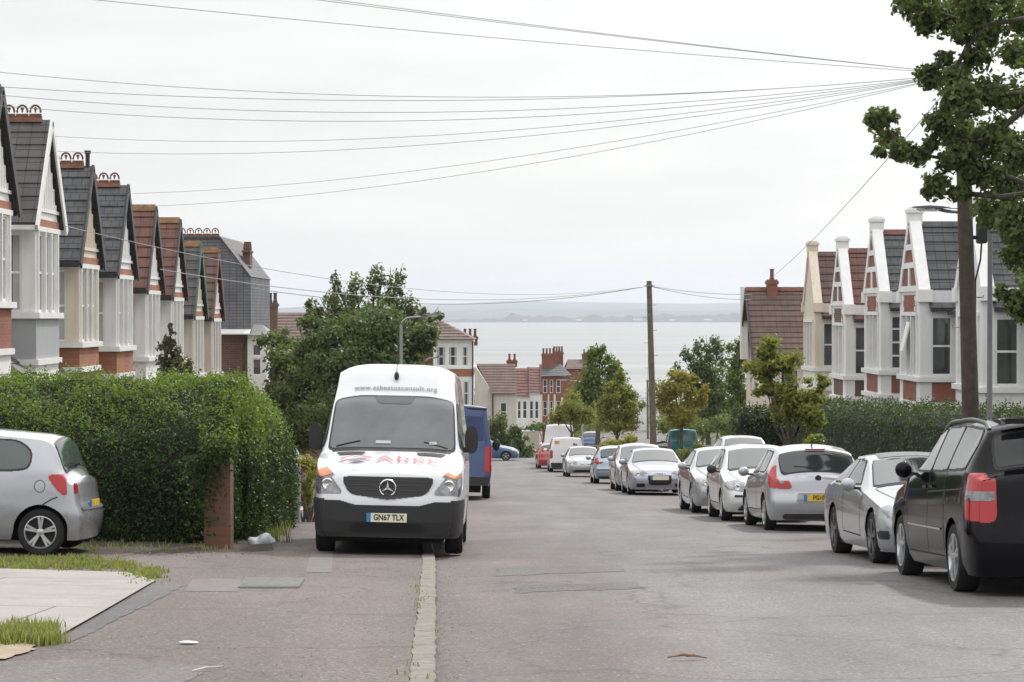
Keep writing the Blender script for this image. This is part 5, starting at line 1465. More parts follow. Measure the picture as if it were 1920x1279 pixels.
    mb = MB(); mb.box(.06, .18, -2.8, -2.68, -.2, 2.95); mb.box(.06, .18, -1.76, -1.64, -.2, 2.95); mb.box(.04, .2, -2.8, -1.64, 2.8, 2.94); mb.build('porch_frame', F_WHITE, t)
    mb = MB(); mb.box(-1.48, -1.42, -2.45, -1.7, .15, 2.2); mb.build('door', F_BROWN, t)
    return t
GL = 'gabled terraced houses behind the tall hedge'
left_house('terraced house with black barge boards, only its gable edge in view', 53.6, 9.35, W_WHITE, T_GREY, F_BLACK, BR_RED, 'plain', grp=GL)
h1 = left_house('white terraced house with grey tiled gable, white barge boards and a grey panelled skirt', 59.4, 9.42, W_WHITE, T_GREY, F_WHITE, W_GREYP, grp=GL)
h2 = left_house('cream terraced house with slate gable, brick skirt and a vent pipe on its ridge', 65.2, 8.95, W_CREAM, T_SLATE, F_BLACK, BR_ORG, grp=GL, gable=W_CREAM, lower=BR_ORG)
mb = MB(); mb.tube([(-.02, 0, 8.9), (-.02, 0, 9.30)], .06, 8); mb.tube([(-.02, 0, 9.28), (-.02, 0, 9.37)], .09, 8); mb.build('vent_pipe', F_BLACK, h2)
left_house('white terraced house with slate gable, crested ridge and brick skirt', 71.2, 9.08, W_WHITE2, T_SLATE, F_BLACK, BR_ORG, grp=GL, lower=BR_ORG)
left_house('white terraced house with a red tiled gable next to the crested slate roof', 76.8, 8.98, W_WHITE, T_RED, F_BLACK, W_WHITE, 'lichen', grp=GL)
left_house('white terraced house with a red tiled gable beside the dark green barge boards', 82.4, 9.1, W_WHITE, T_RED, F_BLACK, W_WHITE, 'lichen', grp=GL)
left_house('pale pink terraced house with dark roof and green barge boards', 87.9, 8.75, W_PINK, T_GREY, F_GREEN, W_PINK, 'lichen', grp=GL, gable=W_CREAM)
left_house('pale pink terraced house with brown tiled gable and red-brown barge boards', 93.2, 8.95, W_PINK, T_BRN, F_BROWN, W_PINK, 'lichen', grp=GL)

# ---- last house of the terrace: flank hung with slates, tall loft, white bay
fx, d = -11.0, 101.0
t = empty('end_house', (fx, d, float(gz(fx, d))), 'end-of-terrace house with blue-grey slate-hung loft flank and white bay', 'house')
sx = d / FPX
def ez(py): return CAMZ - (py - HZ) * sx - float(gz(fx, d))
u = lambda px: (px - 960) * sx - fx
mb = MB()
mb.prism([(u(330), 0, ez(622)), (u(470), 0, ez(622)), (u(470), 0, ez(520)), (u(412), 0, ez(446)), (u(330), 0, ez(446))], (0, 8.0, 0)); mb.build('loft_wall', T_CLAD, t)
mb = MB()
mb.prism([(u(471.5), -.08, ez(519)), (u(413), -.08, ez(443)), (u(330), -.08, ez(443)), (u(330), -.08, ez(446)), (u(412), -.08, ez(446)), (u(470), -.08, ez(520))], (0, 8.2, 0)); mb.build('roof', T_SLATE, t)
ridge_crests(t, lambda a, v, w: (a, v + .3, w), u(332), u(410), ez(443) + .05, TERRA)
mb = MB(); mb.box(u(330), u(463), .12, 8, -.3, ez(622) - .002); mb.build('wall', BR_DRK, t)
mb = MB(); mb.prism([(u(412), -.5, ez(627)), (u(470), -.5, ez(627)), (u(470), .1, ez(618)), (u(412), .1, ez(618))], (0, 0, .05)); mb.build('gutter', F_WHITE, t)
b0, b1 = u(464), u(500)
mb = MB(); zc = ez(628)
mb.pierced(-.02, .2, b0, b1, -.3, zc, [(b0 + .2, b1 - .22, ez(668), ez(645)), (b0 + .2, b1 - .22, ez(704), ez(672))], 'v'); mb.pierced(b1, -.2, .18, 2.4, -.3, zc, [], 'u')
mb.build('bay_wall', W_WHITE, t)
for z0, z1 in ((ez(668), ez(645)), (ez(704), ez(672))): window(t, 0, -.02, b0 + .2, b1 - .22, z0, z1, None, 'v', outward=-1)
mb = MB(); A_ = (b0 - .1, -.22, zc); B_ = (b1 + .15, -.22, zc); C_ = (b1 - .3, 1.2, zc + .42); D_ = (b0 - .1, 1.2, zc + .42); E_ = (b1 + .15, 2.6, zc)
mb.add([A_, B_, C_, D_, E_, (b0 - .1, 2.6, zc)], [(0, 1, 2, 3), (1, 4, 2), (4, 5, 3, 2), (0, 1, 4, 5)]); mb.build('bay_roof', LEAD, t)
mb = MB(); mb.tube([(b0 - .02, -.12, zc - .1), (b0 - .15, -.1, zc - .5), (b0 - .15, -.1, -.3)], .04, 6); mb.build('downpipe', F_BLACK, t)
mb = MB(); mb.box(u(445), u(459), 2.0, 3.0, ez(500), ez(468)); mb.box(u(443.5), u(460.5), 1.9, 3.1, ez(471), ez(467)); mb.cur = 0
for a in (449, 455): mb.lathe([(.11, 0), (.12, .1), (.09, .38), (.075, .38)], 10, 'z', (u(a), 2.5, ez(467)))
mb.build('chimney', BR_DRK, t)

def chimney(t, c, w, dpt, z0, z1, pots, mat=None, pot=None, along='u'):
    mb = MB(); mb.box(c[0] - w / 2, c[0] + w / 2, c[1] - dpt / 2, c[1] + dpt / 2, z0, z1)
    mb.box(c[0] - w / 2 - .06, c[0] + w / 2 + .06, c[1] - dpt / 2 - .06, c[1] + dpt / 2 + .06, z1 - .22, z1 - .08)
    o = mb.build('chimney', mat or BR_RED, t)
    for i in range(pots):
        k = (i + .5) / pots - .5
        q = MB(); q.lathe([(.11, 0), (.13, .06), (.10, .12), (.095, .48), (.12, .5), (.12, .54), (.07, .54)], 10, 'z', (c[0] + (k * w if along == 'u' else 0), c[1] + (k * dpt if along == 'v' else 0), z1))
        q.build('chimney_pot', pot or TERRA, o, 40)
    return o

# ---- right side: white houses with parapet gables
def right_house(label, d, tip, wall, roof, brickm, coping=None, ridge=None, grp=None, s=1.0, tiltopen=False, bars=(1, 2), plain=False, stain=None, half=4.1):
    fx = 12.6
    base = (fx, d, float(gz(fx, d)) )
    t = empty('parapet_house', base, label, 'house', grp)
    m = lambda u_, v, w: (-u_, v, w)
    hw = 1.95; kn = tip - 2.55     # kneeler height
    z3, z2 = kn - .78, kn - 2.65   # window head and sill
    co = coping or F_WHITE
    # gable front
    fr = [(-1.25, -.48, z2, z3), (-.38, .38, z2, z3), (.48, 1.25, z2, z3)]
    mb = MB(m); mb.pierced(0, -.28, -hw, hw, z2 - .02, kn, fr, 'u')
    for s_ in (-1, 1): mb.pierced(s_ * hw, -s_ * .25, -1.25, -.2801, z2 - .02, kn, [(-.98, -.34, z2 + .02, z3 - .02)], 'v')
    mb.build('bay_wall', wall, t)
    g = [(0, -hw + .1, kn), (0, hw - .1, kn), (0, .14, tip - .55), (0, -.14, tip - .55)]
    mb = MB(m); mb.prism(g, (-.26, 0, 0)); mb.build('gable', wall if plain else brickm, t)
    mb = MB(m)
    for s_ in (-1, 1):
        p = [(.05, s_ * (hw + .06), kn - .02), (.05, s_ * (hw - .36), kn - .02), (.05, 0.02 * s_, tip - .50), (.05, s_ * .24, tip - .34)]
        mb.prism(p, (-.36, 0, 0))
        mb.box(-.36, .09, min(s_ * (hw - .32), s_ * (hw + .13)), max(s_ * (hw - .32), s_ * (hw + .13)), kn - .35, kn + .03)
    mb.box(-.36, .08, -.22, .22, tip - .42, tip - .08); mb.box(-.40, .12, -.27, .27, tip - .08, tip + .03); mb.box(-.33, .05, -.2, .2, tip + .03, tip + .1)
    if not plain:
        for f in (.0, .36, .64):
            z = kn + (tip - .5 - kn) * f; w = (hw - .3) * (1 - f)
            mb.box(.0, .045, -w, w, z - .02, z + .16)
        mb.box(.0, .046, -.13, .13, kn + .16, kn + (tip - .5 - kn) * .36 - .02)
    mb.build('parapet', co, t)
    if stain:
        q = MB(m); q.prism([(.052, hw - 1.05, kn + 1.15), (.052, hw - .72, kn + .75), (.052, .30, tip - .6), (.052, .12, tip - .55)], (.003, 0, 0)); q.build('lichen', stain, t)
    # brick panel under the gable, quoins left white by the wall itself
    if not plain:
        mb = MB(m); mb.box(.0, .02, -1.2, 1.2, z3 + .12, kn - .12); mb.build('brick_panel', brickm, t)
        mb = MB(m)
        for s_ in (-1, 1):
            for k in range(3): mb.box(.02, .032, min(s_ * 1.2, s_ * (1.02 + .1 * (k % 2))), max(s_ * 1.2, s_ * (1.02 + .1 * (k % 2))), z3 + .14 + k * .17, z3 + .29 + k * .17)
        mb.build('quoins', F_WHITE, t)
    # bands, skirt and ground floor
    mb = MB(m); mb.box(-1.25, .10, -hw - .10, hw + .10, z2 - .17, z2 - .02); mb.box(-1.25, .10, -hw - .1, hw + .1, z2 - .98, z2 - .84)
    for s_ in (-1.4, -.43, .43, 1.4): mb.box(.0, .055, s_ - .05, s_ + .05, z2 - .02, z3)
    mb.box(.0, .06, -1.5, 1.5, z3, z3 + .12)
    mb.build('cornice', F_WHITE, t)
    mb = MB(m); mb.box(-1.25, .0, -hw, hw, z2 - .84, z2 - .17); mb.build('skirt_wall', W_WHITE if plain else wall, t)
    if not plain:
        mb = MB(m); mb.box(.0, .02, -1.2, 1.2, z2 - .80, z2 - .2)
        for s_ in (-1, 1): mb.box(-1.24, -.36, min(s_ * hw, s_ * (hw + .02)), max(s_ * hw, s_ * (hw + .02)), z2 - .80, z2 - .2)
        mb.build('skirt_panel', brickm, t)
    gfr = [(-1.25, -.48, .8, z2 - 1.3), (-.38, .38, .8, z2 - 1.3), (.48, 1.25, .8, z2 - 1.3)]
    mb = MB(m); mb.pierced(0, -.28, -hw, hw, -.3, z2 - .98, gfr, 'u')
    for s_ in (-1, 1): mb.pierced(s_ * hw, -s_ * .25, -1.25, -.2801, -.3, z2 - .98, [(-.98, -.34, .8, z2 - 1.3)], 'v')
    mb.build('bay_base', wall, t)
    for (a0, a1, z0, z1) in fr: window(t, 0, 0, a0, a1, z0, z1, m, 'u')
    for (a0, a1, z0, z1) in gfr: window(t, 0, 0, a0, a1, z0, z1, m, 'u')
    window(t, 0, -hw, -.98, -.34, z2 + .02, z3 - .02, m, 'v', bars=bars, curtain=bars == (1, 1), outward=-1)
    window(t, 0, -hw, -.98, -.34, .8, z2 - 1.3, m, 'v', outward=-1)
    if tiltopen:
        q = MB(m); q.bar((.04, .0, z3 - .2), (.26, .0, z2 + .75), .6, .05, up=(1, 0, .3)); q.build('open_sash', F_WHITE, t)
    # main block and roofs
    mb = MB(m); mb.pierced(-1.25, -.25, -half, half, -.3, kn - .55, [(-3.3, -2.4, z2 + .1, z3 - .1), (-3.3, -2.3, .1, 2.3)], 'u'); mb.box(-9.5, -1.5, -half + .002, half - .002, -.3, kn - .55); mb.build('wall', wall, t)
    window(t, 0, -1.25, -3.3, -2.4, z2 + .1, z3 - .1, m, 'u', bars=(1, 2))
    mb = MB(m); mb.box(-1.42, -1.36, -3.3, -2.3, .1, 2.3); mb.build('door', F_BROWN, t)
    zr = tip - .42; gw = hw + .12; ze = kn - .55
    mb = MB(m)
    for s_ in (-1, 1): tiled_slope(mb, (-.27, s_ * gw, ze), (-5.4, s_ * gw, ze), (-5.4, 0, zr), (-.27, 0, zr), max(7, int((zr - ze) / .29)))
    tiled_slope(mb, (-.95, -half, ze - .1), (-.95, half, ze - .1), (-5.4, half, zr - .1), (-5.4, -half, zr - .1), 11)
    tiled_slope(mb, (-9.7, -half, ze - .1), (-9.7, half, ze - .1), (-5.4, half, zr - .1), (-5.4, -half, zr - .1), 11)
    mb.build('roof', roof, t)
    for v_ in (-half + .02, half - .27): MB(m).prism([(-1.5, v_, kn - .56), (-9.2, v_, kn - .56), (-5.4, v_, zr - .18)], (0, .25, 0)).build('gable_end', wall, t)
    mb = MB(m); mb.prism([(-.3, -.16, zr - .1), (-.3, 0, zr + .08), (-.3, .16, zr - .1)], (-5.2, 0, 0)); mb.build('ridge_tiles', ridge or roof, t)
    for s_ in (-1, 1): MB(m).box(-1.2, -.3, s_ * gw - .07, s_ * gw + .07, ze - .1, ze + .02).build('gutter', F_BLACK, t)
    for a_, b_ in ((-half, -gw - .08), (gw + .08, half)): MB(m).box(-.92, -.80, a_, b_, ze - .2, ze - .08).build('gutter', F_BLACK, t)
    mb = MB(m); mb.tube([(-.86, -half + .15, ze - .15), (-1.15, -half + .15, ze - .5), (-1.15, -half + .15, -.2)], .05, 6); mb.build('downpipe', F_BROWN, t)
    mb = MB(m)
    for s_ in (-1, 1):
        mb.prism([(-1.15, s_ * half - .12, -.3), (-1.15, s_ * half + .12, -.3), (-1.15, s_ * half + .12, ze + .15), (-1.15, s_ * half - .12, ze + .15)], (-.3, 0, 0)) if False else None
    return t
GRH = 'white gabled houses behind the far hedge'
right_house('white gabled house partly hidden by the pole and the overhanging tree', 66.2, 8.35, W_WHITE2, T_ANTH, BR_RED, grp=GRH, plain=True, half=4.0)
r1 = right_house('white parapet-gabled house with red brick panels, dark tiled roof and a tilted open window', 76.0, 8.9, W_WHITE2, T_ANTH, BR_RED, grp=GRH, tiltopen=True, half=3.9)
r2 = right_house('white parapet-gabled house with red brick panels and a many-paned side window', 83.9, 9.35, W_WHITE2, T_SLATE, BR_RED, grp=GRH, bars=(2, 4), ridge=TERRA, half=4.0)
right_house('white parapet-gabled house with brown brick panels and red-brown roof', 92.6, 9.2, W_WHITE, T_RED, BR_DRK, grp=GRH, half=4.4)
right_house('cream parapet-gabled house with an orange lichen streak on its gable', 101.8, 9.55, W_CREAM, T_BRN, BR_DRK, grp=GRH, plain=True, coping=W_CREAM, stain=simple('orange lichen', (.42, .22, .05), .9, var=.3, scale=6), half=4.4)
# aerials and dish on the nearest pair
mb = MB(); mb.tube([(5.6, 0, 8.2), (5.6, 0, 9.3)], .025, 5); mb.tube([(4.9, 0, 9.2), (6.6, .1, 9.25)], .018, 5)
for k in range(6): mb.tube([(5.0 + .28 * k, -.22, 9.21), (5.0 + .28 * k, .22, 9.21)], .01, 4)
mb.build('aerial', LEAD, r1)
mb = MB(); mb.lathe([(.34, .0), (.28, .05), (.12, .10), (.005, .11)], 16, 'y', (1.05, -3.95, 3.6)); mb.tube([(1.05, -4.1, 3.6), (1.2, -3.9, 3.45)], .025, 5); mb.build('satellite_dish', simple('dish grey', (.2, .2, .21)), r1)

# ---- cream gabled house at the end of that row
fx, d = 12.15, 121.0
t = empty('gabled_house', (fx, d, float(gz(fx, d))), 'cream house with brown pantile roof, dark barge boards and a red chimney', 'house')
m = lambda u_, v, w: (-u_, v, w)
mb = MB(m); fr = [(-1.6, -.7, .9, 2.2), (.7, 1.6, .9, 2.2), (-1.3, -.5, 3.6, 5.0), (.5, 1.3, 3.6, 5.0)]
mb.pierced(0, -.25, -3.4, 3.4, -.3, 5.3, fr, 'u'); mb.pierced(-3.4, .25, -9, -.2501, -.3, 5.3, [(-1.7, -.9, .9, 2.3), (-1.9, -1.0, 3.5, 4.8)], 'v'); mb.pierced(3.4, -.25, -9, -.2501, -.3, 5.3, [], 'v')
mb.prism([(0, -3.4, 5.3), (0, 3.4, 5.3), (0, 0, 8.7)], (-.25, 0, 0)); mb.build('wall', W_PINK, t)
for (a0, a1, z0, z1) in fr: window(t, 0, 0, a0, a1, z0, z1, m, 'u')
window(t, 0, -3.4, -1.7, -.9, .9, 2.3, m, 'v', outward=-1); window(t, 0, -3.4, -1.9, -1.0, 3.5, 4.8, m, 'v', outward=-1)
mb = MB(m)
for s_ in (-1, 1): tiled_slope(mb, (.35, s_ * 3.7, 5.0), (-9.2, s_ * 3.7, 5.0), (-9.2, 0, 8.75), (.35, 0, 8.75), 14)
mb.build('roof', T_BRN, t)
mb = MB(m); mb.prism([(.36, -.16, 8.68), (.36, 0, 8.88), (.36, .16, 8.68)], (-9.5, 0, 0)); mb.build('ridge_tiles', TERRA, t)
mb = MB(m)
for s_ in (-1, 1): mb.bar((.38, s_ * 3.78, 4.86), (.38, 0, 8.72), .06, .30, up=(0, s_, .8))
mb.build('bargeboard', F_BLACK, t)
mb = MB(m); mb.box(-6, .06, -3.46, 3.46, 2.75, 2.88); mb.box(.0, .3, -3.9, -3.4, 4.75, 4.95); mb.build('string_course', W_CREAM, t)
chimney(t, (.95, .0), .5, .75, 8.2, 9.25, 1)
mb = MB(m); mb.box(.1, .45, 1.6, 2.1, 5.2, 8.9); mb.build('flue', W_WHITE, t)

# ---- hipped house with bays beyond the big green tree
def hip(mb, u0, u1, v0, v1, z, zr, ins, rows=9):
    r0, r1_ = (u0 + ins, (v0 + v1) / 2, zr), (u1 - ins, (v0 + v1) / 2, zr)
    a, b, c, dd = (u0, v0, z), (u1, v0, z), (u1, v1, z), (u0, v1, z)
    tiled_slope(mb, a, b, r1_, r0, rows); tiled_slope(mb, dd, c, r1_, r0, rows)
    tiled_slope(mb, b, c, r1_, tuple(Vector(r1_) + Vector((0, .01, 0))), rows); tiled_slope(mb, dd, a, r0, tuple(Vector(r0) + Vector((0, .01, 0))), rows)
d = 168.0
fx = (886 - 960) * d / FPX
t = empty('corner_house', (fx, d, float(gz(fx, d))), 'three-storey house with hipped brown roof, white bay windows and a red brick band', 'house')
gg = float(gz(fx, d)); sx = d / FPX
ez = lambda py: CAMZ - (py - HZ) * sx - gg
u = lambda px: (px - 960) * sx - fx
mb = MB(); mb.box(u(640), u(812), .6, 9, -.3, ez(642)); mb.build('wall', BR_RED, t)
zt, zs1, zb1, zb2 = ez(640), ez(688), ez(692), ez(706)
wn = [(u(818), u(836), ez(686), ez(650)), (u(840), u(858), ez(686), ez(650)), (u(866), u(878), ez(686), ez(650))]
wn2 = [(u(818), u(836), ez(760), ez(715)), (u(842), u(860), ez(760), ez(715)), (u(868), u(880), ez(760), ez(715))]
mb = MB(); mb.pierced(0, .25, u(812), u(886), zs1, zt, wn, 'v'); mb.pierced(0, .25, u(812), u(886), -.3, zb2, wn2, 'v'); mb.box(u(812), u(886), .2501, 7, -.3, zt); mb.build('bay_wall', W_WHITE, t)
for w_ in wn + wn2: window(t, 0, 0, *w_, None, 'v', bars=(1, 2), curtain=True, outward=-1)
mb = MB(); mb.box(u(811), u(887), -.03, 7.02, zb2, zb1); mb.build('brick_band', BR_ORG, t)
mb = MB(); mb.box(u(810), u(888), -.08, 7.05, zb1, zs1); mb.box(u(808), u(888), -.1, 7.05, zt - .06, zt + .12); mb.build('cornice', F_WHITE, t)
mb = MB(); hip(mb, u(660), u(890), -.35, 9.2, zt + .12, ez(578), 4.2, 11); mb.build('roof', T_BRN, t)
chimney(t, (u(878), 7.2), 1.1, .6, zt - .4, ez(632), 3)
mb = MB(); mb.tube([(u(886.5), -.1, zt), (u(886.5), -.1, -.2)], .06, 6); mb.build('downpipe', F_BLACK, t)

# ---- brown-roofed house far behind the tree
d = 132.0; fx = (540 - 960) * d / FPX
t = empty('brown_roofed_house', (fx, d, float(gz(fx, d))), 'house with a long brown roof and a two-pot chimney behind the trees', 'house')
gg = float(gz(fx, d)); sx = d / FPX
ez = lambda py: CAMZ - (py - HZ) * sx - gg
mb = MB(); mb.box(-3.4, 3.2, .3, 8, -.3, ez(640)); mb.build('wall', BR_DRK, t)
mb = MB(); tiled_slope(mb, (-3.5, 0, ez(642)), (3.4, 0, ez(642)), (3.4, 4.2, ez(586)), (-3.5, 4.2, ez(586)), 10); tiled_slope(mb, (-3.5, 8.4, ez(642)), (3.4, 8.4, ez(642)), (3.4, 4.2, ez(586)), (-3.5, 4.2, ez(586)), 10); mb.build('roof', T_BRN, t)
chimney(t, ((506 - 540) * sx, 1.6), .55, .55, ez(625), ez(567), 2, BR_DRK, simple('dark pot', (.07, .06, .055)))

# ---- houses down the hill beyond the junction
def down_house(name, label, d, x0, x1, ytop, yeave, wall, roof, depth=9, kind='side', win=(), grp=None):
    fx = (x1 - 960) * d / FPX
    t = empty(name, (fx, d, float(gz(fx, d))), label, 'house', grp)
    gg = float(gz(fx, d)); sx = d / FPX
    E = lambda py: CAMZ - (py - HZ) * sx - gg
    U = lambda px: (px - 960) * sx - fx
    holes = [(U(a), U(b), E(y1), E(y0)) for a, b, y0, y1 in win]
    mb = MB(); mb.pierced(0, .25, U(x0), U(x1), -.4, E(yeave), holes, 'v'); mb.box(U(x0), U(x1), .2502, depth, -.4, E(yeave)); mb.build('wall', wall, t)
    for h in holes: window(t, 0, 0, *h, None, 'v', bars=(1, 2), outward=-1)
    return t, U, E
GD = 'houses down the hill beyond the junction'
t, U, E = down_house('white_house', 'white house with a big brown tiled roof down the hill', 205, 925, 968, 683, 737, W_PEBBLE, T_BRN, 8, win=[(938, 950, 755, 790)], grp=GD)
mb = MB(); tiled_slope(mb, (U(921), -.3, E(738)), (U(969), -.3, E(738)), (U(966), 4, E(684)), (U(893), 4, E(684)), 11); tiled_slope(mb, (U(893), 8.3, E(738)), (U(969), 8.3, E(738)), (U(966), 4, E(684)), (U(893), 4, E(684)), 11); mb.build('roof', T_BRN, t)
mb = MB(); mb.prism([(U(890), .3, -.4), (U(924.8), .3, -.4), (U(924.8), .3, E(738)), (U(890), .3, E(686))], (0, 7.6, 0)); mb.build('gable_wall', W_PEBBLE, t)
mb = MB(); mb.tube([(U(926), -.15, E(738)), (U(924), -.12, E(742)), (U(924), -.12, -.3)], .07, 6); mb.build('downpipe', F_BLACK, t)
chimney(t, (U(960), 5), .9, .6, E(684) - .3, E(677), 2)
for k, (d, x0, x1, yt, ye, lab) in enumerate([(218, 966, 991, 692, 742, 'white house with a small red gabled roof, nearest the brown-roofed white house'), (226, 989, 1013, 690, 735, 'white house with red gabled roof beside the brick chimney stack')]):
    t, U, E = down_house('red_roofed_house', lab, d, x0, x1, yt, ye, W_WHITE, T_RED, 8, win=[(x0 + 4, x0 + 11, 752, 785), (x0 + 14, x1 - 3, 752, 785)], grp=GD)
    mb = MB(); tiled_slope(mb, (U(x0 - 1), -.3, E(ye)), (U(x1 + .5), -.3, E(ye)), (U(x1 + .5), 3.2, E(yt)), (U(x0 - 1), 3.2, E(yt)), 9); tiled_slope(mb, (U(x0 - 1), 7, E(ye)), (U(x1 + .5), 7, E(ye)), (U(x1 + .5), 3.2, E(yt)), (U(x0 - 1), 3.2, E(yt)), 9); mb.build('roof', T_RED, t)
    mb = MB()
    for s_ in (0, 1): mb.bar((U(x1 + 1.2), -.4 if s_ == 0 else 7.0, E(ye) - .1), (U(x1 + 1.2), 3.2, E(yt)), .07, .3, up=(0, 1, 1))
    mb.prism([(U(x1), .0, E(ye)), (U(x1), 6.8, E(ye)), (U(x1), 3.2, E(yt + 3))], (-.2, 0, 0))
    mb.build('bargeboard', F_BROWN, t)
t, U, E = down_house('brick_terrace', 'red brick terrace with slate roof, cream window bays and a row of tall chimney stacks', 240, 1013, 1062, 690, 706, BR_RED, T_SLATE, 9, win=[(1018, 1026, 712, 737), (1031, 1037, 712, 737), (1043, 1051, 712, 737), (1018, 1026, 752, 780), (1031, 1037, 752, 780), (1043, 1051, 752, 780)], grp=GD)
mb = MB(); tiled_slope(mb, (U(1012), -.3, E(706)), (U(1072), -.3, E(704)), (U(1052), 4, E(684)), (U(1012), 4, E(684)), 7); tiled_slope(mb, (U(1012), 8.3, E(706)), (U(1072), 8.3, E(704)), (U(1052), 4, E(684)), (U(1012), 4, E(684)), 7); mb.build('roof', T_SLATE, t)
mb = MB()
for a, b in ((1013, 1017), (1027, 1030), (1038, 1042), (1052, 1056)): mb.box(U(a), U(b), -.12, 0, -.4, E(740) if a < 1050 else E(745))
mb.build('pilasters', W_CREAM, t)
chimney(t, (U(1029), 3.0), (1042 - 1017) * 240 / FPX, .9, E(700), E(664), 4)
chimney(t, (U(1048), 5.0), (1058 - 1038) * 240 / FPX, .9, E(700), E(661), 4)
t, U, E = down_house('far_brick_house', 'small far brick house with brown roof peeping over the green street tree', 300, 1062, 1105, 674, 690, BR_RED, T_BRN, 9, grp=GD)
mb = MB(); tiled_slope(mb, (U(1060), -.3, E(692)), (U(1108), -.3, E(692)), (U(1108), 4, E(675)), (U(1066), 4, E(675)), 7); tiled_slope(mb, (U(1060), 8.3, E(692)), (U(1108), 8.3, E(692)), (U(1108), 4, E(675)), (U(1066), 4, E(675)), 7); mb.build('roof', T_BRN, t)
chimney(t, (U(1105), 4), 1.6, .9, E(685), E(664), 3)
# white building glimpsed between the trees
t, U, E = down_house('white_building', 'white flat-fronted building glimpsed between the street trees beyond the pole', 330, 1196, 1236, 760, 760, W_WHITE, T_SLATE, 8, grp=None)
mb = MB(); tiled_slope(mb, (U(1194), -.3, E(760)), (U(1238), -.3, E(760)), (U(1232), 4, E(746)), (U(1200), 4, E(746)), 5); tiled_slope(mb, (U(1194), 8.3, E(760)), (U(1238), 8.3, E(760)), (U(1232), 4, E(746)), (U(1200), 4, E(746)), 5); mb.build('roof', LEAD, t)

# ================================================================== HEDGES, TREES, SHRUBS
L_PRIVET = leafmat('privet leaves', [(.016, .030, .010), (.028, .052, .014), (.045, .082, .02), (.08, .13, .032)], .35, .35)
L_HEDGE2 = leafmat('dark hedge leaves', [(.03, .048, .02), (.05, .078, .03), (.08, .108, .04), (.125, .15, .068)], .3, .4)
L_DARK = leafmat('dark tree leaves', [(.05, .074, .036), (.082, .118, .05), (.125, .17, .07), (.19, .22, .10)], .4)
L_OLIVE = leafmat('olive tree leaves', [(.07, .092, .042), (.115, .145, .058), (.165, .19, .08), (.23, .21, .11)], .45)
L_GREEN = leafmat('fresh tree leaves', [(.06, .09, .026), (.105, .15, .04), (.165, .21, .058), (.235, .245, .09)], .45)
L_AUT = leafmat('turning leaves', [(.085, .11, .032), (.165, .185, .052), (.27, .255, .07), (.36, .255, .09)], .45)
L_YEL = leafmat('yellow-green leaves', [(.13, .14, .034), (.24, .225, .055), (.36, .29, .075), (.46, .26, .11)], .45)
L_OAK = leafmat('overhanging leaves', [(.062, .078, .038), (.10, .128, .054), (.15, .185, .074), (.22, .245, .10)], .45)
L_HOLLY = leafmat('holly leaves', [(.035, .048, .03), (.065, .075, .042), (.12, .11, .07), (.18, .14, .10)], .3, .3)
L_GRASS = leafmat('grass blades', [(.10, .13, .04), (.17, .19, .068), (.26, .25, .11), (.34, .30, .16)], .45)
L_SUNTOP = leafmat('sunlit top privet leaves', [(.07, .105, .020), (.115, .165, .032), (.17, .235, .045), (.24, .30, .075)], .48)  # yellower leaf colour that paints sunlight on the hedge tops
CORE = simple('hedge inside', (.012, .018, .008), .95, var=.4, scale=4)

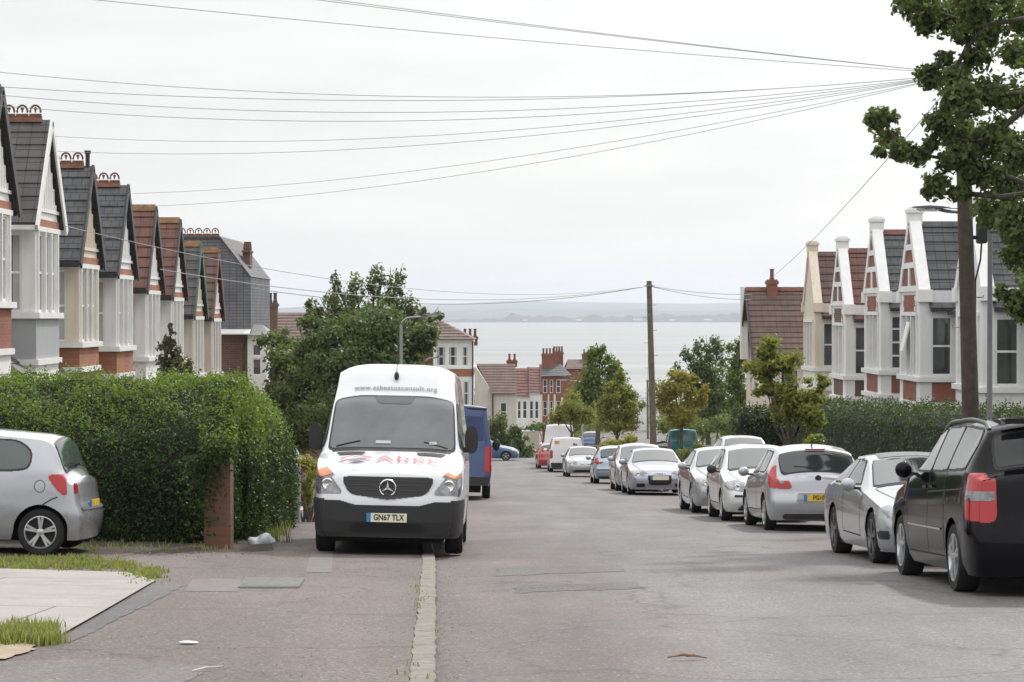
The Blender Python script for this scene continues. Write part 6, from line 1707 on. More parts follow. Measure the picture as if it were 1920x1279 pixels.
def hedge(name, label, profile_fn, path, n, size, mat, cat='hedge', group=None, seed=1, lit_above=None):
    """path: list of (x, y, width direction nx, ny); profile_fn(k) gives a closed list of (across, up) for each station;
    leaves sit on and just inside the clipped surface"""
    r = np.random.default_rng(seed)
    rings = []
    for k, (x, y, nx_, ny_) in enumerate(path):
        z0 = float(gz(x, y))
        rings.append([(x + a * nx_, y + a * ny_, z0 + h) for a, h in profile_fn(k)])
    Rg = np.array(rings)                       # (stations, m, 3)
    base = Rg[len(Rg) // 2].mean(0); base[2] = float(gz(base[0], base[1]))
    t = empty(name, base, label, cat, group)
    ns, m, _ = Rg.shape
    cen = Rg.mean(1, keepdims=True)
    Rs = Rg.copy(); sh = (Rg[1] - Rg[0]) / np.linalg.norm(Rg[1] - Rg[0], axis=1, keepdims=True) * .22; Rs[0] += sh; Rs[-1] -= (Rg[-1] - Rg[-2]) / np.linalg.norm(Rg[-1] - Rg[-2], axis=1, keepdims=True) * .22
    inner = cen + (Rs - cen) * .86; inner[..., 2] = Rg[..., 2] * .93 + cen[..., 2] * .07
    V = (inner - base).reshape(-1, 3)
    F = [(i * m + j, i * m + (j + 1) % m, (i + 1) * m + (j + 1) % m, (i + 1) * m + j) for i in range(ns - 1) for j in range(m)] + [tuple(range(m))[::-1], tuple((ns - 1) * m + j for j in range(m))]
    # surface sampling by area
    tris = []
    for i in range(ns - 1):
        for j in range(m - 1):
            a, b, c, d = Rg[i, j], Rg[i, j + 1], Rg[i + 1, j + 1], Rg[i + 1, j]
            tris += [(a, b, c), (a, c, d)]
    for i in (0, ns - 1):
        c0 = Rg[i].mean(0)
        for j in range(m - 1): tris.append((Rg[i, j], Rg[i, j + 1], c0))
    T = np.array(tris); nr = np.cross(T[:, 1] - T[:, 0], T[:, 2] - T[:, 0]); ar = np.linalg.norm(nr, axis=1) + 1e-9
    nr /= ar[:, None]
    mid = T.mean(1); cc = Rg.reshape(-1, 3).mean(0)
    # outward test against the nearest station centre
    ci = cen[:, 0][np.argmin(np.linalg.norm(mid[:, None, :2] - cen[None, :, 0, :2], axis=2), axis=1)]
    sg = np.sign(np.sum((mid - ci) * nr, axis=1)); sg[sg == 0] = 1; nr *= sg[:, None]
    pick = r.choice(len(T), n, p=ar / ar.sum())
    u = r.uniform(0, 1, (n, 2)); fl = u.sum(1) > 1; u[fl] = 1 - u[fl]
    P = T[pick, 0] + (T[pick, 1] - T[pick, 0]) * u[:, :1] + (T[pick, 2] - T[pick, 0]) * u[:, 1:]
    O = nr[pick]
    lump = np.sin(P[:, 0] * 3.1 + P[:, 2] * 2.3) * np.cos(P[:, 1] * 2.7 + P[:, 2] * 3.7) * .05 + np.sin(P[:, 0] * 9 + P[:, 2] * 7 + P[:, 1] * 8) * .03
    P = P + O * (lump[:, None] + r.normal(-.02, .045, (n, 1)))
    up = np.array((0, 0, .25))
    Vl, Fl = leaf_quads(P - base, O + up, size, asp=.5, r=r)
    # sprigs that have outgrown the clipping
    top = O[:, 2] > .5
    q = np.flatnonzero(top); q = r.choice(q, min(len(q), n // 40)) if len(q) else q
    sp, so_ = [], []
    for k in q:
        h = r.uniform(.05, .22)
        for s_ in np.linspace(0, 1, 6):
            sp.append(P[k] + np.array((r.normal(0, .02), r.normal(0, .02), h * s_))); so_.append(r.normal(0, 1, 3))
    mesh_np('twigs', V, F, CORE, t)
    if sp:
        V2, F2 = leaf_quads(np.array(sp) - base, np.array(so_), size * .9, asp=.45, r=r)
        Fl = np.vstack([Fl, F2 + len(Vl)]); Vl = np.vstack([Vl, V2])
    mi = None; ms_ = mat
    if 'tall clipped' in label:                  # sprays hanging over the gate pillar
        q0 = np.array((PILX - .18, PILY - .06, float(gz(PILX, PILY)))) - base
        p_ = q0 + np.stack([r.normal(-.02, .13, 1500) - .0, r.normal(-.02, .05, 1500), 1.30 - r.exponential(.30, 1500)], 1)
        p_ = np.vstack([p_, q0 + np.stack([r.uniform(-.05, .45, 900), r.normal(-.0, .07, 900), r.normal(1.42, .13, 900)], 1)])
        p_ = p_[p_[:, 2] > q0[2] + .2]
        V3, F3 = leaf_quads(p_, np.array((0, -1, .3)) + r.normal(0, .5, p_.shape), size, asp=.5, r=r)
        Fl = np.vstack([Fl, F3 + len(Vl)]); Vl = np.vstack([Vl, V3])
    if lit_above:                                   # sunlit top put into the leaf colour, paler leaves with height
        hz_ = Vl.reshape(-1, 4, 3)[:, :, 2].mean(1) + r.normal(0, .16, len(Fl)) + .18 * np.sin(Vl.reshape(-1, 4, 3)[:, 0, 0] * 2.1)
        mi = (r.uniform(0, 1, len(Fl)) < np.clip((hz_ - lit_above) / .4, 0.01, .95)).astype(np.int32); ms_ = [mat, L_SUNTOP]
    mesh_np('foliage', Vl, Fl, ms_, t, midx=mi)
    return t

# the tall clipped hedge beside the forecourt: front run, then its return along the pavement
def prof_front(k):
    w = .05 * math.sin(k * 1.7)
    q = .06 * math.sin(k * 1.15) + .05 * math.sin(k * 2.6)
    return [(-.50, -.1), (-.62 + w, .5), (-.70 + w, 1.05 + q), (-.52 + w, 1.50 + q), (-.1, 1.78 + q + .05 * math.sin(k)), (.55, 2.14 + q + .05 * math.sin(k * 2.1)), (1.2, 2.34 + .06 * math.cos(k * 1.3)), (1.7, 2.24), (1.85, 1.5), (1.8, -.1)]
PILX, PILY = GP(409, 1030, .06)
xs_ = np.linspace(-10.5, -3.85, 16)
pathf = [(x, 33.9 + .08 * math.sin(x * 2), 0, 1) for x in xs_]
hedge('hedge', 'tall clipped green hedge behind the silver hatchback, lit along its top', prof_front, pathf, 66000, .052, L_PRIVET, seed=3, lit_above=1.50)
def prof_ret(k):
    e_ = [.86, 1, 1, 1.0, .99, .97, .94, .88, .72][k]
    return [(-.8, -.1), (-.8, 1.5 * e_), (-.6, 2.12 * e_), (-.2, 2.34 * e_), (.3, 2.26 * e_), (.55, 1.9 * e_), (.66, 1.3), (.62, .5), (.6, -.1)]
pathr = [(-4.36 + .06 * math.sin(k * 2), 34.3 + 7.0 * k / 8, 1, 0) for k in range(9)]

hedge('hedge', 'clipped hedge along the pavement behind the brick pillar, its end lit by the sun', prof_ret, pathr, 46000, .055, L_PRIVET, seed=4, lit_above=1.55)

# hedge on the far side
def prof_right(k):
    h = 1.98 + .052 * k
    return [(-.5, -.1), (-.55, .8), (-.5, h - .35), (-.3, h - .06), (.1, h), (.6, h - .02), (.7, h - .5), (.7, -.1)]
pathx = [(9.75 - .006 * k * k * .3, 40 + 2.2 * k, 1, 0) for k in range(18)]
hedge('hedge', 'long dark hedge behind the parked cars on the far side', prof_right, pathx, 42000, .075, L_HEDGE2, seed=5)
def prof_end(k):
    h = 2.75
    return [(-.4, -.1), (-.45, .9), (-.4, h - .3), (.2, h), (.8, h - .3), (.8, -.1)]
hedge('hedge', 'dark bushy hedge end behind the autumn-leaved street tree', prof_end, [(7.2 + .5 * k, 77.6, 0, 1) for k in range(7)], 9000, .09, L_HEDGE2, seed=6)

# ---- trees.  C(px, py, d, rx, rz, n) : a clump of foliage, sized in pixels of the photograph at distance d
def C(px, py, d, rx, rz, n, ry=None):
    s = d / FPX
    return (PX(px, py, d), (rx * s, (ry or rx) * s, rz * s), n)
def B(px, d): x = (px - 960) * d / FPX; return (x, d, float(gz(x, d)))

tree('garden_tree', B(690, 86), [C(690, 620, 86, 85, 55, 5200), C(650, 690, 85, 85, 60, 5200), C(735, 690, 85, 75, 65, 5200), C(690, 760, 84, 85, 55, 4200), C(600, 640, 87, 55, 45, 2600), C(775, 640, 86, 35, 40, 1400), C(640, 780, 86, 60, 50, 2200), C(780, 720, 86, 35, 45, 1300)], .17, L_DARK,
     'big round dark green tree behind the white van', group='trees below the terrace', tr=.2)
tree('garden_tree', B(560, 93), [C(540, 690, 93, 50, 50, 2600), C(590, 720, 92, 50, 60, 2800), C(530, 760, 92, 48, 50, 2400), C(580, 800, 91, 60, 45, 2400), C(520, 650, 94, 32, 30, 1000)], .17, L_OLIVE,
     'olive-green bushy tree beside the white bay of the end house', group='trees below the terrace', tr=.14)
sprigs = [C(x, y, 98, rx * .8, rz, n) for x, y, rx, rz, n in ((630, 560, 26, 42, 420), (628, 528, 10, 18, 90), (665, 552, 26, 42, 420), (700, 535, 20, 34, 280), (715, 520, 16, 22, 170), (742, 548, 26, 44, 450), (762, 575, 22, 30, 280), (600, 585, 24, 26, 280), (578, 575, 12, 16, 100), (590, 600, 26, 30, 300), (780, 600, 20, 26, 220), (795, 585, 9, 10, 60), (822, 592, 14, 9, 90), (805, 600, 14, 12, 100), (690, 590, 70, 40, 1800), (640, 600, 50, 40, 1200), (735, 605, 50, 40, 1200))]
tree('garden_tree', B(695, 98), sprigs, .17, L_OLIVE, 'tall feathery tree with upright sprigs rising over the round dark tree', group='trees below the terrace', tr=.16, asp=.45)
tree('street_tree', B(1120, 150), [C(1120, 690, 150, 34, 34, 1500), C(1130, 735, 150, 46, 40, 2200), C(1095, 735, 150, 34, 40, 1300), C(1150, 700, 150, 22, 30, 700), C(1125, 665, 150, 14, 18, 300)], .22, L_GREEN,
     'tall green street tree, the highest of those before the brick terrace', group='street trees by the junction', tr=.16)
tree('street_tree', B(1072, 136), [C(1072, 765, 136, 32, 28, 1500), C(1050, 780, 136, 22, 20, 700), C(1095, 785, 136, 22, 22, 700)], .17, L_AUT,
     'low yellow-green tree behind the white vans', group='street trees by the junction', tr=.1)
tree('street_tree', B(1157, 126), [C(1155, 735, 126, 32, 30, 1700), C(1180, 765, 126, 28, 28, 1300), C(1135, 770, 126, 30, 28, 1300), C(1160, 800, 126, 40, 20, 1200), C(1160, 705, 126, 12, 14, 250)], .16, L_AUT,
     'slender yellowing street tree close to the middle utility pole', group='street trees by the junction', tr=.09)
tree('street_tree', B(1278, 128), [C(1275, 730, 128, 36, 26, 1700), C(1305, 752, 128, 22, 26, 900), C(1248, 752, 128, 26, 26, 900), C(1278, 780, 128, 38, 22, 1300), C(1228, 728, 128, 12, 14, 160), C(1262, 704, 128, 14, 12, 200), C(1322, 732, 128, 12, 14, 160), C(1300, 712, 128, 12, 10, 140)], .17, L_YEL,
     'round orange-yellow tree right beside the middle utility pole', group='street trees by the junction', tr=.1)
tree('street_tree', B(1330, 152), [C(1325, 690, 152, 36, 40, 1700), C(1300, 720, 152, 34, 44, 1600), C(1350, 730, 152, 36, 46, 1800), C(1290, 665, 152, 14, 16, 200), C(1310, 655, 152, 14, 16, 200), C(1335, 770, 152, 50, 34, 1900), C(1345, 650, 152, 22, 20, 350)], .2, L_DARK,
     'dark blue-green tree behind the orange-yellow tree', group='street trees by the junction', tr=.18)
tree('street_tree', B(1385, 146), [C(1385, 665, 146, 26, 34, 1300), C(1375, 710, 146, 26, 40, 1300), C(1392, 750, 146, 24, 40, 1200), C(1380, 795, 146, 36, 24, 1200)], .19, L_GREEN,
     'light green tree against the flank of the cream gabled house', group='street trees by the junction', tr=.14)
L_SAP = leafmat('sapling leaves', [(.10, .135, .035), (.17, .20, .05), (.26, .265, .07), (.36, .27, .11)], .5)
tree('street_tree', B(1478, 58), [C(1440, 655, 58, 29, 26, 714), C(1425, 690, 58, 29, 28, 816), C(1460, 680, 58, 33, 30, 952), C(1435, 725, 58, 22, 22, 510), C(1480, 740, 58, 31, 28, 816), C(1520, 745, 58, 26, 28, 748), C(1545, 715, 58, 13, 15, 204), C(1500, 780, 58, 40, 30, 1190), C(1465, 775, 58, 26, 28, 646), C(1530, 790, 58, 20, 24, 442), C(1525, 822, 58, 20, 13, 340)], .115, L_SAP,
     'young street tree with autumn tints before the far hedge', group=None, tr=.06)
tree('holly_tree', B(318, 50), [C(318, 640, 50, 14, 20, 160), C(310, 665, 50, 22, 24, 320), C(335, 675, 50, 22, 22, 300), C(318, 698, 50, 34, 20, 420), C(320, 615, 50, 5, 10, 40), C(352, 690, 50, 12, 16, 100)], .085, L_HOLLY,
     'small spiky holly rising over the tall clipped hedge', tr=.05)

# overhanging tree on the near right; its trunk stands outside the picture
D0 = 38.0
def K(px, py, r, n, dd=0): return C(px, py, D0 + dd, r * 1.12, r * .95, n)
cl = [K(1705, 2, 36, 130), K(1735, 22, 34, 150), K(1775, 36, 44, 210, 1), K(1830, 18, 40, 190, -1), K(1870, 0, 40, 190), K(1915, 28, 40, 190, 1), K(1735, 48, 22, 70),
      K(1805, 60, 28, 100), K(1850, 68, 34, 160, 1), K(1905, 100, 36, 170, -1), K(1828, 112, 32, 130), K(1770, 110, 18, 60), K(1745, 145, 30, 130), K(1785, 150, 36, 190, 1), K(1800, 195, 44, 260, -1), K(1850, 175, 42, 220), K(1905, 185, 42, 220, 1),
      K(1650, 222, 26, 110), K(1632, 222, 13, 40), K(1665, 258, 26, 110, 1), K(1690, 282, 24, 90), K(1722, 292, 22, 80), K(1650, 285, 12, 30),
      K(1770, 235, 36, 190), K(1745, 270, 16, 50), K(1815, 260, 44, 250, 1), K(1868, 255, 44, 230), K(1915, 290, 44, 250, -1), K(1760, 345, 28, 110), K(1738, 362, 11, 30), K(1790, 300, 34, 150), K(1845, 320, 42, 230), K(1885, 350, 46, 290, 1),
      K(1860, 400, 38, 200), K(1905, 420, 46, 300, -1), K(1915, 480, 38, 200), K(1800, 362, 20, 70), K(1905, 560, 30, 120), K(1880, 548, 16, 50), K(1918, 588, 20, 70)]
cl += [K(x, y, 80, 420, dd) for x, y, dd in ((1970, 40, 2), (1985, 160, -2), (1975, 300, 2), (1980, 430, 0), (2060, 0, -3), (2070, 120, 3), (2080, 260, -3), (2060, 380, 3), (2170, 60, 4), (2180, 220, -4), (2280, 130, 3), (1900, -80, 2), (2000, -100, -3), (2110, -110, 3), (2230, -40, -3), (1800, -60, -1), (1985, 540, 1))]
bt = (11.6, D0, float(gz(11.6, D0)))
t = empty('overhanging_tree', bt, 'large leafy tree overhanging the pavement and hiding the top of the nearest telegraph pole', 'tree')
bt = np.array(bt)
foliage([((np.array(c) - bt), r, n) for c, r, n in cl], .108, L_OAK, 'crown', t, asp=.6, sub=16, subr=.36, dens=3.0, fill=.45)
mb = MB()
def Q(px, py, dd=0): return tuple(np.array(PX(px, py, D0 + dd)) - bt)
mb.tube([(0, 0, -.2), (0, 0, 2), (-.15, 0, 4.2), (-.4, .1, 6)], [.38, .32, .28, .2], 12)
for br in ([Q(2290, 520), Q(2080, 420), Q(1960, 360), Q(1860, 320), Q(1780, 300), Q(1700, 285), Q(1650, 225)], [Q(2290, 480), Q(2120, 240), Q(1960, 170), Q(1850, 180), Q(1780, 190), Q(1740, 150)], [Q(2280, 380), Q(2100, 90), Q(1950, 30), Q(1840, 50), Q(1760, 25), Q(1690, 5)],
           [Q(2290, 540), Q(2060, 520), Q(1960, 500), Q(1905, 470)], [Q(1960, 360), Q(1880, 370), Q(1800, 362), Q(1735, 365)], [Q(2060, 520), Q(1970, 560), Q(1880, 550)], [Q(1960, 170), Q(1890, 230), Q(1840, 270), Q(1760, 240)], [Q(1840, 50), Q(1815, 85), Q(1790, 130)]):
    n = len(br); mb.tube(br, [.06 * (1 - i / n) ** 1.2 + .009 for i in range(n)], 8)
mb.build('trunk', BARK, t, 40)

# ---- shrubs
def shrub(label, px, d, clumps, size, mat, group=None, cat='shrub', name='shrub'):
    b = B(px, d); b = np.array(b)
    t = empty(name, b, label, cat, group)
    foliage([((np.array(c) - b), r, n) for c, r, n in clumps], size, mat, 'foliage', t, sub=12, subr=.40)
    mb = MB()
    for c, r, n in clumps:
        e_ = np.array(c) - b
        for k in range(3): mb.tube([(e_[0] * .4 + rng.normal(0, .05), e_[1] * .4, -.15), tuple(e_ * .6 + rng.normal(0, .08, 3)), tuple(e_ + rng.normal(0, .5, 3) * np.array(r))], [.03, .022, .006], 5)
    mb.build('stems', BARK, t)
    return t
shrub('yellow-green garden shrub left of the white van, behind the concrete post', 575, 44, [C(572, 872, 44, 26, 20, 500), C(592, 880, 44, 20, 20, 350)], .07, L_YEL)
shrub('low golden shrub beside the concrete post', 575, 42.5, [C(577, 912, 42.5, 14, 36, 560), C(575, 935, 42.5, 13, 22, 300)], .05, L_AUT)
shrub('grey-green bush behind the blue hatchback', 935, 168, [C(930, 800, 168, 24, 30, 900), C(950, 825, 168, 22, 26, 800), C(925, 840, 168, 20, 24, 500)], .2, L_OLIVE)
shrub('dark bush in front of the white garden wall', 978, 166, [C(975, 835, 166, 18, 22, 600), C(990, 850, 166, 14, 16, 350), C(968, 810, 166, 14, 18, 400)], .2, L_DARK)
shrub('yellow and orange shrub below the slender yellowing tree', 1155, 118, [C(1150, 832, 118, 26, 14, 500), C(1180, 825, 118, 18, 14, 350), C(1130, 838, 118, 12, 12, 200)], .13, L_YEL)
shrub('green shrub at the foot of the dark trees', 1330, 140, [C(1310, 800, 140, 40, 18, 900), C(1360, 795, 140, 34, 22, 800), C(1240, 800, 140, 30, 16, 500)], .17, L_OLIVE)
shrub('dark hedge-like shrub below the brick terrace', 1030, 170, [C(1010, 800, 170, 26, 10, 500), C(1040, 800, 170, 26, 12, 500), C(1070, 800, 170, 24, 14, 500)], .2, L_DARK)
shrub('green shrub growing in front of the teal van', 1295, 116, [C(1290, 850, 116, 22, 14, 380), C(1312, 838, 116, 14, 14, 240)], .12, L_AUT)
shrub('golden shrub at the foot of the far hedge behind the silver coupe', 1530, 52, [C(1530, 830, 52, 22, 16, 360)], .09, L_AUT)
for i, (px_, d_) in enumerate([(1215, 260), (1150, 240), (1340, 230), (1440, 240), (1050, 330), (1270, 300), (890, 300), (760, 260), (1550, 220)]):
    pass

# distant greenery on the slope to the shore, reads as one mass
Ps = []
for _ in range(520):
    y = rng.uniform(215, 560); x = rng.uniform(-45, 110) * (y / 250)
    if abs(x - (kl(y) + kr(y)) / 2) < 7 and y < 340: continue
    Ps.append((x, y, float(gz(x, y)), rng.uniform(1.6, 3.0) * (.8 + y / 900)))
Vs, Os = [], []
for x, y, z, r_ in Ps:
    p, o = clump_points((x, y, z + r_ * .7), (r_ * 1.3, r_ * 1.3, r_ * .95), 110, shell=.35)
    Vs.append(p); Os.append(o + np.array((0, 0, .4)))
V, F = leaf_quads(np.vstack(Vs), np.vstack(Os), .75, asp=.7)
setp(mesh_np('distant_greenery', V, F, L_OLIVE), kind='stuff', label='mixed green trees and gardens on the slope down to the shore')

# grass strips and the tuft by the drive
def blades(name, spots, h, label, w=.012, up=.045):
    V, F = [], []
    for x, y, k in spots:
        z = float(gz(x, y)) + up
        for _ in range(k):
            a = rng.uniform(0, 2 * math.pi); hh = h * rng.uniform(.4, 1.15); l = rng.uniform(.1, .55) * hh
            px_, py_ = x + rng.normal(0, .05), y + rng.normal(0, .05)
            dx, dy = math.cos(a), math.sin(a); b = len(V); ww = w * rng.uniform(.7, 1.5)
            V += [(px_ - dy * ww, py_ + dx * ww, z), (px_ + dy * ww, py_ - dx * ww, z), (px_ + dx * l * .4 + dy * ww * .7, py_ + dy * l * .4 - dx * ww * .7, z + hh * .6), (px_ + dx * l * .4 - dy * ww * .7, py_ + dy * l * .4 + dx * ww * .7, z + hh * .6), (px_ + dx * l, py_ + dy * l, z + hh)]
            F += [(b, b + 1, b + 2, b + 3), (b + 3, b + 2, b + 4)]
    return setp(mesh_np(name, V, F, L_GRASS), kind='stuff', label=label)
sp_ = []
for _ in range(430):
    px_ = rng.uniform(-120, 300); py_ = 1052 + 12 * max(0, (px_ - 150) / 140) + rng.normal(0, 5) + rng.uniform(0, 1) ** 2 * 14
    if px_ > 240: py_ += rng.uniform(0, 16)
    sp_.append((*GP(px_, py_, .05), 9))
blades('grass', sp_, .055, 'short yellowing grass strip along the far edge of the concrete drive', .010)
sp_ = [(*GP(rng.uniform(-90, 98), rng.uniform(1180, 1212), .05), 16) for _ in range(150)]
blades('grass', sp_, .11, 'tuft of long green grass at the corner of the concrete drive', .006)
sp_ = [(*GP(rng.uniform(440, 545), rng.uniform(985, 1018), .05), 6) for _ in range(60)]
blades('weeds', sp_, .22, 'straw-coloured weeds at the foot of the pavement hedge', .008)
sp_ = [(*GP(784 + rng.normal(0, 3) - max(0, (y - 1150) * .06), y, .04), 3) for y in list(rng.uniform(1095, 1150, 14)) + list(rng.uniform(1215, 1279, 8))]
blades('weeds', sp_, .045, 'tiny weeds growing along the back of the kerb', .006)
sp_ = [(*GP(rng.uniform(150, 420), rng.uniform(1015, 1035), .05), 5) for _ in range(110)]
blades('weeds', sp_, .09, 'low weeds on the bare soil under the tall hedge', .010)

# ================================================================== STREET FURNITURE, WALLS, SMALL THINGS
WOOD = simple('weathered pole wood', (.155, .125, .10), .9, var=.3, scale=6, bumps=.5)
STEEL = simple('galvanised steel', (.30, .31, .32), .5, .5, var=.12)
STEELD = simple('painted steel', (.17, .175, .19), .5, .3, var=.12)
WOOD_SHADED = simple('shaded pole wood', (.075, .06, .048), .9, var=.3, scale=6, bumps=.5)  # darker copy of the pole wood, the tree's shade put into its colour
def pole(label, px_top, py_top, px_base, d, r0=.15, r1=.11, steps=True, box=False, group='telegraph poles'):
    x, y, zt = PX(px_top, py_top, d); xb = (px_base - 960) * d / FPX; zb = float(gz(xb, d)) + .1
    t = empty('telegraph_pole', (xb, d, zb), label, 'telegraph pole', group)
    dx = x - xb; H = zt - zb
    mb = MB(); mb.tube([(0, 0, -.4), (dx * .5, 0, H * .5), (dx, 0, H)], [r0, (r0 + r1) / 2, r1], 14); mb.build('post', WOOD_SHADED if box else WOOD, t, 50)
    P_ = lambda f: Vector((dx * f, 0, H * f))
    if steps:
        mb = MB()
        for k in range(8):
            f = .42 + .065 * k; p = P_(f); s_ = 1 if k % 2 else -1
            mb.tube([tuple(p), tuple(p + Vector((s_ * (r0 + .13), 0, .01))), tuple(p + Vector((s_ * (r0 + .13), 0, .05)))], .011, 5)
        mb.build('step_irons', STEELD, t)
    mb = MB(); p = P_(.975)
    mb.lathe([(r1 + .03, -.05), (r1 + .05, 0), (r1 + .03, .05)], 14, 'z', tuple(p))
    for k in range(6):
        a = k * math.pi / 3; mb.tube([tuple(p + Vector((math.cos(a) * r1, math.sin(a) * r1, 0))), tuple(p + Vector((math.cos(a) * (r1 + .13), math.sin(a) * (r1 + .13), .02)))], .016, 5)
    mb.build('pole_ring', STEELD, t)
    if box:
        p = P_((CAMZ - (437 - HZ) * d / FPX - zb) / H)
        mb = MB(); prof = rounded([(-.09, -.2), (.09, -.2), (.09, .2), (-.09, .2)], .05)
        mb.prism([(p.x + .30 + a, -.09, p.z + b) for a, b in prof], (0, .18, 0)); mb.box(p.x + .1, p.x + .32, -.03, .03, p.z - .12, p.z - .05); mb.build('terminal_box', M_TRIM, t)
        mb = MB(); mb.tube([(p.x + .3, 0, p.z - .2), (p.x + .28, 0, p.z - .5), (p.x + .18, -.02, p.z - .9), (p.x + .19, -.02, .1)], .018, 6); mb.build('downlead', M_TRIM, t)
        q = P_(.075); mb = MB(); mb.box(q.x - .05, q.x + .05, -r0 - .02, -r0, q.z - .09, q.z + .09); mb.build('number_tag', F_WHITE, t)
    return t, Vector((x, y, zt)) - Vector((0, 0, H * .025))
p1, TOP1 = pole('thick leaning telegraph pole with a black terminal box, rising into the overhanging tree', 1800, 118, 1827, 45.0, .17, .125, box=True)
p2, TOP2 = pole('telegraph pole with step irons standing by the brown brick wall', 1217, 527, 1227, 110, .17, .12)
p3, TOP3 = pole('thin far telegraph pole just beside the one by the brown wall', 1214, 712, 1215, 270, .13, .1, steps=False)

def lamp(label, px, py_head, d, px_tip, base_px=None, r=.06, mat=None, low=False):
    x = (px - 960) * d / FPX; zb = float(gz(x, d)) + .1
    zt = CAMZ - (py_head - HZ) * d / FPX; H = zt - zb; w = (px_tip - px) * d / FPX
    t = empty('street_lamp', (x, d, zb), label, 'street lamp', 'street lamps'); m_ = mat or STEEL
    mb = MB(); mb.tube([(0, 0, -.1), (0, 0, 1.4), (0, 0, 1.45), (0, 0, H * .94)], [r * 1.5, r * 1.5, r, r * .85], 12); mb.build('post', m_, t, 50)
    sg = 1 if w > 0 else -1
    mb = MB(); pts = [(0, 0, H * .93)] + [(sg * .32 * (1 - math.cos(a)), 0, H * .93 + .30 * math.sin(a)) for a in np.linspace(.2, math.pi / 2 - .1, 6)] + [(w * .55, 0, H * .93 + .33), (w * .72, 0, H * .93 + .38)]
    mb.tube(pts, r * .6, 8); mb.build('arm', m_, t, 60)
    mb = MB(); zc = H * .93 + .40
    prof = [(.5, -.01), (.62, .035), (.8, .055), (1.0, .03), (1.02, .0), (.8, -.03)]
    mb.prism([(w * a, -.09, zc + b * .75) for a, b in prof], (0, .16, 0)); mb.build('lantern', m_, t, 30)
    mb = MB(); mb.prism([(w * .64, -.075, zc - .035), (w * .96, -.075, zc - .02), (w * .9, -.075, zc - .07), (w * .7, -.075, zc - .07)], (0, .15, 0)); mb.build('lamp_bowl', simple('lamp bowl', (.5, .5, .48), .2, coat=.5), t)
    return t
lamp('grey street lamp with a curved arm over the road behind the white van', 752, 590, 79, 826)
lamp('pale street lamp half hidden in the big dark green tree', 796, 668, 113, 836, r=.055)
lamp('street lamp whose arm points back over the road in front of the green street trees', 1092, 713, 158, 1048, r=.06)
lamp('dark street lamp by the thick leaning pole, its arm reaching out of the tree', 1856, 388, 46, 1712, r=.055, mat=STEELD)

# ---- wires
M_WIRE = simple('wire', (.30, .30, .31), .6, var=0)
M_WIREL = simple('pale wire', (.42, .42, .44), .6, var=0)
def wire(a, b, sag, r, label, group, mat=None):
    a, b = Vector(a), Vector(b); n = 26
    pts = [a.lerp(b, i / n) - Vector((0, 0, 4 * sag * (i / n) * (1 - i / n))) - a for i in range(n + 1)]
    mb = MB(); mb.tube([tuple(p) for p in pts], r, 5, False)
    o = mb.build('telephone_wire', mat or M_WIRE, loc=tuple(a), fix=False)
    setp(o, label, 'wire', group)
GW = 'telephone wires fanning out from the leaning pole'
RW = .0058
def end_on(p0, p1, px, X):
    """a point of the ray from p0's picture position through p1's, at the picture column px and the lateral distance X"""
    (x0, y0), (x1, y1) = p0, p1
    py = y0 + (y1 - y0) * (px - x0) / (x1 - x0); d = X * FPX / (px - 960)
    return PX(px, py, d)
J = (1800, 140)
HX = -11.4
for lab, e, sg_ in (
    ('uppermost telephone wire, leaving the top edge of the sky above the terrace', end_on((90, -2), (900, 92), -700, HX), .12),
    ('steep telephone wire crossing the top edge of the sky, left one of the close pair', end_on((612, -2), (1100, 62), -1400, HX), .10),
    ('steep telephone wire crossing the top edge of the sky, right one of the close pair', end_on((672, -2), (1140, 60), -1500, HX), .10),
    ('telephone wire reaching the left edge of the sky, highest of the level four', end_on((0, 125), (700, 165), -200, HX), .55),
    ('telephone wire reaching the left edge of the sky, second of the level four', end_on((0, 152), (700, 165), -190, HX), .45),
    ('telephone wire reaching the left edge of the sky, third of the level four', end_on((0, 170), (600, 195), -150, HX), .6),
    ('telephone wire reaching the left edge of the sky, lowest of the level four', end_on((0, 188), (600, 203), -140, HX), .65),
    ('slack telephone wire to the white barge-boarded gable, upper of two', PX(104, 256, 59.3), .55),
    ('slack telephone wire to the white barge-boarded gable, lower of two', PX(108, 284, 59.6), .55),
    ('slack telephone wire to the crested slate gable, upper of two', PX(250, 363, 71.0), .45),
    ('slack telephone wire to the crested slate gable, lower of two', PX(252, 388, 71.6), .50)):
    wire(e, TOP1, sg_, RW, lab, GW)
wire(TOP1, PX(1445, 522, 119), .25, .010, 'thin telephone wire slanting down to the red chimney of the cream gabled house', GW, M_WIREL)
GW2 = 'telephone wires from the pole by the brown wall'
wire(TOP2, PX(123, 424, 60.8), .95, .010, 'sagging pale wire from the white barge-boarded gable towards the middle pole', GW2, M_WIREL)
wire(TOP2, PX(300, 505, 77), .80, .014, 'sagging pale wire from the red tiled gables to the pole by the brown wall', GW2, M_WIREL)
wire(TOP2, PX(470, 540, 99), .75, .016, 'sagging wire from the slate-hung end house to the pole by the brown wall', GW2)
wire(TOP2, PX(1410, 552, 119), .12, .014, 'wire from the pole by the brown wall to the cream gabled house, upper of two', GW2)
wire(TOP2, PX(1408, 562, 119.5), .16, .014, 'wire from the pole by the brown wall to the cream gabled house, lower of two', GW2)
wire(TOP2, TOP3, 1.2, .014, 'wire running downhill between the two middle poles', GW2, M_WIREL)

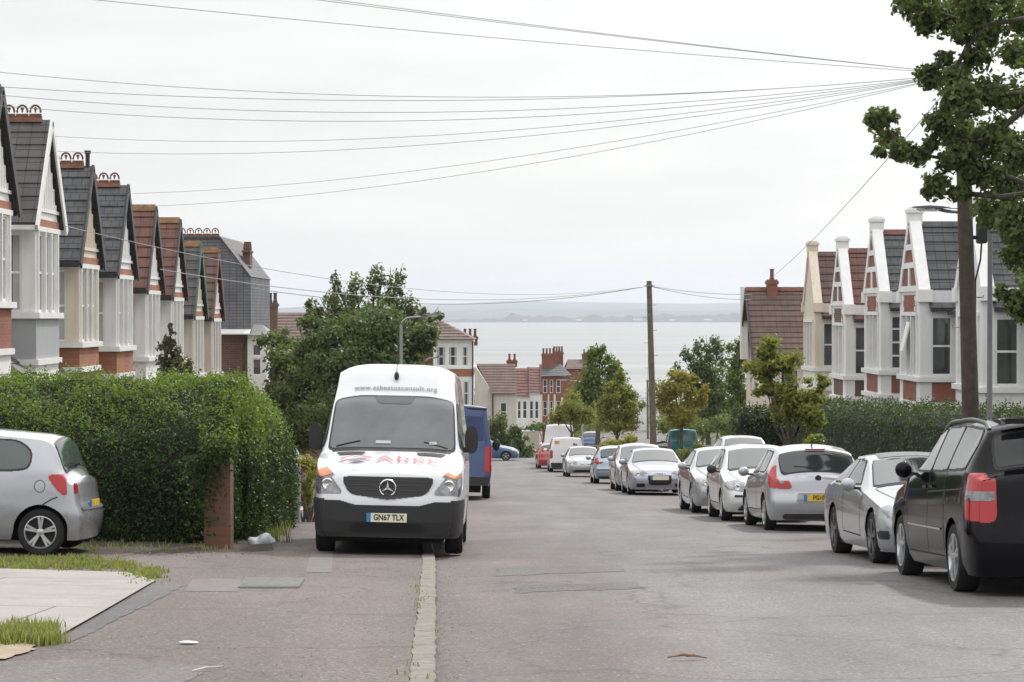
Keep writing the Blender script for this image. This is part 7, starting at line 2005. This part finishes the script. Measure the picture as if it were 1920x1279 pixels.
# ---- brick gate pillar by the hedge
x, y = GP(409, 1030, .06)
t = empty('brick_pillar', (x, y, float(gz(x, y)) + .05), 'short red brick gate pillar swallowed by the tall hedge', 'gate pillar')
mb = MB(); mb.box(-.19, .16, -.0, .36, -.15, 1.33); mb.build('shaft', brick('old pillar brick', (.20, .085, .055), (.15, .07, .05), (.13, .10, .08)), t)
mb = MB(); mb.box(-.195, .165, -.005, .365, 1.33, 1.38); mb.build('cap', BR_DRK, t)
# concrete post along the pavement
x, y = -3.78, 42.0
o = MB().box(-.07, .07, -.07, .07, -.2, 1.02).build('concrete_post', simple('post concrete', (.33, .32, .30), .9, var=.2, scale=6, bumps=.4), loc=(x, y, float(gz(x, y)) + .1))
setp(o, 'slim square concrete post at the end of the lit hedge', 'post')
mb = MB(); mb.box(-.09, .09, 42.2, 49, .0, .22)
o = MB().box(-.09, .09, -3.4, 3.4, -.3, .16).build('low_wall', simple('edging concrete', (.36, .35, .33), .9, var=.2), loc=(-4.0, 45.8, float(gz(-4.0, 45.8)) + .1)); o.rotation_euler = (-SLOPE, 0, .03)
setp(o, 'low concrete garden edging along the pavement behind the white van', 'garden wall')
# dark gatepost / bin against the trees beside the mirror
t = empty('wheelie_bin', (-4.35, 46.5, float(gz(-4.35, 46.5)) + .1), 'black wheelie bin standing behind the yellow-green shrub', 'bin')
mb = MB(); mb.add([(-.25, -.27, 0), (.25, -.27, 0), (.25, .27, 0), (-.25, .27, 0), (-.29, -.34, 1.0), (.29, -.34, 1.0), (.29, .34, 1.0), (-.29, .34, 1.0)], [(0, 3, 2, 1), (0, 1, 5, 4), (1, 2, 6, 5), (2, 3, 7, 6), (3, 0, 4, 7), (4, 5, 6, 7)]); mb.build('bin_body', M_TRIM, t)
mb = MB(); mb.box(-.30, .30, -.36, .36, 1.002, 1.06); mb.build('lid', M_TRIM, t)
for s_ in (-1, 1):
    mb = MB(); mb.lathe([(.001, -.03), (.1, -.03), (.1, .03), (.001, .03)], 14, 'x', (s_ * .3, .25, .1)); mb.build('wheel', M_TYRE, t)
# brown brick wall beyond the parked cars
xa, xb = (1112 - 960) * 126 / FPX, 12.6
n_ = 6; mb = MB()
for k in range(n_):
    x0, x1 = xa + (xb - xa) * k / n_, xa + (xb - xa) * (k + 1) / n_
    mb.prism([(x0, 0, -1.2), (x1, 0, -1.2), (x1, 0, 1.15), (x0, 0, 1.15)], (0, .24, 0))
t = empty('brick_wall', (0, 134.5, float(gz(7, 134.5))), 'long brown brick garden wall behind the teal van', 'wall')
o = mb.build('wall', BR_DRK, t)
mb = MB(); mb.box(xa - .04, xb, -.04, .28, 1.15, 1.23); mb.build('coping', simple('coping', (.2, .18, .165), .9), t)
# white garden wall by the side road
t = empty('garden_wall', (.6, 172, float(gz(.6, 172))), 'white rendered garden wall by the side road', 'garden wall')
mb = MB(); mb.box(-.4, 1.05, 0, .22, -.3, 1.75); mb.box(1.05, 1.35, -.06, .28, -.3, 1.9); mb.build('wall', W_CREAM, t)
mb = MB(); mb.box(-.45, 1.05, -.04, .26, 1.75, 1.83); mb.box(1.0, 1.4, -.1, .32, 1.9, 2.0); mb.build('coping', W_WHITE, t)
# thin white sign post at the junction
t = empty('sign_post', (1.9, 172, float(gz(1.9, 172))), 'thin white post at the corner by the junction', 'post')
mb = MB(); mb.tube([(0, 0, -.2), (0, 0, 2.6)], .055, 8); mb.build('post', F_WHITE, t)

# ---- on the ground
def on(px, py, up=.05):
    x, y = GP(px, py, up); return (x, y, float(gz(x, y)) + up)
# inspection cover set in the pavement
c4 = [on(*p, up=.050) for p in ((445, 1103), (560, 1103), (571, 1086), (460, 1086))]
cc = np.mean(np.array(c4), axis=0)
t = empty('manhole_cover', tuple(cc), 'rectangular iron inspection cover with chequer studs set in the pavement', 'manhole cover')
IRON = simple('cast iron', (.12, .113, .108), .6, .4, var=.3, scale=12)
q = [np.array(p) - cc for p in c4]
mb = MB(); mb.add([tuple(p) for p in q], [(0, 1, 2, 3)]); mb.build('plate', IRON, t)
mb = MB()
for i in range(14):
    for j in range(8):
        u_, v_ = (i + .5) / 14, (j + .5) / 8
        p = q[0] * (1 - u_) * (1 - v_) + q[1] * u_ * (1 - v_) + q[2] * u_ * v_ + q[3] * (1 - u_) * v_
        a = .022; mb.box(p[0] - a, p[0] + a, p[1] - a * 1.4, p[1] + a * 1.4, p[2], p[2] + .012)
o = mb.build('studs', simple('worn iron', (.22, .21, .2), .5, .4, var=.2, scale=12), t); o['kind'] = 'stuff'
# crumpled plastic bag at the foot of the pillar
def lump(name, loc, r, mat, label, cat, seed, seg=(22, 14), amp=.35):
    g = np.random.default_rng(seed); mb = MB(); mb._el((0, 0, r[2] * .8), r, *seg)
    V = np.array(mb.v); k = g.normal(0, 1, (6, 3)); 
    f = sum(np.sin(V @ (kk * 14) + i) for i, kk in enumerate(k)) / 6
    V = V * (1 + amp * f[:, None]); V[:, 2] = np.maximum(V[:, 2], 0)
    o = mesh_np(name, V, mb.f, mat, None, 25); o.location = loc
    setp(o, label, cat)
lump('plastic_bag', on(490, 1024), (.17, .13, .085), simple('white plastic', (.66, .69, .74), .4, var=.1), 'crumpled white plastic bag beside the brick pillar', 'litter', 5, amp=.75)
lump('litter_scrap', on(355, 1208), (.07, .035, .012), simple('paper white', (.75, .75, .73), .7), 'small white scrap of litter lying on the pavement', 'litter', 8)
lump('litter_scrap', on(345, 1017), (.05, .03, .03), simple('paper white', (.75, .75, .73), .7), 'white scrap on the soil under the tall hedge', 'litter', 9)
mb = MB(); mb.tube([(-.13, -.01, .02), (-.03, .012, .035), (.06, .0, .03), (.14, -.02, .015)], [.006, .012, .010, .004], 7); mb.tube([(.0, .01, .03), (.09, .05, .02)], [.012, .004], 6)
o = mb.build('fallen_twig', simple('peeled wood', (.26, .17, .12), .8, var=.5, scale=30), loc=(*on(1288, 1241, .02)[:2], float(gz(*on(1288, 1241, .02)[:2])) + .03)); setp(o, 'short broken twig lying on the road', 'twig')
mb = MB(); mb.tube([(-.02, -.12, .01), (.0, .0, .018), (.03, .14, .01)], [.005, .008, .004], 6)
o = mb.build('fallen_twig', simple('pale stick', (.55, .50, .42), .8), loc=on(385, 1258, .052)); o.rotation_euler = (0, 0, -.5); setp(o, 'pale thin stick on the pavement near the dark tarmac repair', 'twig')

# scattered crumbs of gravel, leaf litter
V, F = [], []
for _ in range(900):
    k = rng.uniform()
    if k < .45: px_, py_ = rng.uniform(60, 560), rng.normal(1036, 7)
    elif k < .75: px_, py_ = 820 + rng.exponential(22), rng.uniform(1055, 1279)
    else: px_, py_ = rng.uniform(0, 790), rng.uniform(1060, 1279)
    x, y = GP(px_, max(1008, py_), .05); z = float(gz(x, y)) + (.048 if x < kl(y) else .012); b = len(V); s_ = rng.uniform(.003, .010) if py_ > 1055 else rng.uniform(.006, .018); a = rng.uniform(0, 6.28)
    ca, sa = math.cos(a) * s_, math.sin(a) * s_
    V += [(x + ca, y + sa, z), (x - sa, y + ca, z), (x - ca, y - sa, z), (x + sa, y - ca, z), (x, y, z + s_ * .9)]
    F += [(b, b + 1, b + 4), (b + 1, b + 2, b + 4), (b + 2, b + 3, b + 4), (b + 3, b, b + 4)]
setp(mesh_np('leaf_litter', V, F, leafmat('litter bits', [(.10, .07, .045), (.18, .13, .08), (.30, .27, .22), (.07, .06, .05)], .0, .9)), kind='stuff', label='dry leaf crumbs and grit strewn over the pavement and gutter')

# ================================================================== HAZE OVER THE ESTUARY
mb = MB(); mb.box(-15500, 15500, -150, 15800, -46, 150)
hz = mb.build('haze', None) if False else None
me = bpy.data.meshes.new('haze'); me.from_pydata(mb.v, [], mb.f); me.update()
ho = bpy.data.objects.new('haze', me); link(ho); ho['kind'] = 'stuff'; ho['label'] = 'pale sea haze that fades the far shore and hills'
hm = bpy.data.materials.new('haze'); hm.use_nodes = True; ht = hm.node_tree; ht.nodes.clear()
ou = ht.nodes.new('ShaderNodeOutputMaterial'); pv = ht.nodes.new('ShaderNodeVolumePrincipled')
pv.inputs['Color'].default_value = (.80, .88, 1.0, 1); pv.inputs['Density'].default_value = .00008; pv.inputs['Anisotropy'].default_value = .4
ht.links.new(pv.outputs[0], ou.inputs['Volume'])
me.materials.append(hm)
